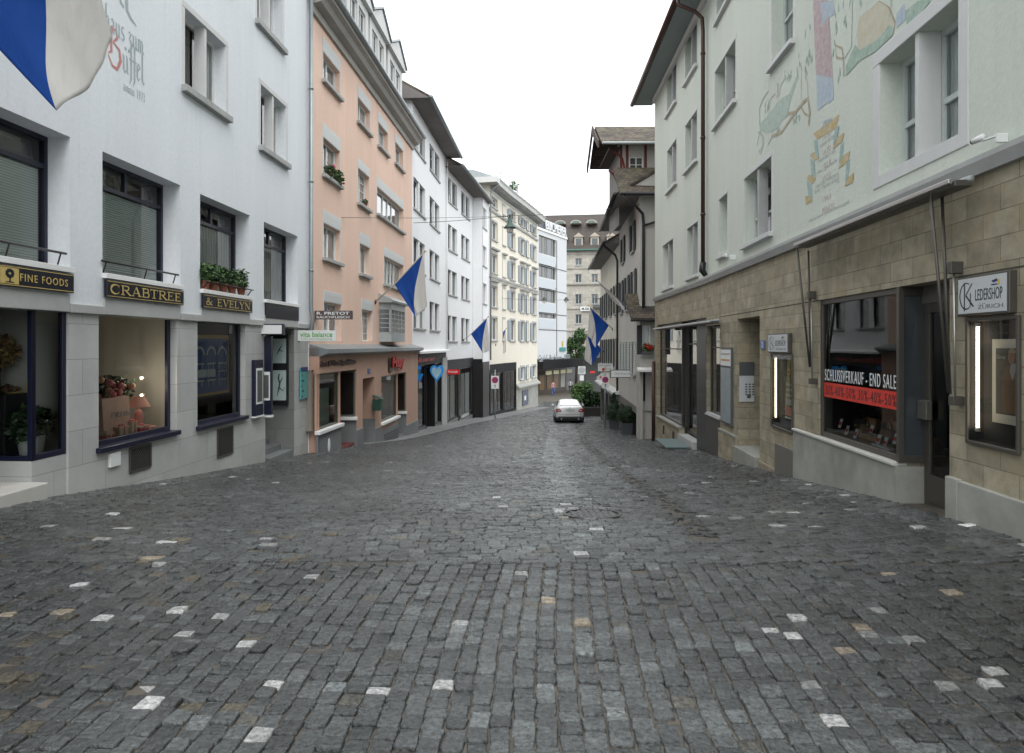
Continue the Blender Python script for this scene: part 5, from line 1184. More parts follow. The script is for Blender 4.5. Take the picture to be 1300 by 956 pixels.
for i in range(4):
    Wf = Frame(CP[i], CP[i + 1]); seg.append(Wf)
    hh = []
    for (ua, ub, sh_) in colsets[i]:
        a, d = Wf.x(ua), Wf.x(ub); a = max(.25, a); d = min(Wf.L - .2, d)
        if d - a < .5: d = a + .8
        for (zt, zb) in zr + ([(-.35, -1.45)] if i > 1 else []): hh.append((a, d, zb, zt, .15, sh_))
    zlow = .15 if i < 2 else -1.9
    MB().wall(0, Wf.L, zlow, H5 - .75, hh).build('wall', M_CREAM, b5, Wf)
    for j, h in enumerate(hh):
        r_ = j % (6 if i > 1 else 5)
        o = win(b5, Wf, h[0], h[1], h[2], h[3], .11, M_WHITEPAINT, .06, mull=(.5,), glass=M_FARGLASS, sill=(.1, .1, .1))
        t = MB(); sw = .1; t.box(h[0] - sw, h[0] - .002, -.03, .02, h[2], h[3]); t.box(h[1] + .002, h[1] + sw, -.03, .02, h[2], h[3]); t.box(h[0] - sw, h[1] + sw, -.032, .02, h[3] + .002, h[3] + .16); t.build('surround', M_GREYSTONE, o, Wf)
        if r_ in (2, 3): MB().xprism([(0, h[3] + .3), (-.2, h[3] + .3), (-.24, h[3] + .42), (0, h[3] + .46)], h[0] - .2, h[1] + .2).build('hood', M_GREYSTONE, o, Wf)
        if h[5] and r_ > 0 or (h[5] == 1):
            w = (h[1] - h[0]) / 2
            for (xa, sgn) in ((h[0] - w - .02, 0), (h[1] + .02, 1)):
                if xa < -.1 or xa + w > Wf.L + .15: continue
                if h[5] == 2 and sgn == 0: continue
                MB().box(xa, xa + w - .02, -.09, -.04, h[2] + .02, h[3] - .01).build('shutter', M_SHUT, o, Wf)
    # string courses, cornice with brackets, roof edge
    e0 = -.0
    for zc_ in ((zr[0][1] - .35), (zr[2][1] - .30)): MB().xprism([(.0, zc_ - .1), (-.1, zc_ - .1), (-.14, zc_ + .05), (0, zc_ + .1)], e0, Wf.L).build('string_course', M_GREYSTONE, b5, Wf)
    t = MB(); t.xprism([(.0, H5 - .76), (-.06, H5 - .76), (-.08, H5 - .4), (-.75, H5 - .36), (-.8, H5 - .1), (-.9, H5 + .02), (0, H5 + .02)], e0, Wf.L + .02)
    t.build('cornice', M_PLASTSUR, b5, Wf)
    t = MB(); nb = int(Wf.L / .42)
    for k in range(nb): xk = (k + .5) * Wf.L / nb; t.xprism([(-.085, H5 - .62), (-.085, H5 - .41), (-.6, H5 - .41), (-.6, H5 - .5)], xk - .07, xk + .07)
    t.build('brackets', M_GREYSTONE, b5, Wf)
    MB().xprism([(-.88, H5 + .021), (-.86, H5 + .1), (1.2, H5 + .85), (7, H5 + .85), (7, H5 + .021)], e0, Wf.L).build('roof', M_ZINC, b5, Wf)
    t = MB(); nr_ = 3
    for k in range(nr_ + 1): xk = Wf.L * k / nr_; t.tube([(xk, -.55, H5 + .15), (xk, -.55, H5 + 1.25)], .03, 6)
    for zz in (1.25, .8): t.tube([(0, -.55, H5 + zz), (Wf.L, -.55, H5 + zz)], .02, 6)
    t.build('roof_railing', M_ZINC, b5, Wf)
W = seg[0]
MB().quad([(0, 0, -6), (0, 8, -6), (0, 8, H5), (0, 0, H5)][::-1]).build('side_wall', M_CREAM, b5, W)
MB().box(-.9, -.0, -.85, 8, H5 - .36, H5 + .05).build('side_cornice', M_PLASTSUR, b5, W)
W = seg[3]; MB().quad([(W.L, 0, -6), (W.L, 8, -6), (W.L, 8, H5), (W.L, 0, H5)]).build('side_wall', M_CREAM, b5, W)
t = MB(); t.tube([(.1, -.7, H5 - .3), (.1, -.2, H5 - .7), (.1, -.12, H5 - 1.2), (.1, -.12, .5)], .06, 8); t.build('downpipe', M_ZINC, b5, seg[0], smooth=True)
for i in (0, 1):   # dark glazed shopfront
    Wf = seg[i]
    t = MB().wall(0, Wf.L, -5.2, .15, [(.3, Wf.L - .25, Wf.g(Wf.L / 2) + .25, -.55, .12)], -.08); t.build('shopfront', mat('matt_black', (.008, .008, .009), .7, spec=.2), b5, Wf)
    o = glazing(b5, Wf, .3, Wf.L - .25, Wf.g(Wf.L / 2) + .25, -.55, .0, M_BLACK, .06, mull=(.33, .66)); room(o, Wf, .3, Wf.L - .25, .1, 2, -4, -.5, M_ROOMDARK)
for i in (2, 3):   # stone base under the shuttered windows
    Wf = seg[i]
    MB().wall(0, Wf.L, -5.2, -1.9, [], -.08).build('stone_base', M_MARBLE, b5, Wf)
    MB().xprism([(0, -1.7), (-.35, -2.0), (-.35, -2.12), (0, -2.1)], 0, Wf.L).build('base_ledge', M_MARBLE, b5, Wf)
Wf = seg[2]
o = board('poster_case', 'framed dark poster with pale mark on the stone base past the dark shopfront', 'poster case', Wf, 1.9, Wf.L - .1, -3.75, -2.4, -.14, -.08, M_DARKGREY, mat('poster_slate', (.06, .08, .12), .4))
MB().box(2.5, 3.1, -.155, -.147, -3.3, -2.9).build('white_mark', M_SIGNWHITE, o, Wf)
s = thing('roof_plant', 'green potted shrub on the railed roof of the cream house', 'plant', M=seg[2].M @ Matrix.Translation((1, .5, H5 + .8)))
MB().leaves((1, .4, H5 + 1.5), (.45, .4, .55), 160, .12).build('foliage', LEAF, s, seg[2]); MB().box(.7, 1.3, .2, .7, H5 + .6, H5 + 1.05).build('planter', M_GREYSTONE, s, seg[2])

# ================================================================== WHITE OFFICE BUILDING with roof letters
W = Frame((3.25, 86), (7.25, 94.2))
b6 = thing('office_building', 'white modern office building with ribbon windows and dark roof letters at the end', 'building', M=at_wall(W, 4))
H6 = W.z(682, 290.5); xm = W.x(706)
rr = [(297, 320), (329.7, 350.6), (361, 382), (394.6, 403)]
hh = [(.0 + .02, xm, W.z(682, b), W.z(682, a), .25) for a, b in rr]
MB().wall(-3, W.L, -.1, H6, hh).build('wall', mat('white_panel', (.55, .575, .59), .6, var=.04, scale=1), b6, W); shell(b6, W, -3, W.L, -5, H6, 12, M_WHITEWALL)
for h in hh:
    w = h[1] - h[0]
    o = win(b6, W, h[0], h[1], h[2], h[3], .2, mat('bronze_anod', (.22, .19, .13), .4, metal=.4), .08, mull=(.27, .45, .55, .82), glass=M_FARGLASS)
    MB().box(h[0] + w * .05, h[0] + w * .24, .27, .28, h[2] + .1, h[3] - .1).build('blind', M_SHEER, o, W)
t = MB()
for (a, b) in rr: zt = W.z(682, b) - .15; t.box(0, xm - .3, -.03, .0, zt - 1.15, zt)
t.build('parapet_panels', mat('pale_blue_panel', (.48, .52, .56), .5), b6, W)
t = MB()
for (a, b) in rr: zt = W.z(682, b) - .15; t.box(0, W.L, -.035, -.001, zt - 1.35, zt - 1.25)
t.box(xm + .1, xm + .25, -.04, -.001, -.1, H6 - .6); t.build('dark_joints', M_DARKGREY, b6, W)
MB().box(-1, W.L + .1, -.12, .3, H6 - .02, H6 + .25).build('roof_edge', M_WHITEPAINT, b6, W)
s = thing('roof_lettering', 'large dark roof letters spelling BUCHERER on the white office building', 'sign', M=W.M @ Matrix.Translation((2, 0, H6)))
text('letters', 'BUCHERER', s, W, W.x(692, .4), W.x(717.5, .4), H6 + .45, H6 + 1.6, .35, mat('letter_face_white', (.62, .64, .66), .5), ext=.18, offset=.015)
MB().box(W.x(690), W.L, .5, .56, H6 + .15, H6 + 1.8).build('backing_frame', mat('slate_backing', (.09, .10, .11), .6), s, W)
t = MB()
for k in range(7): t.box(2 + k, 2.06 + k, .36, .42, H6 + .2, H6 + .5)
t.build('supports', M_BLACK, s, W)
# canopy and shops beneath
MB().box(-3, W.L + 1.0, -1.9, .2, -1.25, -.14).build('canopy', mat('matt_black', (.008, .008, .009), .7, spec=.2), b6, W)
t = MB()
for k in range(4):
    x0 = .0 + k * 2.3
    t.box(x0, x0 + 1.7, -1.0, -.9, -2.0, -1.55)
t.build('shop_name_boxes', mat('pale_lit_box', (.60, .58, .36), .5), b6, W)
for k in range(4):
    x0 = 0 + k * 2.3
    MB().box(x0 + .1, x0 + 1.5, -.05, .0, -3.9, -2.1).build('shop_window', mat('amber_display', (.19, .11, .035), .4, var=.4, scale=1.5) if k < 3 else M_ROOMGREY, b6, W)
MB().box(-3, W.L, .0, .2, -5, -.12).build('shopfront', mat('dark_brown_front', (.05, .035, .028), .4), b6, W)
s = thing('canopy_lettering', 'grey raised lettering along the black canopy edge of the office building', 'sign', M=W.M @ Matrix.Translation((1, -1.9, -.2)))
text('letters', 'Carl F. Bucherer  1888', s, W, W.x(684, -1.9), W.x(724, -1.9), -.35, .45, -1.8, M_ZINC, ext=.08)
s = thing('wall_sign', 'small turquoise sign on the corner of the white office building', 'sign', M=W.M @ Matrix.Translation((W.x(710), 0, 0)))
MB().box(W.x(710), W.x(717.5), -.1, -.04, W.z(712, 446), W.z(712, 441)).build('board', mat('teal_board', (.03, .22, .20), .5), s, W)
s = thing('wall_emblem', 'thin yellow vertical emblem on the corner of the white office building', 'sign', M=W.M @ Matrix.Translation((W.x(713), 0, 2)))
MB().box(W.x(713.3), W.x(714.5), -.1, -.04, W.z(713, 440), W.z(713, 433)).build('bar', mat('emblem_yellow', (.55, .40, .03), .5), s, W)

# ================================================================== SANDSTONE BUILDING at the end
W = Frame((2, 120), (28, 116.5))
b7 = thing('department_building', 'large sandstone building with brown mansard roof closing the street', 'building', M=at_wall(W, 12))
H7 = W.z(719, 319)
M_SAND2 = blocks('pale_sandstone', (.33, .315, .275), (.41, .39, .345), (.23, .22, .19), 1.1, .5, .012, .8, .2, bump=.3)
us = [(730.5, 738.5), (751, 758.5)]; vs = [(328, 336.5), (348, 359), (373.5, 386), (399, 411), (428, 440)]
st_ = W.x(751) - W.x(730.5); a0 = W.x(730.5); ww = W.x(738.5) - a0
hh = []
for k in range(-2, 5):
    for (vt, vb) in vs: hh.append((a0 + k * st_, a0 + k * st_ + ww, W.z(734, vb), W.z(734, vt), .3))
MB().wall(0, W.L, -5, H7, hh).build('wall', M_SAND2, b7, W); shell(b7, W, 0, W.L, -5, H7, 14, M_SAND2)
for h in hh: win(b7, W, h[0], h[1], h[2], h[3], .2, M_GREYPAINT, .1, mull=(.5,), glass=M_FARGLASS, sill=(.15, .12, .12))
t = MB()
for v_ in (322.5, 341, 361, 392, 420): z = W.z(719, v_); t.xprism([(0, z - .15), (-.3 if v_ in (361,) else -.12, z - .1), (-.35 if v_ == 361 else -.16, z + .1), (0, z + .15)], 0, W.L)
t.build('string_course', M_SAND2, b7, W)
zr_ = W.z(719, 267)
MB().xprism([(-.6, H7), (-.6, H7 + .2), (2.6, H7 + 3.4), (7.5, zr_ + .6), (14, H7 + .2), (14, H7)], -.4, W.L).build('roof', M_SLATE, b7, W)
MB().tube([(-.4, -.65, H7 + .1), (W.L, -.65, H7 + .1)], .15, 8).build('gutter', mat('verdigris', (.05, .13, .10), .6), b7, W)
for k in range(-1, 4):
    x = a0 + ww / 2 + k * st_
    dm = MB().box(x - .7, x + .7, .2, 3, H7 + .8, H7 + 2.4).build('dormer', mat('sandy_trim', (.36, .32, .27), .8), b7, W)
    MB().box(x - .45, x + .45, .15, .3, H7 + .9, H7 + 2.1).build('pane', M_FARGLASS, dm, W)
    MB().prism([(x - .9, H7 + 2.401), (x + .9, H7 + 2.401), (x, H7 + 3.1)], .0, 3.2).build('dormer_gable', mat('sandy_trim', (.36, .32, .27)), dm, W)
    dm = MB().prism(arc(x - .6, H7 + 5.2, .95, .6, 0, 180, 10), 3.2, 5.5).build('eyebrow_dormer', mat('sandy_trim', (.36, .32, .27)), b7, W)
    MB().prism(arc(x - .6, H7 + 5.25, .7, .42, 0, 180, 10), 3.15, 3.3).build('pane', mat('green_glass', (.08, .13, .12), .15), dm, W)
bx_ = W.x(762); MB().box(bx_ - 1.2, W.L, -1.4, 0, W.z(762, 391), W.z(762, 388)).build('balcony_slab', M_DARKGREY, b7, W)
t = MB()
for k in range(9): t.box(bx_ - 1.1 + k * .3, bx_ - 1.05 + k * .3, -1.35, -1.3, W.z(762, 388), W.z(762, 380))
t.box(bx_ - 1.2, bx_ + 2, -1.37, -1.28, W.z(762, 380.5), W.z(762, 379.5)); t.build('balcony_railing', M_BLACK, b7, W)
s = thing('street_name_sign', 'white sign band high on the sandstone building left of the big flag', 'sign', M=W.M @ Matrix.Translation((W.x(738), 0, 7)))
MB().box(W.x(737), W.x(750), -.35, -.25, W.z(740, 395), W.z(740, 389.5)).build('board', M_SIGNWHITE, s, W); text('lettering', 'MUSIK', s, W, W.x(738.5), W.x(748.5), W.z(740, 394), W.z(740, 390.5), -.36, M_BLACK, offset=.02)
MB().wall(0, W.L, -5.2, W.z(719, 458), [], -.4).build('dark_ground_floor', M_DARKGREY, b7, W)
# ================================================================== RIGHT, pale green house over sandstone shops
JX, JY = 5.10, 18.6
W = Frame((JX, JY), (3.823, -4.0)); WR1 = W            # near wing (x=0 at the bend)
W2 = Frame((5.32, 26.4), (JX, JY)); WR2 = W2           # far wing
b8 = thing('town_house', 'pale green painted house with wall painting over sandstone shopfronts, nearest on the right', 'house', M=at_wall(W, 8))
HC = 3.36; HE = 10.78
def wz(Wf, u, v): return Wf.z(u, v)
big = (W.x(1117), W.x(1217.5))
w1 = [((979.6, 1007), 86, -60, 1), ((907.7, 934), 162, 92.5, 2), ((910, 933), 29, -45, 2), ((913, 923.6), 326, 254, 0), ((945, 979.6), 312.5, 228, 2)]
hsr = [(W.x(a), W.x(d), W.z(a, vb), W.z(a, vt), .24) for (a, d), vb, vt, k in w1]
zb_, zt_ = W.z(1117, 222), W.z(1117, 81)
hsr.append((big[0], big[1], zb_, zt_, .28))
# upper floors above the painting, outside the picture but part of the house
for s0 in (9.0, 12.2, 15.6, 19): hsr.append((s0, s0 + 1.1, 8.0, 9.6, .24))
hsr.append((14.2, 16.4, 4.2, 6.0, .28)); hsr.append((18.4, 20.6, 4.2, 6.0, .28))
MB().wall(0, W.L, HC, HE, hsr).build('wall', M_GREEN, b8, W)
w2 = [((846.6, 858.7), 148, 91.5), ((870, 885), 107, 46.6), ((847, 859), 245, 193), ((870, 885), 219, 160.6), ((841.5, 854.7), 368, 312.7), ((872.5, 886), 353.7, 291)]
hsr2 = [(W2.x(a), W2.x(d), W2.z(a, vb), W2.z(a, vt), .22) for (a, d), vb, vt in w2]
MB().wall(0, W2.L, HC, HE, hsr2).build('wall', M_GREEN, b8, W2)
MB().quad([(0, 9, -3), (W.L, 9, -3), (W.L, 9, HE), (0, 9, HE)][::-1]).quad([(W.L, 0, -3), (W.L, 9, -3), (W.L, 9, HE), (W.L, 0, HE)]).build('rear_walls', M_GREEN, b8, W)
MB().quad([(0, 0, -4), (0, 8, -4), (0, 8, HE), (0, 0, HE)][::-1]).quad([(-.0, 8, -4), (W2.L, 8, -4), (W2.L, 8, HE), (0, 8, HE)][::-1]).build('side_wall', M_GREEN, b8, W2)
M_PALEFR = mat('pale_green_frame', (.50, .55, .53), .5, var=.05)
for i, h in enumerate(hsr):
    w = h[1] - h[0]
    if i == 5 or i >= 10:
        o = win(b8, W, h[0], h[1], h[2], h[3], .26, M_PALEFR, .07, mull=(.47, .53), trans=(.42,), mw=.06, inner=(M_SHEER, 'full'), post=(.5, .085), pm=M_PLASTSUR, back=M_ROOMDARK)
        t = MB(); sw = .17; t.box(h[0] - sw, h[0] - .002, -.012, .04, h[2] - sw * .9, h[3]); t.box(h[1] + .002, h[1] + sw, -.012, .04, h[2] - sw * .9, h[3]); t.box(h[0] - sw, h[1] + sw, -.014, .04, h[3] + .002, h[3] + sw); t.box(h[0], h[1], -.013, .04, h[2] - sw * .9, h[2] - .002)
        t.build('surround', M_PLASTSUR, o, W, bevel=.008)
        continue
    narrow = w < 1.0 and i == 3
    o = win(b8, W, h[0], h[1], h[2], h[3], .2, M_PALEFR, .05, mull=(() if narrow else (.28, .72) if i > 1 else (.5,)), trans=(.38,), mw=.045, inner=(M_CURTB, 'full') if i % 2 else (M_SHEER, 'sides'), post=(None if (narrow or w < 1.3 and i == 0) else (.5, .11)), pm=M_GREYSTONE, sill=(.09, .08, .09), sm=M_PLASTSUR)
    surround(o, W, h[0], h[1], h[2], h[3], .09, .008, M_PLASTSUR)
for i, h in enumerate(hsr2):
    o = win(b8, W2, h[0], h[1], h[2], h[3], .18, M_PALEFR, .05, mull=(.28, .72), trans=(.38,), mw=.045, inner=(M_CURTB, 'full') if i % 2 else (M_SHEER, 'sides'), post=(.5, .11), pm=M_GREYSTONE, sill=(.09, .08, .09), sm=M_PLASTSUR)
    surround(o, W2, h[0], h[1], h[2], h[3], .09, .008, M_PLASTSUR)
# eaves with gutter
eaves(b8, W2, -.7, W2.L + .0, HE, .68, 5, 3.6, M_TILE, M_SOFFITG, M_COPPER)
eaves(b8, W, -.0, W.L, HE, .68, 5, 3.6, M_TILE, M_SOFFITG, M_COPPER)
t = MB(); t.xprism([(.02, HE - .2), (-.07, HE - .2), (-.10, HE - .05), (.02, HE - .05)], 0, W2.L); t.build('eaves_moulding', M_PLASTSUR, b8, W2)
# brown downpipe at the bend
t = MB(); t.tube([(.02, -.75, HE - .05), (.02, -.72, HE - .25), (.05, -.3, HE - .45), (.10, -.13, HE - .65), (.10, -.11, HE - 1), (.10, -.11, HC + .35)], .052, 12)
for z in (HE - 1.6, HE - 3.8, HE - 5.8): t.tube([(.10, -.11, z), (.10, -.11, z + .06)], .066, 12)
dp = t.build('downpipe', M_COPPER, b8, W, smooth=True)
MB().tube([(.10, -.11, HC + .40), (.10, -.13, HC + .18), (.10, -.04, HC + .05)], [.085, .085, .06], 12).build('pipe_shoe', M_BLACK, dp, W, smooth=True)
# stone cornice, ground floor
for Wf in (W, W2):
    t = MB(); t.xprism([(.05, HC - .16), (-.06, HC - .16), (-.10, HC - .05), (-.10, HC), (.05, HC + .03)], 0, Wf.L); t.build('cornice', M_GREYSTONE, b8, Wf)
ZC = HC - .16
SW = (W.x(1039), W.x(1139.5)); DR = (SW[1] + .001, W.x(1205.5)); Zt = W.z(1040, 381); ZtD = Zt
SB = .22
EN = (W.x(936.5), W.x(964.5)); ZE = W.z(936, 405)
CS2 = (W.x(979), W.x(1007)); 
LS = (W2.x(834), W2.L); LSr = W.x(914.5)
CH = [(W.x(1229) + .012, W.x(1297) - .012, W.z(1229, 562) + .012, W.z(1229, 404) - .012, .13), (W.x(980) + .012, W.x(1007.5) - .012, W.z(980, 541) + .012, W.z(980, 448) - .012, .13)]
holes = CH + [(SW[0], SW[1], SB, Zt, .10), (DR[0], DR[1], -3, ZtD, .34), (EN[0], EN[1], -3, ZE, 1.5), (-.01, LSr, -4, W.z(913, 412), .30)]
MB().wall(0, W.L, -3.2, ZC, holes, .0).build('stone_wall', M_SAND, b8, W)
MB().wall(0, W2.L, -4.2, ZC, [(LS[0], W2.L + .01, -5, W2.z(834, 413), .30)], .0).build('stone_wall', M_SAND, b8, W2)
# groove and joint
t = MB(); zg = W.z(1016, 385)
for (a, d) in ((LSr - .02, SW[0]), (DR[1], W.L)): t.box(a, d, -.0025, .01, zg - .012, zg + .004)
t.box(LSr - .04, LSr - .02, -.0025, .01, W.z(913, 405), ZC); t.build('shadow_joint', mat('dark_joint', (.05, .045, .035), .9), b8, W)
# plinths
a = W.x(1010.5)
t = MB(); t.box(a, SW[1] - .002, -.05, .09, -3, SB - .035); t.box(SW[1] - .002, SW[1] + .16 - .16 + .0, -.05, .3, -3, SB - .035)
t.build('plinth', M_MARBLE, b8, W, bevel=.008)
MB().box(a - .01, SW[1] + .01, -.07, .10, SB - .034, SB + .002).build('plinth_cap', mat('pale_cap', (.56, .56, .52), .5, var=.1), b8, W, bevel=.006)
MB().box(SW[1] - .0, SW[1] + .05, -.049, .34, -3, SB - .036).build('door_reveal', M_MARBLE, b8, W)
t = MB(); t.box(DR[1] + .002, DR[1] + .22, -.05, .3, -2, SB + .05); t.box(DR[1] + .225, W.L, -.045, .3, -2, SB + .04); t.build('plinth', M_MARBLE, b8, W, bevel=.01)
# shop window with display
o = glazing(b8, W, SW[0], SW[1] + .02, SB + .005, Zt, .03, M_BRONZE, .075)
t = MB(); t.box(SW[1] - .005, SW[1] + .06, -.012, .045, SB + .01, Zt - .001); t.box(SW[1], SW[1] + .06, .27, .34, SB + .01, Zt - .001); t.box(SW[1], SW[1] + .055, .045, .27, SB + .01, SB + .09); t.box(SW[1], SW[1] + .055, .045, .27, Zt - .1, Zt - .001); t.build('corner_frame', M_BRONZE, o, W); MB().box(SW[1] + .01, SW[1] + .03, .045, .27, SB + .09, Zt - .1).build('return_pane', M_FARGLASS, o, W)
room(o, W, SW[0] + .005, SW[1] + 1.15, .101, 2.6, -.35, Zt + .02, M_ROOMDARK, M_BOARD, M_ROOMDARK)
MB().box(SW[0] + .05, SW[1] - .02, .11, .95, SB - .03, SB + .07).build('display_shelf', mat('ochre_shelf', (.26, .20, .09), .7, var=.2), o, W)
# SALE banner on the glass
a, d = W.x(1049), W.x(1146.5) ; d = min(d, SW[1] - .08); a = SW[0] + .1
z1, z0 = W.z(1052, 486.5), W.z(1052, 505)
s = thing('sale_banner', 'red sale banner with discounts under the words SCHLUSSVERKAUF END SALE on the glass', 'banner', M=at_wall(W, a, z0, .02))
MB().box(a, d, .046, .052, z0, z1).build('red_band', mat('banner_red', (.60, .035, .02), .5), s, W)
text('discounts', '30%-40%-50% 30%-40%-50%', s, W, a + .05, d - .05, z0 + .035, z1 - .035, .046, M_BLACK, ext=.002, space=1.15)
text('lettering', 'SCHLUSSVERKAUF - END SALE', s, W, a + .03, d - .06, z1 + .03, z1 + .20, .05, M_SIGNWHITE, ext=.003, space=1.2)
# leather goods and price cards
ML = [mat('tan_leather', (.42, .24, .10), .5, var=.3), mat('brown_leather', (.20, .10, .045), .45, var=.3), mat('dark_leather', (.025, .02, .018), .4, var=.2), mat('cream_leather', (.45, .38, .27), .5, var=.1)]
labs = ['tan', 'brown', 'black', 'cream']
def bag(x, y, z, w, k, lab):
    s = thing('handbag', lab, 'handbag', M=at_wall(W, x, z, y), group='leather bags in the shop window')
    h = w * .62
    MB().xprism([(y - .09, z), (y + .09, z), (y + .04, z + h), (y - .04, z + h)], x - w / 2, x + w / 2).build('body', ML[k], s, W, bevel=.025)
    t = MB(); t.tube([(x + w * .3 * math.cos(R(q)), y, z + h - .01 + w * .42 * math.sin(R(q))) for q in range(0, 181, 20)], .009, 6); t.build('strap', ML[2], s, W, smooth=True)
    MB().box(x - .03, x + .03, y - .085, y - .06, z + h * .45, z + h * .6).build('clasp', M_GOLD, s, W)
def card(x, y, z, lab):
    s = thing('price_card', lab, 'price card', M=at_wall(W, x, z, y), group='price cards in the shop window')
    MB().xprism([(y, z), (y + .006, z), (y + .046, z + .13), (y + .04, z + .13)], x - .045, x + .045).build('card', M_SIGNWHITE, s, W)
    MB().xprism([(y + .008, z + .04), (y + .012, z + .04), (y + .026, z + .085), (y + .022, z + .085)], x - .035, x + .035).build('red_print', M_RED, s, W)
L_ = SW[1] - SW[0]; z = SB + .07
bl = [(.18, .55, .34, 2, 'black handbag at the far left of the sale window'), (.42, .62, .40, 0, 'large tan handbag, second from the left in the sale window'), (.72, .40, .28, 1, 'small brown handbag in the left half of the sale window'), (1.0, .68, .42, 0, 'wide tan handbag at the back of the sale window centre'), (1.28, .45, .30, 1, 'brown handbag in the centre of the sale window'), (1.58, .66, .40, 1, 'brown handbag at the back right of the sale window'), (1.85, .38, .30, 2, 'black handbag in the front right of the sale window'), (2.15, .55, .32, 0, 'tan handbag nearest the shop door')]
for x, y, w, k, lab in bl:
    if x < L_ - .2: bag(SW[0] + x, y, z, w, k, lab)
s = thing('leather_coat', 'folded brown leather jacket lying on the shelf under the banner', 'jacket', M=at_wall(W, SW[0] + 1.1, z, .3))
t = MB(); t.ball((SW[0] + 1.15, .30, z + .05), (.32, .12, .06), 14, jit=.25); t.build('jacket', ML[0], s, W, smooth=True); MB().box(SW[0] + .98, SW[0] + 1.3, .2, .32, z + .09, z + .105).build('collar', ML[1], s, W)
for i, (x, y) in enumerate(((.22, .22), (.40, .24), (.80, .20), (1.05, .3), (1.45, .22), (1.72, .18), (1.95, .2), (2.2, .2))):
    if x < L_ - .1: card(SW[0] + x, y, z + (.08 if i % 3 == 0 else 0), 'white price card, number %s from the left in the sale window' % ['first', 'second', 'third', 'fourth', 'fifth', 'sixth', 'seventh', 'eighth'][i])
for x, lab in ((1.75, 'flat white price strip lying near the right of the sale window'),):
    s = thing('price_strip', lab, 'price card', M=at_wall(W, SW[0] + x, z, .12)); MB().box(SW[0] + 1.5, SW[0] + 2.0, .13, .18, z, z + .03).build('strip', M_SIGNWHITE, s, W)
# door
o = glazing(b8, W, DR[0] + .06, DR[1] - .01, -.30, W.z(1155, 388, .3), .27, M_BRONZE, .11, name='shop_door')
MB().box(DR[0] + .17, DR[1] - .12, .265, .34, -.19, .12).build('kick_panel', M_BRONZE, o, W)
MB().box(DR[0] + .03, DR[1], .26, .33, W.z(1155, 388, .3) + .002, ZtD).build('transom_panel', mat('bronze_panel', (.14, .13, .115), .5), o, W)
MB().box(DR[0] - .02 + .06, DR[0] + .24, .20, .27, W.z(1168, 532, .2), W.z(1168, 508, .2)).build('push_plate', mat('plate_bronze', (.20, .19, .17), .35, metal=.6), o, W, bevel=.006)
t = MB(); t.box(DR[0] - .01, DR[1] - .002, -.16, .34, -2, -.302 + .0); t.build('door_step', mat('pale_step', (.47, .45, .41), .55, var=.2, scale=5), b8, W, bevel=.012)
for k, (x, y, z_, w) in enumerate(((DR[0] + .5, .9, .25, .3), (DR[0] + .8, 1.1, -.1, .35))): bag(x, y, z_, w, 2 - k, ['black handbag on a stand behind the shop door glass', 'brown handbag low behind the shop door glass'][k])
# GK sign and lit case
def gk_sign(Wf, u0, u1, vt, vb, vt2, lab, small=False):
    a, d = Wf.x(u0), Wf.x(u1); z1, z0 = Wf.z(u0, vt), Wf.z(u0, vb); w, h = d - a, z1 - z0
    s = thing('shop_sign', lab, 'sign', M=at_wall(Wf, a, z0, -.12))
    MB().box(a, d, -.07, -.0, z0, z1).build('case', M_BRONZE, s, Wf, bevel=.008)
    MB().box(a + w * .035, d - w * .035, -.076, -.06, z0 + h * .06, z1 - h * .06).build('face', M_SIGNGREY, s, Wf)
    t = MB(); yy = -.076
    lw = .036 * h
    cx, cz = a + w * .21, z0 + h * .5
    t.stroke(arc(cx, cz, w * .135, h * .33, 62, 318, 16), [lw * (.5 + .7 * math.sin(math.pi * i / 16)) for i in range(17)], yy, .002)
    t.stroke([(a + w * .175, z0 + h * .84), (a + w * .17, z0 + h * .12)], lw * 1.2, yy - .0003, .002)
    t.stroke([(a + w * .33, z0 + h * .80), (a + w * .20, z0 + h * .52)], lw * .8, yy - .0006, .002)
    t.stroke([(a + w * .20, z0 + h * .52), (a + w * .36, z0 + h * .22)], lw * 1.2, yy - .0009, .002)
    t.stroke([(a + w * .30, z0 + h * .56), (a + w * .295, z0 + h * .28)], lw, yy - .0012, .002)
    t.build('monogram', M_BLACK, s, Wf)
    text('lettering', 'LEDERSHOP', s, Wf, a + w * .39, a + w * .90, z0 + h * .36, z0 + h * .64, yy, mat('sign_green_ink', (.03, .05, .05), .5), ext=.002)
    text('lower_lettering', 'ZURICH', s, Wf, a + w * .44, a + w * .91, z0 + h * .15, z0 + h * .25, yy, mat('sign_grey_ink', (.14, .15, .16), .5), ext=.002)
    t = MB(); t.box(a + w * .48, a + w * .485, yy - .002, yy, z0 + h * .27, z0 + h * .29)
    for k in range(2): t.box(a + w * (.535 + k * .03), a + w * (.545 + k * .03), yy - .002, yy, z0 + h * .265, z0 + h * .285)
    t.build('dots', M_BLACK, s, Wf)
    t = MB(); t.prism([(a + w * .70, z0 + h * .80), (a + w * .80, z0 + h * .84), (a + w * .82, z0 + h * .78), (a + w * .74, z0 + h * .75)], yy - .002, yy); t.box(a + w * .70, a + w * .81, yy - .002, yy, z0 + h * .69, z0 + h * .72); t.build('emblem_lines', mat('emblem_indigo', (.02, .02, .12), .5), s, Wf)
    MB().prism(arc(a + w * .82, z0 + h * .76, w * .035, h * .075, -90, 90, 8) , yy - .0025, yy - .0005).build('emblem_yellow', mat('emblem_yellow2', (.55, .38, .06), .5), s, Wf)
    return s
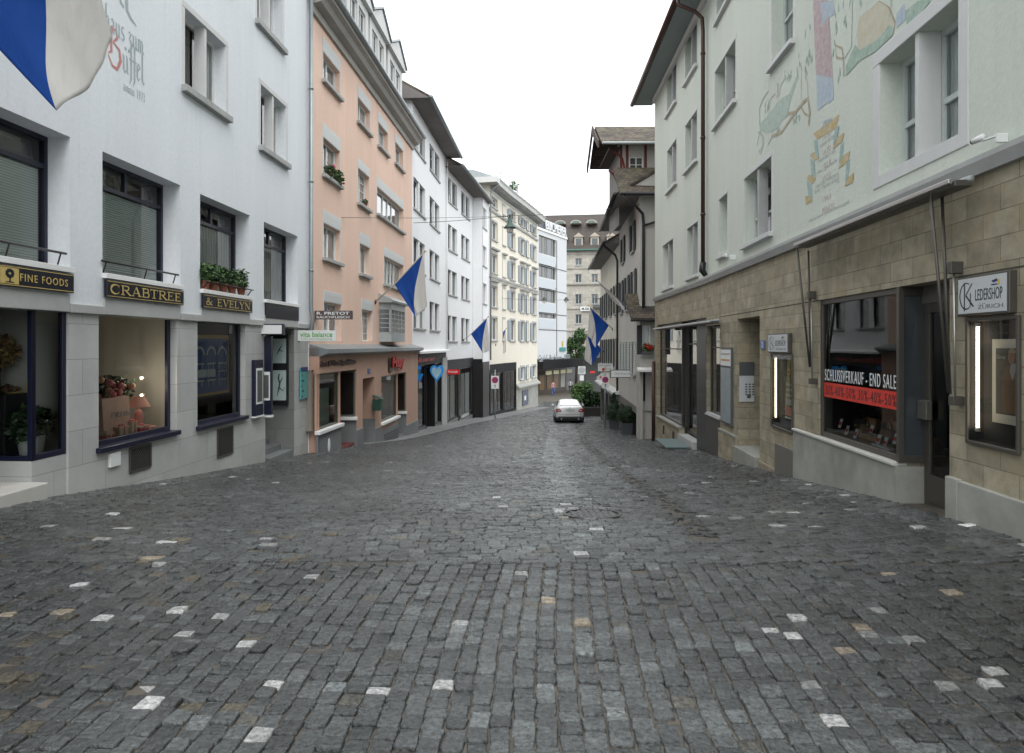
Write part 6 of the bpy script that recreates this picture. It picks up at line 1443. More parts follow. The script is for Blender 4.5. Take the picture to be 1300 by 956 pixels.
def lit_case(Wf, u0, u1, vt, vb, lab, kind):
    a, d = Wf.x(u0), Wf.x(u1); z1, z0 = Wf.z(u0, vt), Wf.z(u0, vb); w, h = d - a, z1 - z0; f = .035
    s = thing('display_case', lab, 'display case', M=at_wall(Wf, a, z0, -.1))
    t = MB(); t.box(a, a + f, -.03, .0, z0, z1); t.box(d - f, d, -.03, .0, z0, z1); t.box(a + f, d - f, -.03, .0, z0, z0 + f); t.box(a + f, d - f, -.03, .0, z1 - f, z1); t.build('frame', M_BRONZE, s, Wf, bevel=.005)
    MB().inbox(a + f, d - f, -.01, .125, z0 + f, z1 - f).build('backing', M_DARK, s, Wf)
    MB().quad([(a + f, -.012, z0 + f), (d - f, -.012, z0 + f), (d - f, -.012, z1 - f), (a + f, -.012, z1 - f)]).build('pane', M_SHOPGLASS, s, Wf)
    MB().tube([(a + f + .045, .045, z0 + h * .13), (a + f + .045, .045, z1 - h * .07)], .014, 10).build('lit_tube', M_TUBE, s, Wf, smooth=True)
    t = MB(); t.tube([(a + f + .045, .045, z0 + h * .10), (a + f + .045, .045, z0 + h * .13)], .024, 8); t.tube([(a + f + .045, .045, z1 - h * .07), (a + f + .045, .045, z1 - h * .04)], .024, 8); t.build('tube_sockets', M_SIGNWHITE, s, Wf)
    if kind == 'coat':
        p0, p1, q0, q1 = a + w * .30, d - w * .09, z0 + h * .19, z1 - h * .17
        MB().box(p0, p1, .085, .10, q0, q1).build('poster_border', mat('poster_cream', (.66, .62, .54), .6), s, Wf)
        MB().box(p0 + w * .08, p1 - w * .02, .080, .0855, q0 + h * .07, q1 - h * .07).build('poster_ground', mat('poster_charcoal', (.05, .045, .045), .6, var=.4, scale=5), s, Wf)
        cx = a + w * .68; y_ = .0795
        MB().prism([(cx - .13, q0 + h * .08), (cx + .15, q0 + h * .08), (cx + .16, q0 + h * .34), (cx + .13, q0 + h * .42), (cx + .03, q0 + h * .46), (cx - .07, q0 + h * .44), (cx - .13, q0 + h * .38), (cx - .15, q0 + h * .24)], y_ - .002, y_).build('printed_coat', mat('print_tan', (.17, .085, .045), .6, var=.4, scale=9), s, Wf)
        MB().prism([(cx - .01, q0 + h * .46), (cx - .03, q0 + h * .40), (cx + .01, q0 + h * .33), (cx + .05, q0 + h * .40), (cx + .05, q0 + h * .46)], y_ - .004, y_ - .002).build('printed_shirt', mat('print_shirt', (.35, .37, .40), .6), s, Wf)
        MB().prism([(x, z) for x, z in arc(cx + .0, q0 + h * .505, .052, h * .055, 0, 350, 14)], y_ - .006, y_ - .004).build('printed_face', mat('print_skin', (.34, .20, .14), .6, var=.2, scale=20), s, Wf)
        MB().prism(arc(cx + .01, q0 + h * .54, .05, h * .03, -10, 190, 10), y_ - .008, y_ - .006).build('printed_hair', mat('print_hair', (.42, .32, .2), .6), s, Wf)
        text('lettering', 'Gimos', s, Wf, p0 + w * .1, p0 + w * .26, q1 - h * .15, q1 - h * .12, y_ - .001, M_SIGNGREY, ext=.001)
    else:
        p0, p1 = a + w * .46, d - w * .06
        MB().prism([(p0 - .10, z0 + h * .25), (p0 + .16, z0 + h * .25), (p0 + .20, z1 - h * .06), (p0 + .06, z1 - h * .06)], .09, .10).build('yellow_banner', mat('poster_mustard', (.36, .30, .04), .6, var=.3, scale=6), s, Wf)
        y_ = .086
        t = MB(); t.stroke(arc(p0 + .13, z1 - h * .24, .09, h * .035, 0, 360, 14), .016, y_, .001); t.build('ring_print', M_GOLD, s, Wf)
        MB().box(p1 - .17, p1, y_ - .002, y_, z1 - h * .34, z1 - h * .18).build('red_square', M_RED, s, Wf)
        for k, tx_ in enumerate(('Schluss', 'verkauf', 'bis zu')): text('lettering', tx_, s, Wf, p0 - .02, p1 - .01, z1 - h * (.42 + k * .07), z1 - h * (.38 + k * .07), y_, M_SIGNWHITE, ext=.002, offset=.015)
        text('price_lettering', '50%-20', s, Wf, p0 - .04, p1 - .0, z1 - h * .67, z1 - h * .59, y_, M_SIGNWHITE, ext=.002, offset=.02)
        MB().box(p0 - .06, p1, y_ - .002, y_, z0 + h * .19, z0 + h * .30).build('red_panel', M_RED, s, Wf); MB().box(p0 - .06, p1, y_ - .002, y_, z0 + h * .15, z0 + h * .175).build('white_strip', M_SIGNWHITE, s, Wf)
    return s
gk_sign(W, 1224.5, 1291.5, 353, 402, 0, 'grey sign lettered GK LEDERSHOP ZURICH on the stone wall nearest the viewer')
lit_case(W, 1229, 1297, 404, 562, 'lit glass case with coat poster under the large leather shop sign', 'coat')
gk_sign(W, 979.5, 1006, 424, 447.5, 0, 'small grey leather shop sign with monogram over the yellow and red poster')
lit_case(W, 980, 1007.5, 448, 541, 'lit glass case with yellow and red sale poster between doorway and sale window', 'sale')
# metal hatch
MB().box(W.x(985), W.x(1009.5), -.025, .01, W.g(W.x(1009.5)) - .3, W.z(985, 562)).build('metal_hatch', mat('hatch_grey', (.15, .145, .13), .5, var=.15), b8, W, bevel=.006)
# entrance recess
MB().quad([(EN[0], 1.499, -2.5), (EN[1], 1.499, -2.5), (EN[1], 1.499, ZE), (EN[0], 1.499, ZE)]).build('entrance_recess', M_SAND, b8, W)
dd = glazing(b8, W, EN[0] + .15, EN[1] - .1, -.5, ZE - .3, 1.35, M_BRONZE, .1, name='house_door')
t = MB(); g0 = W.g(EN[0])
zA = W.z(964, 582)
t.box(EN[0] + .002, EN[1] - .002, -.10, .62, -3, g0 + .36); t.build('entrance_slab', M_MARBLE, b8, W, bevel=.01)
t = MB(); t.box(EN[0] + .02, EN[1] - .002, .64, .95, -3, g0 + .53); t.box(EN[0] + .02, EN[1] - .002, .955, 1.4, -3, g0 + .70); t.build('steps', M_GREYSTONE, b8, W, bevel=.01)
MB().box(LSr + .02, EN[0] - .001, -.055, .02, -3, g0 + .52).build('plinth', M_SAND, b8, W); MB().box(LSr + .0, EN[0] + .001, -.065, .0, g0 + .521, g0 + .56).build('plinth_cap', M_MARBLE, b8, W)
MB().box(EN[1] + .001, W.x(985) - .005, -.03, .02, -3, g0 + .30).build('plinth', M_SAND, b8, W)
pj = W.w(EN[0], 0, 0); Wj = Frame((pj.x, pj.y - .012), (pj.x + 1.2, pj.y - .012))
s = thing('intercom_panel', 'white intercom and doorbell panel inside the sandstone entrance', 'intercom', M=Wj.M @ Matrix.Translation((.1, 0, .5)))
a, d, z0, z1 = Wj.x(938.5), Wj.x(957), Wj.z(945, 510), Wj.z(945, 477)
MB().box(a, d, -.03, -.0, z0, z1).build('panel', mat('pale_metal', (.50, .52, .53), .4), s, Wj, bevel=.005)
MB().box(a, d, -.034, -.0, z1 + .003, z1 + .3).build('dark_plate', M_DARKGREY, s, Wj)
t = MB()
for i in range(3):
    for j in range(5): t.box(a + .12 + i * .075, a + .165 + i * .075, -.036, -.03, z1 - .2 - j * .055, z1 - .17 - j * .055)
t.box(a + .16, a + .24, -.036, -.03, z0 + .08, z0 + .16); t.build('buttons', M_DARKGREY, s, Wj)
s = thing('house_number_plate', 'small blue house number plate beside the sandstone entrance', 'sign', M=at_wall(W, W.x(967), 1.6))
MB().box(W.x(966.3), W.x(971.8), -.02, 0, W.z(967, 443), W.z(967, 432)).build('plate', mat('enamel_blue2', (.06, .12, .30), .35), s, W, bevel=.004)
text('number', '2', s, W, W.x(968), W.x(970.2), W.z(967, 441), W.z(967, 434), -.021, M_SIGNWHITE, ext=.002)
# notice case left of the entrance
a, d = W.x(917.5), W.x(931); z1, z0 = W.z(918, 441), W.z(918, 536)
s = board('notice_case', 'slim glass notice case with white header left of the sandstone entrance', 'display case', W, a, d, z0, z1, -.05, 0, M_DARKGREY, None)
MB().box(a + .05, d - .05, -.056, -.045, z0 + .06, z1 - .47).build('notice_sheet', mat('notice_pale', (.28, .33, .35), .3, var=.3, scale=5), s, W)
MB().box(a + .04, d - .04, -.056, -.045, z1 - .42, z1 - .05).build('white_header', M_SIGNWHITE, s, W)
for k in range(2): MB().box(a + .1, d - .1, -.059, -.055, z1 - .17 - k * .14, z1 - .13 - k * .14).build('header_print', mat('print_orange', (.5, .26, .1)) if k else M_STEEL, s, W)
# far-left shopfront (spans the bend)
zt2 = W2.z(834, 413)
M_SMOKE = mat('smoked_frame', (.05, .05, .048), .4, metal=.3)
a1, a2 = LS[0], W2.x(861)
zs2 = W2.g(a2) + .62
o = glazing(b8, W2, a1, a2, zs2, zt2, .12, M_SMOKE, .06, trans=(.74,), glass=M_GLASS); room(o, W2, a1, a2, .2, 1.8, zs2, zt2, M_ROOMDARK)
MB().box(a1, a2, .0, .2, -5, zs2 - .05).build('shop_base', M_SAND, b8, W2); MB().box(a1 - .02, a2 + .05, -.05, .14, zs2 - .05, zs2 - .002).build('sill', M_MARBLE, b8, W2)
for q in (.35, .8): MB().box(a1 + (a2 - a1) * q - .15, a1 + (a2 - a1) * q + .15, -.006, .0, zs2 - .55, zs2 - .25).build('cellar_vent', M_DARK, b8, W2)
d1 = W2.x(880)
o = glazing(b8, W2, a2 + .05, d1, W2.g(d1) + .25, zt2, .26, M_SMOKE, .08, trans=(.8,), name='shop_door', glass=M_GLASS); room(o, W2, a2, d1, .36, 2.4, W2.g(d1) + .1, zt2, M_ROOMDARK)
MB().box(a2, d1, -.02, .3, -5, W2.g(d1) + .2).build('door_step', M_GREYSTONE, b8, W2)
MB().box(a2 + .1, d1 - .1, -.75, -.05, W2.g(d1) + .015, W2.g(d1) + .05).build('glass_doormat', mat('grey_green_mat', (.12, .17, .17), .5), b8, W2)
MB().box(d1 - .0, W2.L, .10, .28, -5, zt2).build('corner_post', M_SMOKE, b8, W2)
zs3 = W.g(LSr) + .92
o = glazing(b8, W, .05, LSr - .03, zs3, W.z(913, 413), .10, M_SMOKE, .06, trans=(.76,), glass=M_GLASS); room(o, W, .05, LSr, .2, 2.2, zs3 - .02, W.z(913, 412), M_ROOMDARK, M_BOARD)
MB().box(.02, LSr - .005, -.02, .14, -5, zs3 - .04).build('shop_base', mat('grey_metal_panel', (.075, .072, .068), .5, metal=.3), b8, W)
t = MB()
for k in range(3): t.box(.02, LSr - .005, -.05 + k * .02, .12, zs3 - .035 + k * .02, zs3 - .018 + k * .02)
t.build('sill', M_GREYSTONE, b8, W)
for k, (x, w, m_, lab) in enumerate(((.35, .34, 0, 'tan shoes bag in the far sandstone shop window'), (.85, .40, 3, 'large cream bag in the far sandstone shop window'))):
    s = thing('handbag', lab, 'handbag', M=at_wall(W, x, zs3, .5), group='bags in the far shop window'); MB().ball((x, .55, zs3 + .25), (w / 2, .15, .16), 12, jit=.15).build('body', ML[m_], s, W, smooth=True)
    MB().tube([(x + .12 * math.cos(R(q)), .55, zs3 + .36 + .14 * math.sin(R(q))) for q in range(0, 181, 20)], .01, 6).build('strap', ML[2], s, W)
# folded awning over the far shop
def awning(Wf, u0, u1, v0, lab, arms, out=.32, W0=None):
    a, d = Wf.x(u0, -out), Wf.x(u1, -out); zt = Wf.z(u0, v0, -out)
    s = thing('folded_awning', lab, 'awning', M=Wf.M @ Matrix.Translation((a, -out, zt)))
    MB().box(a, d, -out + .04, -.11, zt - .05, zt + .015).build('cassette', M_BRONZE, s, Wf, bevel=.01)
    MB().box(a - .01, d + .01, -out - .02, -out + .02, zt - .025, zt + .02).build('front_bar', M_STEEL, s, Wf, bevel=.006)
    MB().tube([(a, -.13, zt + .02), (d, -.13, zt + .02)], .035, 10).build('roller', M_GREYPAINT, s, Wf, smooth=True)
    for (ut, vt, ub, vb, y0, y1) in arms:
        p = Wf.p(ut, vt, y0); q = Wf.p(ub, vb, y1)
        MB().tube([p, q], .016, 8).build('arm', M_BRONZE, s, Wf, smooth=True)
    return s
s = awning(W, 1009, 1206, 311, 'long folded awning with steel front bar above the sale window', [(1012, 316, 1028, 466, -.28, -.07), (1026, 318, 1029.5, 466, -.12, -.06), (1181, 243, 1204, 498, -.28, -.07), (1196, 250, 1206, 500, -.12, -.06)])
for i, (u, va, vb, lab) in enumerate(((1029.5, 378, 486, 'slim awning crank rod beside the sale window'), (1211, 345, 512, 'slim awning crank rod between shop door and large sign'))):
    s = thing('crank_rod', lab, 'crank rod', M=at_wall(W, W.x(u), 1.5))
    p, q = W.p(u, va, -.07), W.p(u + 1.5, vb, -.07); MB().tube([p, q], .011, 8).build('rod', M_STEEL, s, W, smooth=True)
    MB().box(p[0] - .04, p[0] + .04, -.12, 0, p[2] - .02, p[2] + .1).build('bracket', M_BRONZE, s, W, bevel=.006); MB().box(q[0] - .05, q[0] + .04, -.11, 0, q[2] - .02, q[2] + .07).build('gearbox', M_BRONZE, s, W, bevel=.006)
Wa = Frame((5.32, 26.4), (JX - .04, JY - 1.1))
a_ = awning(Wa, 829.5, 902, 417.5, 'short folded awning over the dark shopfront at the far end of the sandstone wall', [])
# security cameras
def cctv(Wf, u, v, sc, lab):
    x, y, z = Wf.p(u, v, 0)
    s = thing('security_camera', lab, 'camera', M=at_wall(Wf, x, z))
    MB().box(x - .03 * sc, x + .03 * sc, -.16 * sc, 0, z - .1 * sc, z + .03 * sc).build('mount', M_SIGNWHITE, s, Wf, bevel=.006)
    MB().tube([(x, -.13 * sc, z + .0), (x - .25 * sc, -.2 * sc, z)], .018 * sc, 8).build('bracket', M_SIGNWHITE, s, Wf)
    MB().tube([(x - .40 * sc, -.24 * sc, z + .03 * sc), (x - .22 * sc, -.2 * sc, z + .05 * sc)], [.045 * sc, .05 * sc], 12).build('housing', M_WHITEPAINT, s, Wf, smooth=True)
    MB().tube([(x - .43 * sc, -.246 * sc, z + .027 * sc), (x - .41 * sc, -.242 * sc, z + .03 * sc)], .036 * sc, 12).build('lens', M_BLACK, s, Wf)
cctv(W, 1279, 172, .62, 'white security camera on bracket right of the large curtained window'); cctv(W, 934, 325, .8, 'small white security camera above the stone cornice')
# ---------------- wall painting
def faded(n, c):
    m, nt, bs, out = newmat('fresco_' + n); L = nt.links.new; bs.inputs['Roughness'].default_value = .9
    tc = N(nt, 'ShaderNodeTexCoord'); no = N(nt, 'ShaderNodeTexNoise'); no.inputs['Scale'].default_value = 9; no.inputs['Detail'].default_value = 8; no.inputs['Roughness'].default_value = .75; L(tc.outputs['Object'], no.inputs['Vector'])
    mr = N(nt, 'ShaderNodeMapRange'); mr.inputs[1].default_value = .38; mr.inputs[2].default_value = .62; mr.inputs[3].default_value = .0; mr.inputs[4].default_value = .48; L(no.outputs['Fac'], mr.inputs[0])
    mx = N(nt, 'ShaderNodeMix', data_type='RGBA'); mx.inputs[6].default_value = c4(c); mx.inputs[7].default_value = (.585, .615, .565, 1); L(mr.outputs[0], mx.inputs[0]); L(mx.outputs[2], bs.inputs['Base Color'])
    return m
FO, FB, FR_, FGN, FBR, FTX, FBL = faded('ochre', (.44, .32, .12)), faded('teal', (.24, .38, .37)), faded('rose', (.40, .28, .31)), faded('leaf', (.25, .37, .30)), faded('branch', (.34, .27, .16)), faded('text', (.40, .44, .42)), faded('blue', (.33, .41, .50))
FG2 = faded('beast', (.33, .42, .37)); FRED = faded('numeral', (.47, .36, .33)); FSAND = faded('sand', (.48, .44, .32))
mur = MB()
mats_m = [FO, FB, FR_, FGN, FBR, FTX, FBL, FG2, FRED, FSAND]
cnt = [0]
def poly(pts, m):
    cnt[0] = (cnt[0] + 1) % 12; y = -.003 - cnt[0] * .0004
    P_ = [(W.x(u), W.z(u, v)) for u, v in pts]
    ar = sum(P_[i][0] * P_[(i + 1) % len(P_)][1] - P_[(i + 1) % len(P_)][0] * P_[i][1] for i in range(len(P_)))
    if ar < 0: P_ = P_[::-1]
    mur.quad([(x, y, z) for x, z in P_], m)
def line(pts, w, m):
    cnt[0] = (cnt[0] + 1) % 12; y = -.003 - cnt[0] * .0004
    mur.stroke([(W.x(u), W.z(u, v)) for u, v in pts], w, y, .001, m)
def cz(x, y): return (1000 + x / 5.311, 130 + y / 5.311)     # from the scroll crop
def cb(x, y): return (950 + x / 6.373, 50 + y / 6.373)
def cf_(x, y): return (1020 + x / 5.909, y / 5.909)
poly([cz(175, 210), cz(350, 78), cz(330, 170), cz(200, 250)], 0)
for q in ([(165, 340), (195, 330), (215, 375), (185, 395), (152, 360)], [(140, 490), (165, 487), (190, 520), (165, 552), (130, 515)], [(120, 630), (145, 630), (170, 662), (125, 692)], [(335, 235), (385, 200), (370, 262), (305, 318)], [(372, 362), (424, 325), (410, 395), (342, 450)], [(410, 505), (450, 470), (442, 540), (385, 565)]): poly([cz(*p) for p in q], 0)
for q in ([(178, 255), (200, 252), (212, 372), (190, 350)], [(155, 380), (180, 395), (190, 515), (165, 490)], [(132, 525), (160, 555), (168, 650), (142, 630)], [(320, 190), (350, 150), (338, 240), (308, 290)], [(358, 285), (382, 265), (372, 365), (345, 415)], [(398, 400), (424, 380), (410, 500), (388, 545)]): poly([cz(*p) for p in q], 1)
t_ = [('1550', 232, 8), ('erbaut durch', 285, 5), ('1672', 335, 8), ('renoviert und', 388, 5), ('1810', 425, 8), ('neu gemalt', 470, 5), ('1935', 510, 8), ('von den meistern', 560, 5), ('am rennweg', 605, 5), ('1965', 650, 8)]
for k, (tx_, yc, m_) in enumerate(t_):
    wd2 = 28 if m_ == 8 else 42 + k * 5
    u0, v0 = cz(265 - wd2, yc + 12); u1, v1 = cz(265 + wd2, yc + 12); zz = W.z(u0, v0)
    text('painted_inscription', tx_, b8, W, W.x(u0), W.x(u1), zz - .03, zz + .05, -.002, mats_m[m_], ext=.001)
u0, v0 = cz(235, 752); u1, _ = cz(315, 740); text('painted_inscription', 'RENOV', b8, W, W.x(u0), W.x(u1), W.z(u0, v0), W.z(u0, v0) + .09, -.002, FRED, ext=.001)
u0, v0 = cz(145, 815); u1, _ = cz(415, 700); text('painted_inscription', 'haus zum paradiesvogel', b8, W, W.x(u0), W.x(u1), W.z(u0, v0) + .0, W.z(u0, v0) + .07, -.002, FTX, ext=.001)
# robe of the standing figure
poly([cf_(75, 0), cf_(185, 0), cf_(200, 200), cf_(222, 585), cf_(95, 560), cf_(82, 250)], 2)
poly([cf_(130, 20), cf_(225, 0), cf_(240, 100), cf_(170, 150), cf_(140, 195)], 6)
poly([cf_(100, 560), cf_(222, 585), cf_(230, 740), cf_(195, 775), cf_(180, 770), cf_(115, 828), cf_(104, 820)], 6)
for x in (110, 135, 160, 185): line([cf_(x, 60), cf_(x + 8, 300), cf_(x + 12, 560)], .012, 8)
# hill with ochre beast and green mound
poly([cf_(420, 130), cf_(520, 60), cf_(570, 10), cf_(640, 60), cf_(690, 180), cf_(680, 230), cf_(560, 300), cf_(420, 380), cf_(400, 260)], 9)
poly([cf_(600, 250), cf_(640, 190), cf_(680, 200), cf_(675, 260), cf_(540, 390), cf_(430, 450), cf_(320, 570), cf_(320, 500), cf_(390, 330), cf_(420, 380), cf_(520, 320)], 3)
poly([cf_(770, 80), cf_(860, 10), cf_(900, 0), cf_(960, 0), cf_(900, 80), cf_(780, 190)], 3); poly([cf_(700, 100), cf_(760, 20), cf_(770, 150), cf_(700, 210)], 6)
line([cf_(440, 120), cf_(520, 60), cf_(570, 10), cf_(650, 60), cf_(690, 170)], .02, 4)
line([cf_(370, 0), cf_(365, 200), cf_(362, 350), cf_(310, 440)], .018, 3); line([cf_(305, 570), cf_(302, 440), cf_(250, 430), cf_(240, 340), cf_(290, 360), cf_(302, 440)], .03, 4)
def leaf(u, v, s, m, ang=None):
    a = ang if ang is not None else rnd.uniform(60, 120); x, z = W.x(u), W.z(u, v); dx_, dz_ = math.cos(R(a)) * s, math.sin(R(a)) * s
    cnt[0] = (cnt[0] + 1) % 12; y = -.003 - cnt[0] * .0004
    mur.quad([(x - dx_, y, z - dz_), (x + dz_ * .3, y, z - dx_ * .3), (x + dx_, y, z + dz_), (x - dz_ * .3, y, z + dx_ * .3)], m)
for (x, y) in ((265, 60), (240, 110), (310, 150), (245, 190), (250, 230), (235, 320), (320, 180), (430, 20), (300, 30), (350, 20), (15, 255), (50, 200), (45, 400), (65, 440), (30, 450), (15, 520), (275, 540), (265, 590), (225, 400), (650, 110), (610, 150), (660, 20)): leaf(*cf_(x, y), .075, 3)
# antlered beast
poly([cb(90, 690), cb(170, 600), cb(250, 490), cb(330, 440), cb(400, 280), cb(410, 290), cb(340, 500), cb(320, 620), cb(270, 660), cb(240, 720), cb(150, 760), cb(100, 740)], 7)
poly([cb(75, 750), cb(100, 740), cb(130, 790), cb(125, 860), cb(100, 935), cb(82, 905), cb(112, 860), cb(110, 790)], 7); line([cb(72, 860), cb(90, 770)], .03, 7); line([cb(160, 850), cb(200, 770), cb(190, 730)], .03, 7)
line([cb(95, 700), cb(90, 560), cb(120, 480), cb(165, 415)], [.05, .04, .06, .02], 7); line([cb(165, 600), cb(180, 480), cb(215, 440), cb(245, 480)], .02, 8); line([cb(240, 470), cb(240, 350)], [.03, .05], 7)
line([cb(250, 460), cb(265, 370), cb(300, 310)], .02, 7)
for k in range(10): leaf(*cb(300 + rnd.uniform(-5, 60), 290 + rnd.uniform(-40, 40)), .06, 3, rnd.uniform(0, 180))
for k in range(10): leaf(*cb(360 + rnd.uniform(0, 60), 650 + rnd.uniform(-40, 40)), .06, 3, rnd.uniform(0, 180))
for k in range(6): leaf(*cb(130 + rnd.uniform(0, 40), 540 + rnd.uniform(-40, 40)), .07, 3, 70)
for k in range(7): leaf(*cb(200 + rnd.uniform(0, 60), 740 + rnd.uniform(-30, 40)), .06, 3, rnd.uniform(0, 180))
line([cb(190, 785), cb(270, 750), cb(360, 620), cb(440, 515), cb(485, 475), cb(500, 600), cb(488, 700)], [.05, .06, .05, .06, .06, .07, .05], 4)
line([cb(320, 600), cb(380, 590), cb(440, 515)], .05, 4); line([cb(430, 550), cb(460, 600), cb(495, 620)], .035, 4); line([cb(430, 490), cb(430, 330), cb(435, 230), cb(415, 180)], .014, 4); line([cb(485, 470), cb(480, 350), cb(470, 320)], .014, 8)
for (x, y) in ((410, 130), (395, 240), (415, 200), (490, 110), (470, 170), (510, 160), (490, 190), (465, 240), (465, 300), (475, 270), (500, 130), (400, 270)): leaf(*cb(x, y), .065, 3, rnd.uniform(70, 110))
for k in range(5): line([cz(235 + k * 12, 190 - k * 14), cz(245 + k * 12, 130 - k * 6), cz(262 + k * 10, 120)], .02, 6)
mur.build('wall_painting', mats_m, b8, W)

# ================================================================== OLD HOUSE with hoist dormer
W = Frame((5.52, 36.4), (5.07, 28.0)); WO = W
b9 = thing('old_house', 'old grey plastered house with dark shutters and a tiled hoist dormer, behind the green house', 'house', M=at_wall(W, 4))
M_OLDP = mat('old_grey_render', (.50, .485, .45), .9, var=.16, scale=1.5, bump=.3, bscale=25, streak=True)
HO = 7.5
wo = [((798.5, 804), 356, 397), ((806.5, 811.5), 346, 395), ((789, 794), 362, 397), ((790, 796), 245 + 44, 322), ((803, 809), 274, 322)]
hh = []
for k in range(3):
    a = .7 + k * 2.6; hh.append((a, a + .95, 3.2, 4.75, .2)); hh.append((a, a + .95, .35, 1.75, .2))
hh += [(1.5, 2.4, 5.6, 6.8, .2), (5.6, 6.5, 5.6, 6.8, .2)]
MB().wall(0, W.L, -.95, HO, hh).build('wall', M_OLDP, b9, W); shell(b9, W, 0, W.L, -4, HO, 8, M_OLDP)
MB().wall(0, W.L, -5, -.95, [(.4, 2.2, -5, -1.3, .2), (3.0, 4.4, -5, -1.3, .25), (5.2, 7.6, -5, -1.25, .3)], .0).build('ground_floor', mat('grey_shopfront', (.16, .155, .145), .7, var=.2), b9, W)
for (a, d) in ((.4, 2.2), (3.0, 4.4), (5.2, 7.6)):
    o = glazing(b9, W, a, d, -3.2, -1.3, .12, M_BLACK, .07, mull=(.5,), glass=M_GLASS); MB().inbox(a, d, .2, 1.5, -3.2, -1.25).build('shop_interior', M_ROOMDARK, o, W); MB().box(a, d, .0, .12, -5, -3.18).build('base', M_DARKGREY, o, W)
for h in hh:
    o = win(b9, W, h[0], h[1], h[2], h[3], .12, M_WHITEPAINT, .06, mull=(.5,), sill=(.08, .08, .1), bars=2, inner=(M_SHEER, 'sides'))
    w = .48
    for xa in (h[0] - w - .03, h[1] + .03): MB().box(xa, xa + w, -.07, -.03, h[2], h[3]).build('shutter', M_SHUTWT if h[2] < 2 else M_SHUTDK, o, W)
ro = eaves(b9, W, -.15, W.L + .15, HO, .95, 4, 2.9, M_TILE, M_SOFFIT, M_BLACK)
MB().xprism([(-.95, HO - .03), (4, HO + 2.87), (4, HO - .02), (0, HO - .02)], W.L + .0, W.L + .08).build('gable_wall', M_OLDP, ro, W)
# lean-to tiled hip of the gable side facing us
pg = W.w(W.L, 0, 0)
Wg = Frame((pg.x - .02, pg.y - .03), (pg.x + 4, pg.y - .03)); 
MB().box(0, 4, 0, .2, -4, HO).build('side_wall', M_OLDP, b9, Wg)
MB().xprism([(-.55, HO - .1), (1.4, HO + 1.35), (1.4, HO + 1.45), (-.55, HO + .02)], Wg.x(787, -.55), 4).build('skirt_roof', M_TILE, b9, Wg)
MB().tube([(Wg.x(787, -.6), -.62, HO - .06), (4, -.62, HO - .06)], .07, 8).build('gutter', M_BLACK, b9, Wg, smooth=True)
t = MB(); t.tube([(-.85, -.6, HO - .1), (-.3, -.45, HO - .45), (.08, -.15, HO - .75), (.12, -.10, HO - 1.1), (.12, -.10, -.6)], .06, 10); t.tube([(.12, -.1, HO - 1.2), (.8, -.12, HO - 1.0)], .045, 8); t.build('downpipe', M_BLACK, b9, Wg, smooth=True)
# hoist dormer: box with red timbers, big tiled roof sailing out over the street
Wt = Frame((3.72, 29.6), (9, 29.6)); zE = W.w(0, 0, 0)
zb = Wt.z(790, 249); zt = Wt.z(790, 187.5); xw = Wt.x(786)
hw = (Wt.x(799), Wt.x(816.5), Wt.z(800, 228), Wt.z(800, 199), .08)
MB().wall(xw, 5.2, zb - .3, zt + .2, [hw], 0).build('dormer_wall', M_OLDP, b9, Wt)
MB().quad([(xw, 0, zb - 1.2), (xw, 3, zb - 1.2), (xw, 3, zt + .2), (xw, 0, zt + .2)][::-1]).build('dormer_side', mat('plank_grey', (.20, .19, .175), .85, var=.3), b9, Wt)
win(b9, Wt, hw[0], hw[1], hw[2], hw[3], .04, M_WHITEPAINT, .04, mull=(.5,), bars=2, inner=(M_SHEER, 'half'))
t = MB()
for xa in (xw, hw[0] - .17, hw[1] + .02): t.box(xa + .02, xa + .13, -.04, .02, zb - .2, zt + .1)
t.box(xw, hw[1] + .2, -.045, .02, hw[2] - .16, hw[2] - .02); t.build('timber_frame', M_RUST, b9, Wt)
zp = Wt.z(790, 158)
t = MB(); t.xprism([(-.65, zt - .02), (1.5, zp + .25), (3.6, zt - .02), (3.6, zt + .1), (1.5, zp + .38), (-.65, zt + .1)], Wt.x(763, -.6), 5.3)
rt = t.build('dormer_roof', M_TILE, b9, Wt)
MB().xprism([(-.66, zt - .18), (-.66, zt + .12), (1.5, zp + .40), (3.62, zt + .12), (3.62, zt - .18), (1.5, zp + .05)], Wt.x(758.5, -.6), Wt.x(760.5, -.6)).build('barge_board', mat('dark_timber', (.05, .035, .03), .8, var=.3), rt, Wt)
MB().tube([(Wt.x(764, -.6), -.72, zt), (5.3, -.72, zt)], .06, 8).build('gutter', M_GREYPAINT, rt, Wt)
for pts in (((783.5, 231), (779.5, 222), (772.6, 216)), ((793, 214), (790, 201), (783, 195), (775, 191))):
    MB().tube([Wt.p(u, v, -.05) for u, v in pts], .05, 6).build('curved_brace', M_RUST, rt, Wt)
t = MB(); t.box(.3, xw, -.3, 3.2, zt - .12, zt - .05); t.build('boarded_soffit', mat('dark_timber', (.05, .035, .03)), rt, Wt)
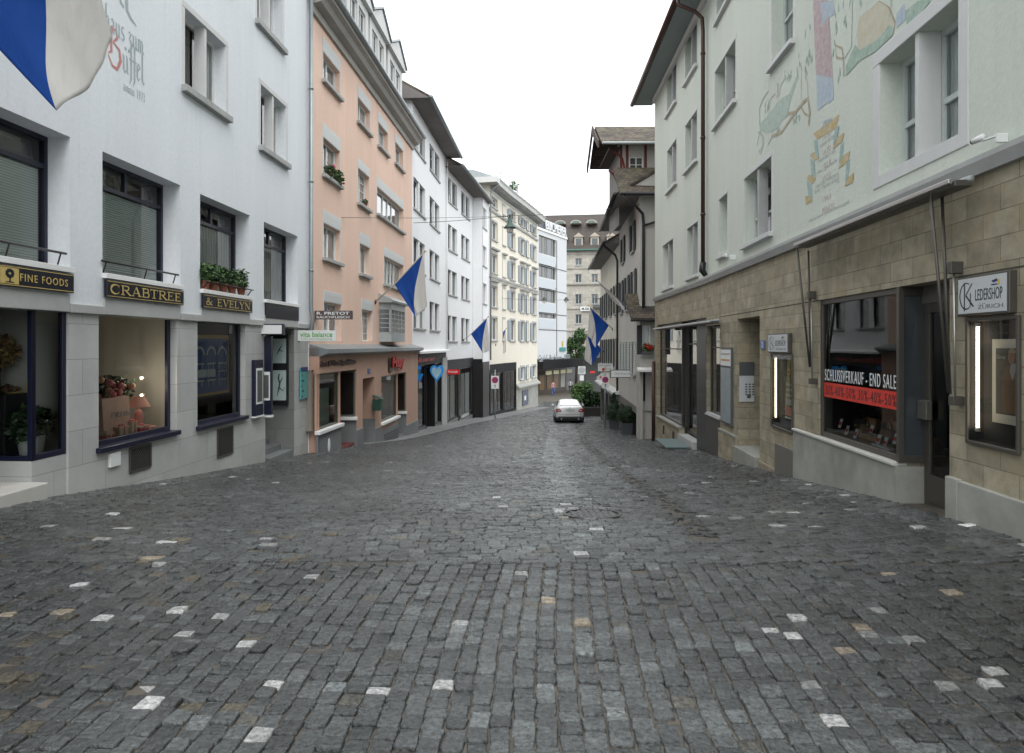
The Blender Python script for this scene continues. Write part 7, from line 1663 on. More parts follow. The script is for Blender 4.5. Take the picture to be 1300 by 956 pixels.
# small annex between the old house and the green house
W = Frame((5.07, 28.0 - .05), (5.36, 26.42)); 
zr0, zr1 = Wt.z(820, 430) , 0
b10 = thing('annex', 'narrow lean-to annex with tiled roof and flowered window squeezed against the green house', 'house', M=at_wall(W, .5))
Wn = Frame((4.98, 27.6), (6.6, 27.6))
z_e = Wn.z(815, 404); 
wx = (Wn.x(815.5), Wn.x(826), Wn.z(815, 450), Wn.z(815, 413), .15)
MB().wall(0, Wn.L, -4, z_e, [wx, (.12, .75, -4, Wn.z(815, 472), .3)]).build('wall', mat('annex_render', (.40, .39, .36), .9, var=.15), b10, Wn)
MB().quad([(0, 0, -4), (0, .8, -4), (0, .8, z_e), (0, 0, z_e)][::-1]).build('side_wall', mat('annex_render', (.4, .39, .36)), b10, Wn)
MB().inbox(.12, .75, .29, 1, -4, -1).build('dark_passage', M_DARK, b10, Wn)
win(b10, Wn, wx[0], wx[1], wx[2], wx[3], .08, M_WHITEPAINT, .05, mull=(.5,), sill=(.08, .08, .16), inner=(M_SHEER, 'full'))
MB().box(Wn.x(808.5), Wn.x(814.8), -.06, -.01, wx[2], wx[3]).build('shutter', M_SHUTDK, b10, Wn)
MB().xprism([(-.45, z_e - .12), (1.3, z_e + .95), (1.3, z_e + 1.05), (-.45, z_e)], -.42, Wn.L).build('roof', M_TILE, b10, Wn)
MB().tube([(-.45, -.52, z_e - .1), (Wn.L, -.52, z_e - .1)], .05, 8).build('gutter', M_BLACK, b10, Wn)
MB().xprism([(0, wx[2] - .5), (-.5, wx[2] - .58), (-.5, wx[2] - .66), (0, wx[2] - .64)], Wn.x(808), Wn.L).build('door_canopy', M_WHITEPAINT, b10, Wn)
t = MB(); t.tube([(W.L + .05, -.12, 1.0), (W.L + .05, -.12, -2.2)], .06, 10); 
t.build('downpipe', M_COPPER, b10, W, smooth=True)
s = thing('window_box', 'window box of red geraniums under the annex window', 'flowers', M=Wn.M @ Matrix.Translation((wx[0], -.1, wx[2])))
xc_ = (wx[0] + wx[1]) / 2; MB().box(wx[0] - .05, wx[1] + .02, -.28, -.1, wx[2] + .01, wx[2] + .13).build('box', M_DARKGREY, s, Wn)
MB().leaves((xc_, -.19, wx[2] + .26), (.27, .15, .18), 220, .05).build('foliage', LEAF, s, Wn); MB().leaves((xc_ + .03, -.28, wx[2] + .30), (.2, .08, .13), 60, .045, 1).build('blossoms', mat('geranium_red', (.60, .02, .01), .6), s, Wn)

# ================================================================== THIRD HOUSE on the right
W = Frame((6.12, 49.0), (5.54, 36.45)); 
b11 = thing('old_house', 'cream fronted house with low dark eaves and dark shutters, farther down on the right', 'house', M=at_wall(W, 6))
M_OLDC = mat('aged_cream_render', (.62, .59, .50), .9, var=.2, scale=1.4, streak=True); HT = 6.85
hh = []
for k in range(4):
    a = .8 + k * 3.1
    for z in (.4, 3.3): hh.append((a, a + 1.0, z, z + 1.55, .2))
MB().wall(0, W.L, -1.0, HT, hh).build('wall', M_OLDC, b11, W); shell(b11, W, 0, W.L, -5, HT, 8, M_OLDC)
gl = [(.4 + k * 3.0, 2.6 + k * 3.0, -5, -1.4, .2) for k in range(4)]
MB().wall(0, W.L, -5, -1.0, gl).build('ground_floor', mat('grey_shopfront', (.16, .155, .145)), b11, W)
for g_ in gl: o = glazing(b11, W, g_[0], g_[1], -3.2, -1.4, .12, M_BLACK, .07, mull=(.5,), glass=M_GLASS); MB().inbox(g_[0], g_[1], .2, 1.2, -3.2, -1.4).build('shop_interior', M_ROOMDARK, o, W); MB().box(g_[0], g_[1], .0, .12, -5, -3.18).build('base', M_DARKGREY, o, W)
for h in hh:
    o = win(b11, W, h[0], h[1], h[2], h[3], .12, M_WHITEPAINT, .06, mull=(.5,), sill=(.08, .08, .1), inner=(M_SHEER, 'sides'))
    for xa in (h[0] - .53, h[1] + .03): MB().box(xa, xa + .5, -.07, -.03, h[2], h[3]).build('shutter', M_SHUTDK, o, W)
eaves(b11, W, -.1, W.L - .1, HT, .75, 4, 2.8, M_TILE, M_SOFFIT, M_BLACK)
t = MB(); t.tube([(W.L * .98, -.8, HT - .1), (W.L * .98, -.2, HT - .6), (W.L * .98, -.1, HT - .9), (W.L * .98, -.1, -1)], .06, 8); t.build('downpipe', M_BLACK, b11, W)
MB().xprism([(0, -.75), (-.4, -.85), (-.4, -.95), (0, -.95)], 0, W.L).build('string_ledge', M_PLASTSUR, b11, W)

# ================================================================== FLAGS
def cloth(P0, P1, P2, P3, amp, folds, bulge, n=32, seed=1, thr=1.0):
    """square flag: P0-P1 on the pole, P3 below P0, P2 below P1; split along the diagonal P1-P3"""
    rr = random.Random(seed); nrm = (P1 - P0).cross(P3 - P0).normalized(); V_ = []; F_ = []; M_ = []
    for i in range(n + 1):
        for j in range(n + 1):
            u, v = i / n, j / n
            p = P0 * (1 - u) * (1 - v) + P1 * u * (1 - v) + P2 * u * v + P3 * (1 - u) * v
            free = v ** .8
            w = amp * free * (math.sin(folds * math.pi * (u + .25 * v) + seed) + .35 * math.sin(folds * 2.3 * math.pi * u + 2 * v + seed * 2))
            sag = bulge * math.sin(math.pi * u) * v * .5
            V_.append(p + nrm * (w + amp * .22 * v * math.sin(9 * u + 5 * v + seed) ) + Vector((0, 0, -sag * .3)) )
    for i in range(n):
        for j in range(n):
            a = i * (n + 1) + j; b = a + 1; c = a + n + 2; d = a + n + 1
            # diagonal from (u=1,v=0) to (u=0,v=1):  u+v<1 is the blue half
            if thr < 1: F_.append((a, d, c, b)); M_.append(0 if i + j < n * thr else 1)
            elif i + j < n - 1: F_.append((a, d, c, b)); M_.append(0)
            elif i + j == n - 1: F_.append((a, d, b)); M_.append(0); F_.append((d, c, b)); M_.append(1)
            else: F_.append((a, d, c, b)); M_.append(1)
    return V_, F_, M_
def flag(lab, wall_pt, P0, P1, P2, P3, amp=.06, folds=3, bulge=.2, seed=1, polelen=.12, pr=.022, thr=1.0):
    s = thing('street_flag', lab, 'flag', loc=wall_pt, group='blue and white flags along the street')
    V_, F_, M_ = cloth(P0, P1, P2, P3, amp, folds, bulge, seed=seed, thr=thr)
    mb = MB(); mb.v = [tuple(v) for v in V_]; mb.f = F_; mb.m = M_
    o = mb.build('cloth', [M_FLAGBLUE, M_FLAGWHITE], s, smooth=True)
    sd_ = o.modifiers.new('t', 'SOLIDIFY'); sd_.thickness = .004
    wp_ = Vector(wall_pt); tip = P1 + (P1 - P0).normalized() * polelen
    MB().tube([wp_, P0 + (P0 - P1) * .02, tip], pr, 8).build('pole', M_POLE, s, smooth=True)
    MB().ball(tip, .045, 8).build('finial', M_GOLD, s, smooth=True)
    MB().ball(wp_, (.06, .05, .09), 8).build('bracket', M_BLACK, s, smooth=True)
    return s
def onwall(Wf, u, v): return Wf.w(*Wf.p(u, v, 0))
flag('very large blue and white flag hanging in front of the pale blue white house', Vector((-5.86, 6.6, 4.75)), P(-85, -28, 6.7), P(74, -195, 6.5), P(149, 52, 7.3), P(74, 141, 7.0), .07, 2.2, .5, 3)
flag('blue and white flag on a long pole from the salmon pink house', onwall(WP_, 476, 383.6), P(501, 361, 25.2), P(537, 322, 25.2), P(542.5, 388, 25.6), P(527, 402, 25.0), .07, 3, .3, 5)
W4f = Frame((-3.87, 41.42), (-2.76, 49.7))
flag('blue and white flag hanging from the second white house', onwall(W4f, 588, 432), P(598, 424, 47), P(618.5, 403.5, 47), P(622, 444, 47.3), P(613, 448, 46.8), .08, 3, .3, 8)
flag('small distant blue and white flag hanging from the cream corner house', onwall(W5, 629, 438), P(630, 431, 56.8), P(642, 418, 56.6), P(642.5, 446, 56.8), P(637, 449, 56.6), .08, 3, .3, 4)
flag('large blue and white flag over the street end, upper of the overlapping pair', Vector((5.72, 40.2, P(779, 418, 40.2).z)), P(773, 413, 40), P(749, 389.5, 40), P(746.5, 422, 40.3), P(755.7, 441.6, 39.8), .07, 3, .3, 6)
flag('blue and white flag hanging lower and behind the other over the street end', Vector((5.98, 46.2, P(768, 446, 46.2).z)), P(764, 443, 46), P(745, 425, 46), P(742, 456, 46.3), P(751, 463.5, 45.8), .08, 3, .3, 7)
flag('pale flag blown flat along its pole on the old grey house', onwall(WO, 797, 392), P(792, 386, 32.2), P(759, 357, 32), P(775, 378, 32.3), P(794.5, 397, 32.1), .04, 3, .05, 2, thr=.3)

# ================================================================== STREET LAMP on wires
lp = P(647.5, 286, 33.5)
s = thing('hanging_street_lamp', 'green bell shaped street lamp hanging on wires over the street', 'street lamp', loc=lp)
MB().lathe([(.0, .34), (.10, .34), (.10, .16), (.14, .10), (.17, .02), (.30, -.10), (.31, -.13), (.15, -.13), (0, -.12)], lp, 20).build('hood', mat('lamp_green', (.045, .09, .075), .5, var=.2), s, smooth=True)
MB().lathe([(.16, -.13), (.17, -.26), (.13, -.36), (0, -.38)], lp, 16).build('glass_bowl', mat('milk_glass', (.55, .56, .55), .3), s, smooth=True)
MB().tube([lp + Vector((0, 0, .3)), lp + Vector((0, 0, .5))], .05, 8).build('cap', M_BLACK, s)
MB().tube([lp + Vector((-.02, 0, .30))] + [lp + Vector((-.22 - .14 * math.cos(R(q)), 0, .30 + .14 * math.sin(R(q)))) for q in range(0, 300, 30)], .015, 6).build('scroll_bracket', mat('lamp_green', (.045, .09, .075)), s)
def wire(lab, a, b, sag, r=.012):
    s = bpy.data.objects; pts = [a.lerp(b, k / 24) + Vector((0, 0, -4 * sag * (k / 24) * (1 - k / 24))) for k in range(25)]
    o = MB().tube(pts, r, 5).build('suspension_wire', M_BLACK, None); tag(o, lab, 'wire'); return o
la = lp + Vector((0, 0, .46))
wire('thin wire from the white house wall to the hanging street lamp', onwall(Frame((-4.47, 31.72), (-3.87, 41.4)), 525, 283), la, .05)
wire('thin wire from the hanging street lamp to the old house on the right', la, Vector((5.1, 28.3, 7.2)), .1)
wire('thin wire from the salmon house edge across the street, above the lamp wire', Vector((-5.2, 21.0, P(452, 276, 21).z)), la + Vector((-.25, 0, -.02)), .05, .008)
for k, u in enumerate((691, 719)):
    q = P(u, 381, 70); s = thing('hanging_street_lamp', ['small far street lamp hanging before the white office building', 'small far street lamp hanging before the sandstone building'][k], 'street lamp', loc=q)
    MB().lathe([(0, .3), (.1, .28), (.3, -.05), (0, -.05)], q, 10).build('hood', M_BLACK, s)
    MB().lathe([(.2, -.05), (.15, -.3), (0, -.32)], q, 10).build('glass_bowl', mat('milk_glass', (.55, .56, .55)), s)
wire('long thin wire carrying the two small far street lamps', P(625, 377, 55), P(768, 379, 75) + Vector((0, 0, .4)), .4, .015)

# ================================================================== STREET SIGNS, far right and left
def nostop(pole_xy, u, v, size, lab, Y, facing=None):
    s = thing('no_stopping_sign', lab, 'traffic sign', loc=(pole_xy[0], pole_xy[1], fz(pole_xy[1])))
    x, y = pole_xy; zc_ = EYE + (V0 - v) / F * Y
    MB().tube([(x, y, fz(y) - .1), (x, y, zc_ + .7)], .035, 8).build('pole', M_ZINC, s, smooth=True)
    MB().box(x - size * .55, x + size * .55, y - .07, y - .04, zc_ - size * 1.25, zc_ + size * .62).build('plate', M_SIGNWHITE, s)
    Wf = Frame((x - 1, y - .075), (x + 1, y - .075))
    MB().prism(arc(1, zc_, size * .46, size * .46, 0, 351, 24), -.004, 0).build('disc', mat('traffic_red', (.50, .015, .02), .4), s, Wf)
    MB().prism(arc(1, zc_, size * .33, size * .33, 0, 351, 24), -.008, -.0045).build('disc_centre', mat('traffic_blue', (.02, .05, .26), .4), s, Wf)
    t = MB(); t.stroke([(1 - size * .24, zc_ + size * .24), (1 + size * .24, zc_ - size * .24)], size * .09, -.009, .002); t.stroke([(1 + size * .24, zc_ + size * .24), (1 - size * .24, zc_ - size * .24)], size * .09, -.0096, .002); t.build('cross_bars', mat('traffic_red', (.5, .015, .02)), s, Wf)
    t = MB(); t.box(1 - .02, 1 + .02, -.004, 0, zc_ - size * 1.1, zc_ - size * .7); t.stroke([(1 - .06, zc_ - size * .8), (1, zc_ - size * .66), (1 + .06, zc_ - size * .8)], .02, -.001, .003); t.build('arrow', M_BLACK, s, Wf)
    return s
yy = 47.5; x = (622.5 - U0) / F * yy; 
s = nostop(((628.5 - U0) / F * yy, yy), 628.5, 482.5, .46, 'no stopping sign on a post before the dark glazed shopfront on the left', yy)
yy = 38.0; nostop(((768.3 - U0) / F * yy, yy), 768.3, 482, .36, 'no stopping sign on a post by the planters at the right side', yy)
yy = 62.0; s = thing('round_sign', 'grey round traffic sign on a post above the far bushes', 'traffic sign', loc=((738 - U0) / F * yy, yy, fz(yy)))
x = (738.5 - U0) / F * yy; zc_ = EYE + (V0 - 470) / F * yy
MB().tube([(x, yy, fz(yy)), (x, yy, zc_)], .04, 8).build('pole', M_ZINC, s); MB().box(x - .32, x + .32, yy - .08, yy - .05, zc_ - .35, zc_ + .35).build('plate', M_SIGNGREY, s)
Wf = Frame((x - 1, yy - .085), (x + 1, yy - .085)); MB().prism(arc(1, zc_, .27, .27, 0, 351, 20), -.004, 0).build('disc', M_GREYPAINT, s, Wf); MB().box(1 - .18, 1 + .18, -.36 * 0 - .004, 0, zc_ - .9, zc_ - .45).build('lower_plate', M_SIGNWHITE, s, Wf)
# projecting white shop signs on the right
Wp = Frame((4.2, 31.5), (5.7, 31.5)); a, d, z0, z1 = Wp.x(774.5), Wp.x(806), Wp.z(790, 479.5), Wp.z(790, 469.5)
s = thing('projecting_sign', 'long white shop sign in dark frame projecting from the old grey house', 'sign', M=Wp.M @ Matrix.Translation((a, 0, z0)))
MB().box(a, d, -.07, .07, z0, z1).build('case', M_DARKGREY, s, Wp, bevel=.005); MB().box(a + .03, d - .03, -.078, -.06, z0 + .03, z1 - .03).build('face', M_SIGNWHITE, s, Wp); text('lettering', 'Oeko-Shop Laden', s, Wp, a + .2, d - .15, z0 + .11, z1 - .11, -.079, M_ZINC, ext=.003)
Wp = Frame((4.4, 39.0), (5.9, 39.0)); a, d, z0, z1 = Wp.x(759.3), Wp.x(778), Wp.z(770, 471), Wp.z(770, 461.5)
s = thing('projecting_sign', 'white sign with a red dot and small writing above the traffic sign', 'sign', M=Wp.M @ Matrix.Translation((a, 0, z0)))
MB().box(a, d, -.04, .04, z0, z1).build('board', M_SIGNWHITE, s, Wp); MB().prism(arc(Wp.x(766), Wp.z(766, 469), .09, .09, 0, 345, 14), -.05, -.041).build('red_dot', M_RED, s, Wp); text('lettering', 'RESTAURANT', s, Wp, a + .05, d - .1, z1 - .16, z1 - .06, -.042, M_DARKGREY, ext=.003); text('lower_lettering', 'take away', s, Wp, a + .38, d - .1, z0 + .07, z0 + .16, -.042, M_DARKGREY, ext=.003)
MB().box(d, 5.9 - 4.4 + .1, -.02, .02, z1 - .1, z1 - .05).build('bracket', M_BLACK, s, Wp)
Wp = Frame((4.4, 41.5), (5.9, 41.5)); a, d, z0, z1 = Wp.x(757.5), Wp.x(770.5), Wp.z(765, 482), Wp.z(765, 474)
s = thing('pennant_sign', 'white sign with red patches and black slanted arm behind the traffic sign', 'sign', M=Wp.M @ Matrix.Translation((a, 0, z0)))
MB().prism([(a, z0), (d, z0), (d, z1), (a + .25, z1 - .03), (a, z0 + .18)], -.03, .03).build('board', M_SIGNWHITE, s, Wp); t = MB(); t.box(a + .18, a + .34, -.036, -.03, z0 + .1, z0 + .2); t.box(a + .4, a + .56, -.036, -.03, z0 + .18, z0 + .27); t.build('red_patches', M_RED, s, Wp); MB().tube([(a - .1, 0, z0 + .2), (a + .25, 0, z1 + .08), (d + .6, 0, z1 + .1)], .03, 6).build('arm', M_BLACK, s, Wp)

# ================================================================== PLANTS
def tub(x, y, lab, shape, h, r):
    g_ = fz(y); s = thing('potted_topiary', lab, 'potted plant', loc=(x, y, g_), group=None)
    w = .24; t = MB(); t.v = []; t.prism([(-.21, 0), (.21, 0), (.25, .52), (-.25, .52)], -.22, .22); t.build('planter', mat('slate_planter', (.05, .058, .066), .6, var=.15), s, Matrix.Translation((x, y, g_)), bevel=.01)
    MB().box(-.22, .22, -.2, .2, .521, .53).build('soil', M_BARK, s, Matrix.Translation((x, y, g_)))
    t = MB()
    if shape == 'ball': t.leaves((x, y, g_ + .52 + r * .92), (r, r, r * .92), 3200, .028, 3, .82)
    else:
        for k in range(5): q = k / 4; rr_ = r * (1.0 if k < 2 else 1 - (q - .25) * 1.05); t.leaves((x, y, g_ + .62 + q * h), (rr_, rr_, h * .20), 900, .032, 3, .7)
    t.build('foliage', LEAFD, s)
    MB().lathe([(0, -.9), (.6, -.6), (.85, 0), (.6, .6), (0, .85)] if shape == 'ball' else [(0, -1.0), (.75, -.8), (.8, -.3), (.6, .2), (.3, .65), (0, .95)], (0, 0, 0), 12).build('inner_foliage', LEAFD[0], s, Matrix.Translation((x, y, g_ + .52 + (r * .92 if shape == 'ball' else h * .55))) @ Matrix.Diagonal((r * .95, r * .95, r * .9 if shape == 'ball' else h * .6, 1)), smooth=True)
tub((795.5 - U0) / F * 31, 31, 'clipped ball shaped box bush in a slate tub on the right pavement', 'ball', 0, .38)
tub((779.5 - U0) / F * 35.6, 35.6, 'clipped pear shaped box bush in a slate tub, farther than the ball bush', 'cone', 1.0, .40)
def bush(u, v, Y, rx_, rz_, n, lab, mats_, size=.09, name='shrub', zoff=0, trough=None):
    p = P(u, v, Y); s = thing(name, lab, 'shrub', loc=(p.x, Y, fz(Y)), group='shrubs in the planter strip beyond the car')
    t = MB(); t.leaves(p, (rx_, .9, rz_), n, size, 3, .5, clump=9); t.leaves(p, (rx_ * .9, .8, rz_ * .85), n // 2, size, 3, .3)
    t.build('foliage', mats_, s)
    t = MB()
    for k in range(6): t.tube([(p.x + rnd.uniform(-.2, .2), Y, fz(Y)), (p.x + rnd.uniform(-.8, .8) * rx_, Y + rnd.uniform(-.4, .4), p.z + rz_ * .4)], .025, 5)
    t.build('stems', M_BARK, s)
LB_ = [mat('leaf_mid', (.035, .085, .022)), mat('leaf_light', (.075, .15, .035)), mat('leaf_bright', (.10, .20, .05), .5)]
bush(739, 497, 54.5, .95, .85, 2600, 'bright green leafy shrub, left one of the planter strip', LB_)
bush(733, 505, 53.5, .5, .5, 900, 'low bright green shrub at the left corner of the planter strip', LB_)
bush(752, 506, 53.8, .85, .65, 2200, 'dark green shrub in the middle of the planter strip', LEAFD)
bush(765, 506, 53.4, .65, .65, 1800, 'dark green shrub at the right end of the planter strip', LEAFD)
p = P(753, 520, 53); s = thing('planter_trough', 'long dark planter trough under the shrubs beyond the car', 'planter', loc=(p.x, 53.4, fz(53.4)))
xa, xb = (740 - U0) / F * 53, (770.5 - U0) / F * 53
MB().box(xa, xb, 52.9, 54.6, fz(53) - .2, fz(53) + .62).build('trough', mat('trough_dark', (.018, .017, .016), .8, var=.3), s, bevel=.02)
MB().box(xa - .03, xb + .03, 52.86, 52.96, fz(53) + .621, fz(53) + .68).build('rim', M_DARKGREY, s)
MB().box(xa + .05, xb - .05, 52.97, 54.5, fz(53) + .6215, fz(53) + .64).build('soil', M_BARK, s)
# tree beyond
yt = 98; s = thing('street_tree', 'dense green tree between the office building and the flags', 'tree', loc=((731 - U0) / F * yt, yt, fz(yt)))
x0 = (731 - U0) / F * yt; 
t = MB(); t.tube([(x0, yt, fz(yt) - .2), (x0 + .1, yt, -1.5), (x0, yt, .8)], [.22, .17, .1], 8)
for k in range(7): a = k * 2.4; t.tube([(x0, yt, -1.6 + k * .35), (x0 + 1.1 * math.cos(a), yt + 1.1 * math.sin(a), -.4 + k * .5), (x0 + 1.6 * math.cos(a), yt + 1.6 * math.sin(a), .6 + k * .5)], [.09, .06, .02], 6)
t.build('trunk', M_BARK, s, smooth=True)
t = MB()
for (u, v, rx_, rz_, n) in ((727, 455, 1.25, 1.5, 1500), (735, 445, 1.5, 1.6, 1900), (729, 432, 1.0, 1.3, 1300), (737, 428, 1.2, 1.2, 1400), (741, 458, 1.2, 1.5, 1400), (724, 440, .8, 1.2, 800)): t.leaves(P(u, v, yt), (rx_, 1.3, rz_), n, .15, 3, .4, clump=8)
t.build('crown', LEAF, s)
s = thing('awning', 'dark sloping awning under the tree with red lamps', 'awning', loc=((752 - U0) / F * 88, 88, 0))
xa, xb = (742 - U0) / F * 88, (775 - U0) / F * 88
MB().xprism([(88, P(0, 455, 88).z), (91, P(0, 449, 88).z), (91, P(0, 449, 88).z + .08), (88, P(0, 455, 88).z + .08)], xa, xb).build('canopy', mat('awning_black', (.015, .016, .016), .8), s)
t = MB(); t.box(xa + .05, xa + .12, 88.1, 88.2, fz(88), P(0, 455, 88).z); t.box(xb - .12, xb - .05, 88.1, 88.2, fz(88), P(0, 455, 88).z); t.build('posts', M_BLACK, s)
MB().box(P(750, 0, 87).x, P(756, 0, 87).x, 87.6, 87.7, P(0, 474, 87).z, P(0, 471.5, 87).z).build('red_sign', M_RED, s)
MB().box(xa + .2, xb, 91.2, 91.4, fz(90), P(0, 449, 88).z).build('rear_panel', M_DARKGREY, s)

# ================================================================== PEOPLE (far away, small)
def person(lab, x, y, h, rz, shirt, trousers, hair, stride=.18, arms=(.1, .1), extra=None):
    g_ = fz(y); s = thing('person', lab, 'person', loc=(x, y, g_), rz=rz)
    k = h / 1.75
    V_ = [(0, 0, .95), (0, .01, 1.12), (0, .01, 1.32), (0, 0, 1.46), (0, 0, 1.55), (0, -.02, 1.66),
          (.10, 0, .90), (.12, -stride * .4, .50), (.12, stride * .3, .09), (.12, stride * .3 - .14, .04),
          (-.10, 0, .90), (-.12, stride * .3, .50), (-.12, -stride * .6, .09), (-.12, -stride * .6 - .14, .04),
          (.19, 0, 1.42), (.25, .03, 1.14), (.24, -arms[0], .92), (.24, -arms[0] - .02, .84),
          (-.19, 0, 1.42), (-.25, .03, 1.14), (-.24, -arms[1], .92), (-.24, -arms[1] - .02, .84)]
    E_ = [(0, 1), (1, 2), (2, 3), (3, 4), (4, 5), (0, 6), (6, 7), (7, 8), (8, 9), (0, 10), (10, 11), (11, 12), (12, 13), (3, 14), (14, 15), (15, 16), (16, 17), (3, 18), (18, 19), (19, 20), (20, 21)]
    Rr = [.13, .125, .15, .11, .055, .105, .09, .065, .045, .04, .09, .065, .045, .04, .06, .045, .033, .035, .06, .045, .033, .035]
    me = bpy.data.meshes.new('body'); me.from_pydata([(a * k, b * k, c * k) for a, b, c in V_], E_, [])
    m, nt, bs, out = newmat('person_cloth'); L = nt.links.new
    tc = N(nt, 'ShaderNodeTexCoord'); sp = N(nt, 'ShaderNodeSeparateXYZ'); L(tc.outputs['Object'], sp.inputs[0])
    cr = N(nt, 'ShaderNodeValToRGB'); cr.color_ramp.interpolation = 'CONSTANT'; e = cr.color_ramp.elements
    mr = N(nt, 'ShaderNodeMath', operation='DIVIDE'); mr.inputs[1].default_value = 2 * k; L(sp.outputs['Z'], mr.inputs[0])
    e[0].position = 0; e[0].color = (.02, .018, .018, 1); e[1].position = .05; e[1].color = c4(trousers)
    q = e.new(.49); q.color = c4(shirt); q = e.new(.755); q.color = (.36, .22, .16, 1); L(mr.outputs[0], cr.inputs[0]); L(cr.outputs[0], bs.inputs['Base Color']); bs.inputs['Roughness'].default_value = .8
    me.materials.append(m)
    o = bpy.data.objects.new('body', me); setp(o, WM[s.name], s)
    sk = o.modifiers.new('skin', 'SKIN'); sk.use_smooth_shade = True
    for i, r_ in enumerate(Rr): me.skin_vertices[0].data[i].radius = (r_ * k, r_ * k)
    me.skin_vertices[0].data[0].use_root = True
    o.modifiers.new('ss', 'SUBSURF').levels = 1; o.modifiers[-1].render_levels = 1
    M0 = WM[s.name]
    MB().ball((0, .015 * k, 1.72 * k), (.10 * k, .11 * k, .10 * k), 10).build('hair', hair, s, M0, smooth=True)
    MB().box(-.015 * k, .015 * k, -.145 * k, -.10 * k, 1.64 * k, 1.675 * k).build('nose', mat('skin_tone', (.36, .22, .16), .6), s, M0)
    return s, M0, k
HB = mat('hair_brown', (.05, .03, .02), .8); HG = mat('hair_grey', (.25, .24, .22), .8)
s, M0, k = person('person in pink top and blue jeans walking past the far amber shop windows', (702.2 - U0) / F * 84, 84, 1.72, R(20), (.42, .22, .24), (.05, .10, .24), HB, .3)
s, M0, k = person('person in white shirt and dark trousers standing beyond the shrubs', (750.5 - U0) / F * 62, 62, 1.75, R(200), (.66, .66, .66), (.02, .02, .022), HB, .15)
s, M0, k = person('person in dark jacket by the doorway far behind the tree trunk', (724 - U0) / F * 88, 88, 1.7, R(180), (.30, .33, .38), (.015, .015, .018), HB, .1)

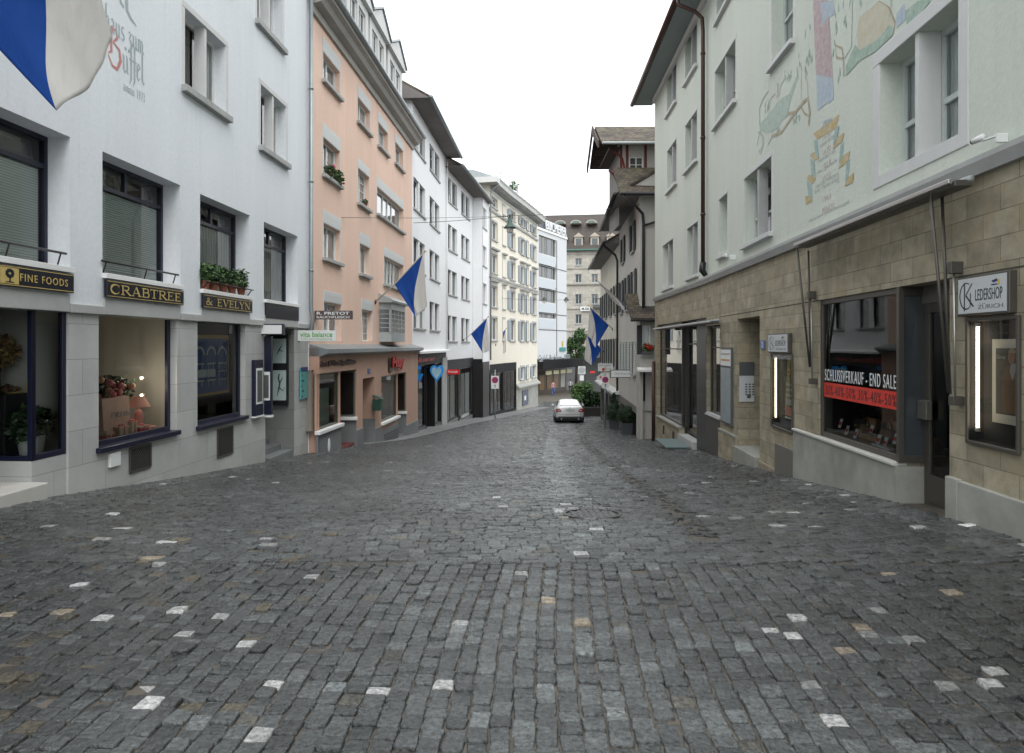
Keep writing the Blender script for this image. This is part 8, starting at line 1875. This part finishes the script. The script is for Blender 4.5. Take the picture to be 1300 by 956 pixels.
# ================================================================== CAR
def car():
    y0 = 43.2; x0 = (723.6 - U0) / F * y0; g_ = fz(y0 + 1.3); pitch = -math.atan((fz(y0) - fz(y0 + 3)) / 3)
    M0 = Matrix.Translation((x0, y0, fz(y0))) @ Matrix.Rotation(pitch, 4, 'X') @ Matrix.Rotation(R(-1.5), 4, 'Z')
    s = thing('parked_car', 'silver white sedan seen from behind standing on the right of the street', 'car', M=M0)
    paint = mat('silver_paint', (.72, .73, .72), .28, metal=.2); blk = mat('tyre_rubber', (.012, .012, .013), .8); gl = mat('car_glass', (.62, .66, .68), .06, metal=.75)
    # sections along y (rear=0): half-width at sill, waist, deck; heights
    st = [(0.0, .74, .80, .70, .36, .66, .92), (.06, .82, .86, .74, .26, .66, .99), (.30, .86, .885, .76, .22, .68, 1.03), (.75, .87, .89, .76, .20, .70, 1.05), (1.5, .87, .89, .78, .20, .72, .98), (2.4, .87, .89, .78, .20, .72, .97), (3.2, .86, .885, .76, .20, .70, .95), (3.9, .84, .86, .72, .20, .66, .88), (4.35, .80, .81, .66, .24, .60, .78), (4.55, .66, .68, .55, .32, .52, .66)]
    V_ = []; F_ = []; n = 14
    for (y, w0, w1, w2, zb, zm, zt) in st:
        ring = [(-w0 * .9, zb), (-w0, zb + .08), (-w1, zm - .08), (-w1, zm + .04), (-w2 - .02, zt - .05), (-w2 + .06, zt), (-w2 * .4, zt + .015), (w2 * .4, zt + .015), (w2 - .06, zt), (w2 + .02, zt - .05), (w1, zm + .04), (w1, zm - .08), (w0, zb + .08), (w0 * .9, zb)]
        V_ += [(p[0], y, p[1]) for p in ring]
    for i in range(len(st) - 1):
        for q in range(n): q2 = (q + 1) % n; F_.append((i * n + q, i * n + q2, (i + 1) * n + q2, (i + 1) * n + q))
    F_.append(tuple(range(n))[::-1]); F_.append(tuple((len(st) - 1) * n + q for q in range(n)))
    mb = MB(); mb.v = V_; mb.f = [tuple(reversed(f)) for f in F_]; mb.m = [0] * len(F_)
    o = mb.build('body', paint, s, M0, smooth=True); o.modifiers.new('s', 'SUBSURF').levels = 1; o.modifiers[-1].render_levels = 2
    # cabin
    cs_ = [(.62, .66, 1.03, 1.04), (1.25, .60, 1.01, 1.36), (1.7, .58, .98, 1.43), (2.4, .58, .97, 1.42), (2.75, .60, .97, 1.36), (3.45, .68, .94, .96)]
    V_ = []; F_ = []
    for (y, wt, zb, zt) in cs_:
        wb = .76; V_ += [(-wb, y, zb - .04), (-wt - .04, y, zb + (zt - zb) * .75), (-wt + .06, y, zt - .012), (-wt * .45, y, zt + .012), (wt * .45, y, zt + .012), (wt - .06, y, zt - .012), (wt + .04, y, zb + (zt - zb) * .75), (wb, y, zb - .04)]
    for i in range(len(cs_) - 1):
        for q in range(7): F_.append((i * 8 + q, (i + 1) * 8 + q, (i + 1) * 8 + q + 1, i * 8 + q + 1))
    mb = MB(); mb.v = V_; mb.f = F_; mb.m = [0] * len(F_); o = mb.build('cabin', paint, s, M0, smooth=True); o.modifiers.new('s', 'SUBSURF').levels = 1; o.modifiers[-1].render_levels = 2
    MB().quad([(-.60, .62, 1.075), (.60, .62, 1.075), (.50, 1.24, 1.385), (-.50, 1.24, 1.385)]).quad([(-.60, .62, 1.075), (-.50, 1.24, 1.385), (-.50, 1.26, 1.37), (-.6, .64, 1.06)]).build('rear_window', gl, s, M0)
    for q in (-1, 1):
        MB().quad([(q * .745, 1.15, 1.03), (q * .745, 3.1, 1.0), (q * .66, 2.7, 1.30), (q * .65, 1.4, 1.32)]).build('side_window', M_BLACK, s, M0)
        MB().prism([(q * .50, .70), (q * .83, .66), (q * .85, .86), (q * .62, .87)], -.035, .12).build('tail_light', mat('tail_red', (.28, .01, .012), .2), s, M0, bevel=.012)
        MB().prism([(q * .60, .76), (q * .74, .745), (q * .74, .79), (q * .62, .80)], -.041, .0).build('reverse_lamp', M_SIGNWHITE, s, M0)
        MB().box(q * .90, q * 1.04, 2.55, 2.72, .98, 1.10).build('wing_mirror', paint, s, M0, bevel=.02)
        MB().tube([(q * .52, -.06, .25), (q * .52, .2, .25)], .045, 10).build('exhaust', M_STEEL, s, M0)
        for yy in (.85, 3.6):
            xx = q * .78
            w = MB(); w.tube([(xx - .11, yy, .32), (xx + .11, yy, .32)], .32, 24); w.build('wheel', blk, s, M0, smooth=False)
            MB().tube([(xx + q * .108, yy, .32), (xx + q * .125, yy, .32)], .21, 16).build('rim', M_STEEL, s, M0)
    MB().box(-.70, .70, -.045, .25, .22, .40).build('lower_bumper', M_BLACK, s, M0, bevel=.04)
    MB().box(-.26, .26, -.035, .0, .715, .81).build('number_plate', M_SIGNGREY, s, M0); 
    MB().box(-.32, .32, -.02, .03, .84, .862).build('trunk_handle', M_STEEL, s, M0)
    MB().box(-.70, .70, -.018, .05, .52, .528).build('bumper_seam', M_DARKGREY, s, M0)
    MB().ball((0, -.02, .92), (.045, .01, .045), 10).build('badge', M_STEEL, s, M0)
    MB().box(-.80, .80, .3, 4.2, .12, .26).build('underbody', M_BLACK, s, M0)
car()
# ================================================================== SKY, LIGHT, CAMERA
wd = bpy.data.worlds.new('World'); scene.world = wd; wd.use_nodes = True
nt = wd.node_tree; bg = nt.nodes['Background']; L = nt.links.new
sky = nt.nodes.new('ShaderNodeTexSky'); sky.sky_type = 'NISHITA'; sky.sun_disc = False
sky.sun_elevation = R(52); sky.sun_rotation = R(200); sky.air_density = 1.0; sky.dust_density = 6.0; sky.ozone_density = 1.0; sky.altitude = 400
hs = nt.nodes.new('ShaderNodeHueSaturation'); hs.inputs['Saturation'].default_value = .22; L(sky.outputs[0], hs.inputs['Color'])
tc = nt.nodes.new('ShaderNodeTexCoord'); no = nt.nodes.new('ShaderNodeTexNoise'); no.inputs['Scale'].default_value = 2.2; no.inputs['Detail'].default_value = 5; L(tc.outputs['Generated'], no.inputs['Vector'])
cr = nt.nodes.new('ShaderNodeValToRGB'); cr.color_ramp.elements[0].color = (8.6, 8.9, 9.2, 1); cr.color_ramp.elements[1].color = (10.6, 10.8, 11, 1); L(no.outputs['Fac'], cr.inputs[0])
mx = nt.nodes.new('ShaderNodeMix'); mx.data_type = 'RGBA'; mx.inputs[0].default_value = .78; L(hs.outputs[0], mx.inputs[6]); L(cr.outputs[0], mx.inputs[7])
L(mx.outputs[2], bg.inputs[0]); bg.inputs[1].default_value = .12
sd = bpy.data.lights.new('sun', 'SUN'); sd.energy = .6; sd.angle = R(25); sd.color = (1, .97, .93)
so = bpy.data.objects.new('sun', sd); COL.objects.link(so); so.rotation_euler = (R(38), 0, R(20)); so.location = (0, 0, 30)
cam = bpy.data.cameras.new('camera'); co = bpy.data.objects.new('camera', cam); COL.objects.link(co)
co.location = (0, 0, EYE); co.rotation_euler = (R(90), 0, 0); cam.lens = 900 / 1300 * 36; cam.sensor_width = 36; cam.shift_y = -40 / 1300
cam.clip_start = .1; cam.clip_end = 2000; scene.camera = co
scene.render.resolution_x = 1024; scene.render.resolution_y = 753
scene.view_settings.view_transform = 'Standard'; scene.view_settings.look = 'None'; scene.view_settings.exposure = 1.08; scene.view_settings.gamma = 1
scene.render.engine = 'CYCLES'
scene.cycles.max_bounces = 6; scene.cycles.transparent_max_bounces = 12; scene.cycles.glossy_bounces = 3
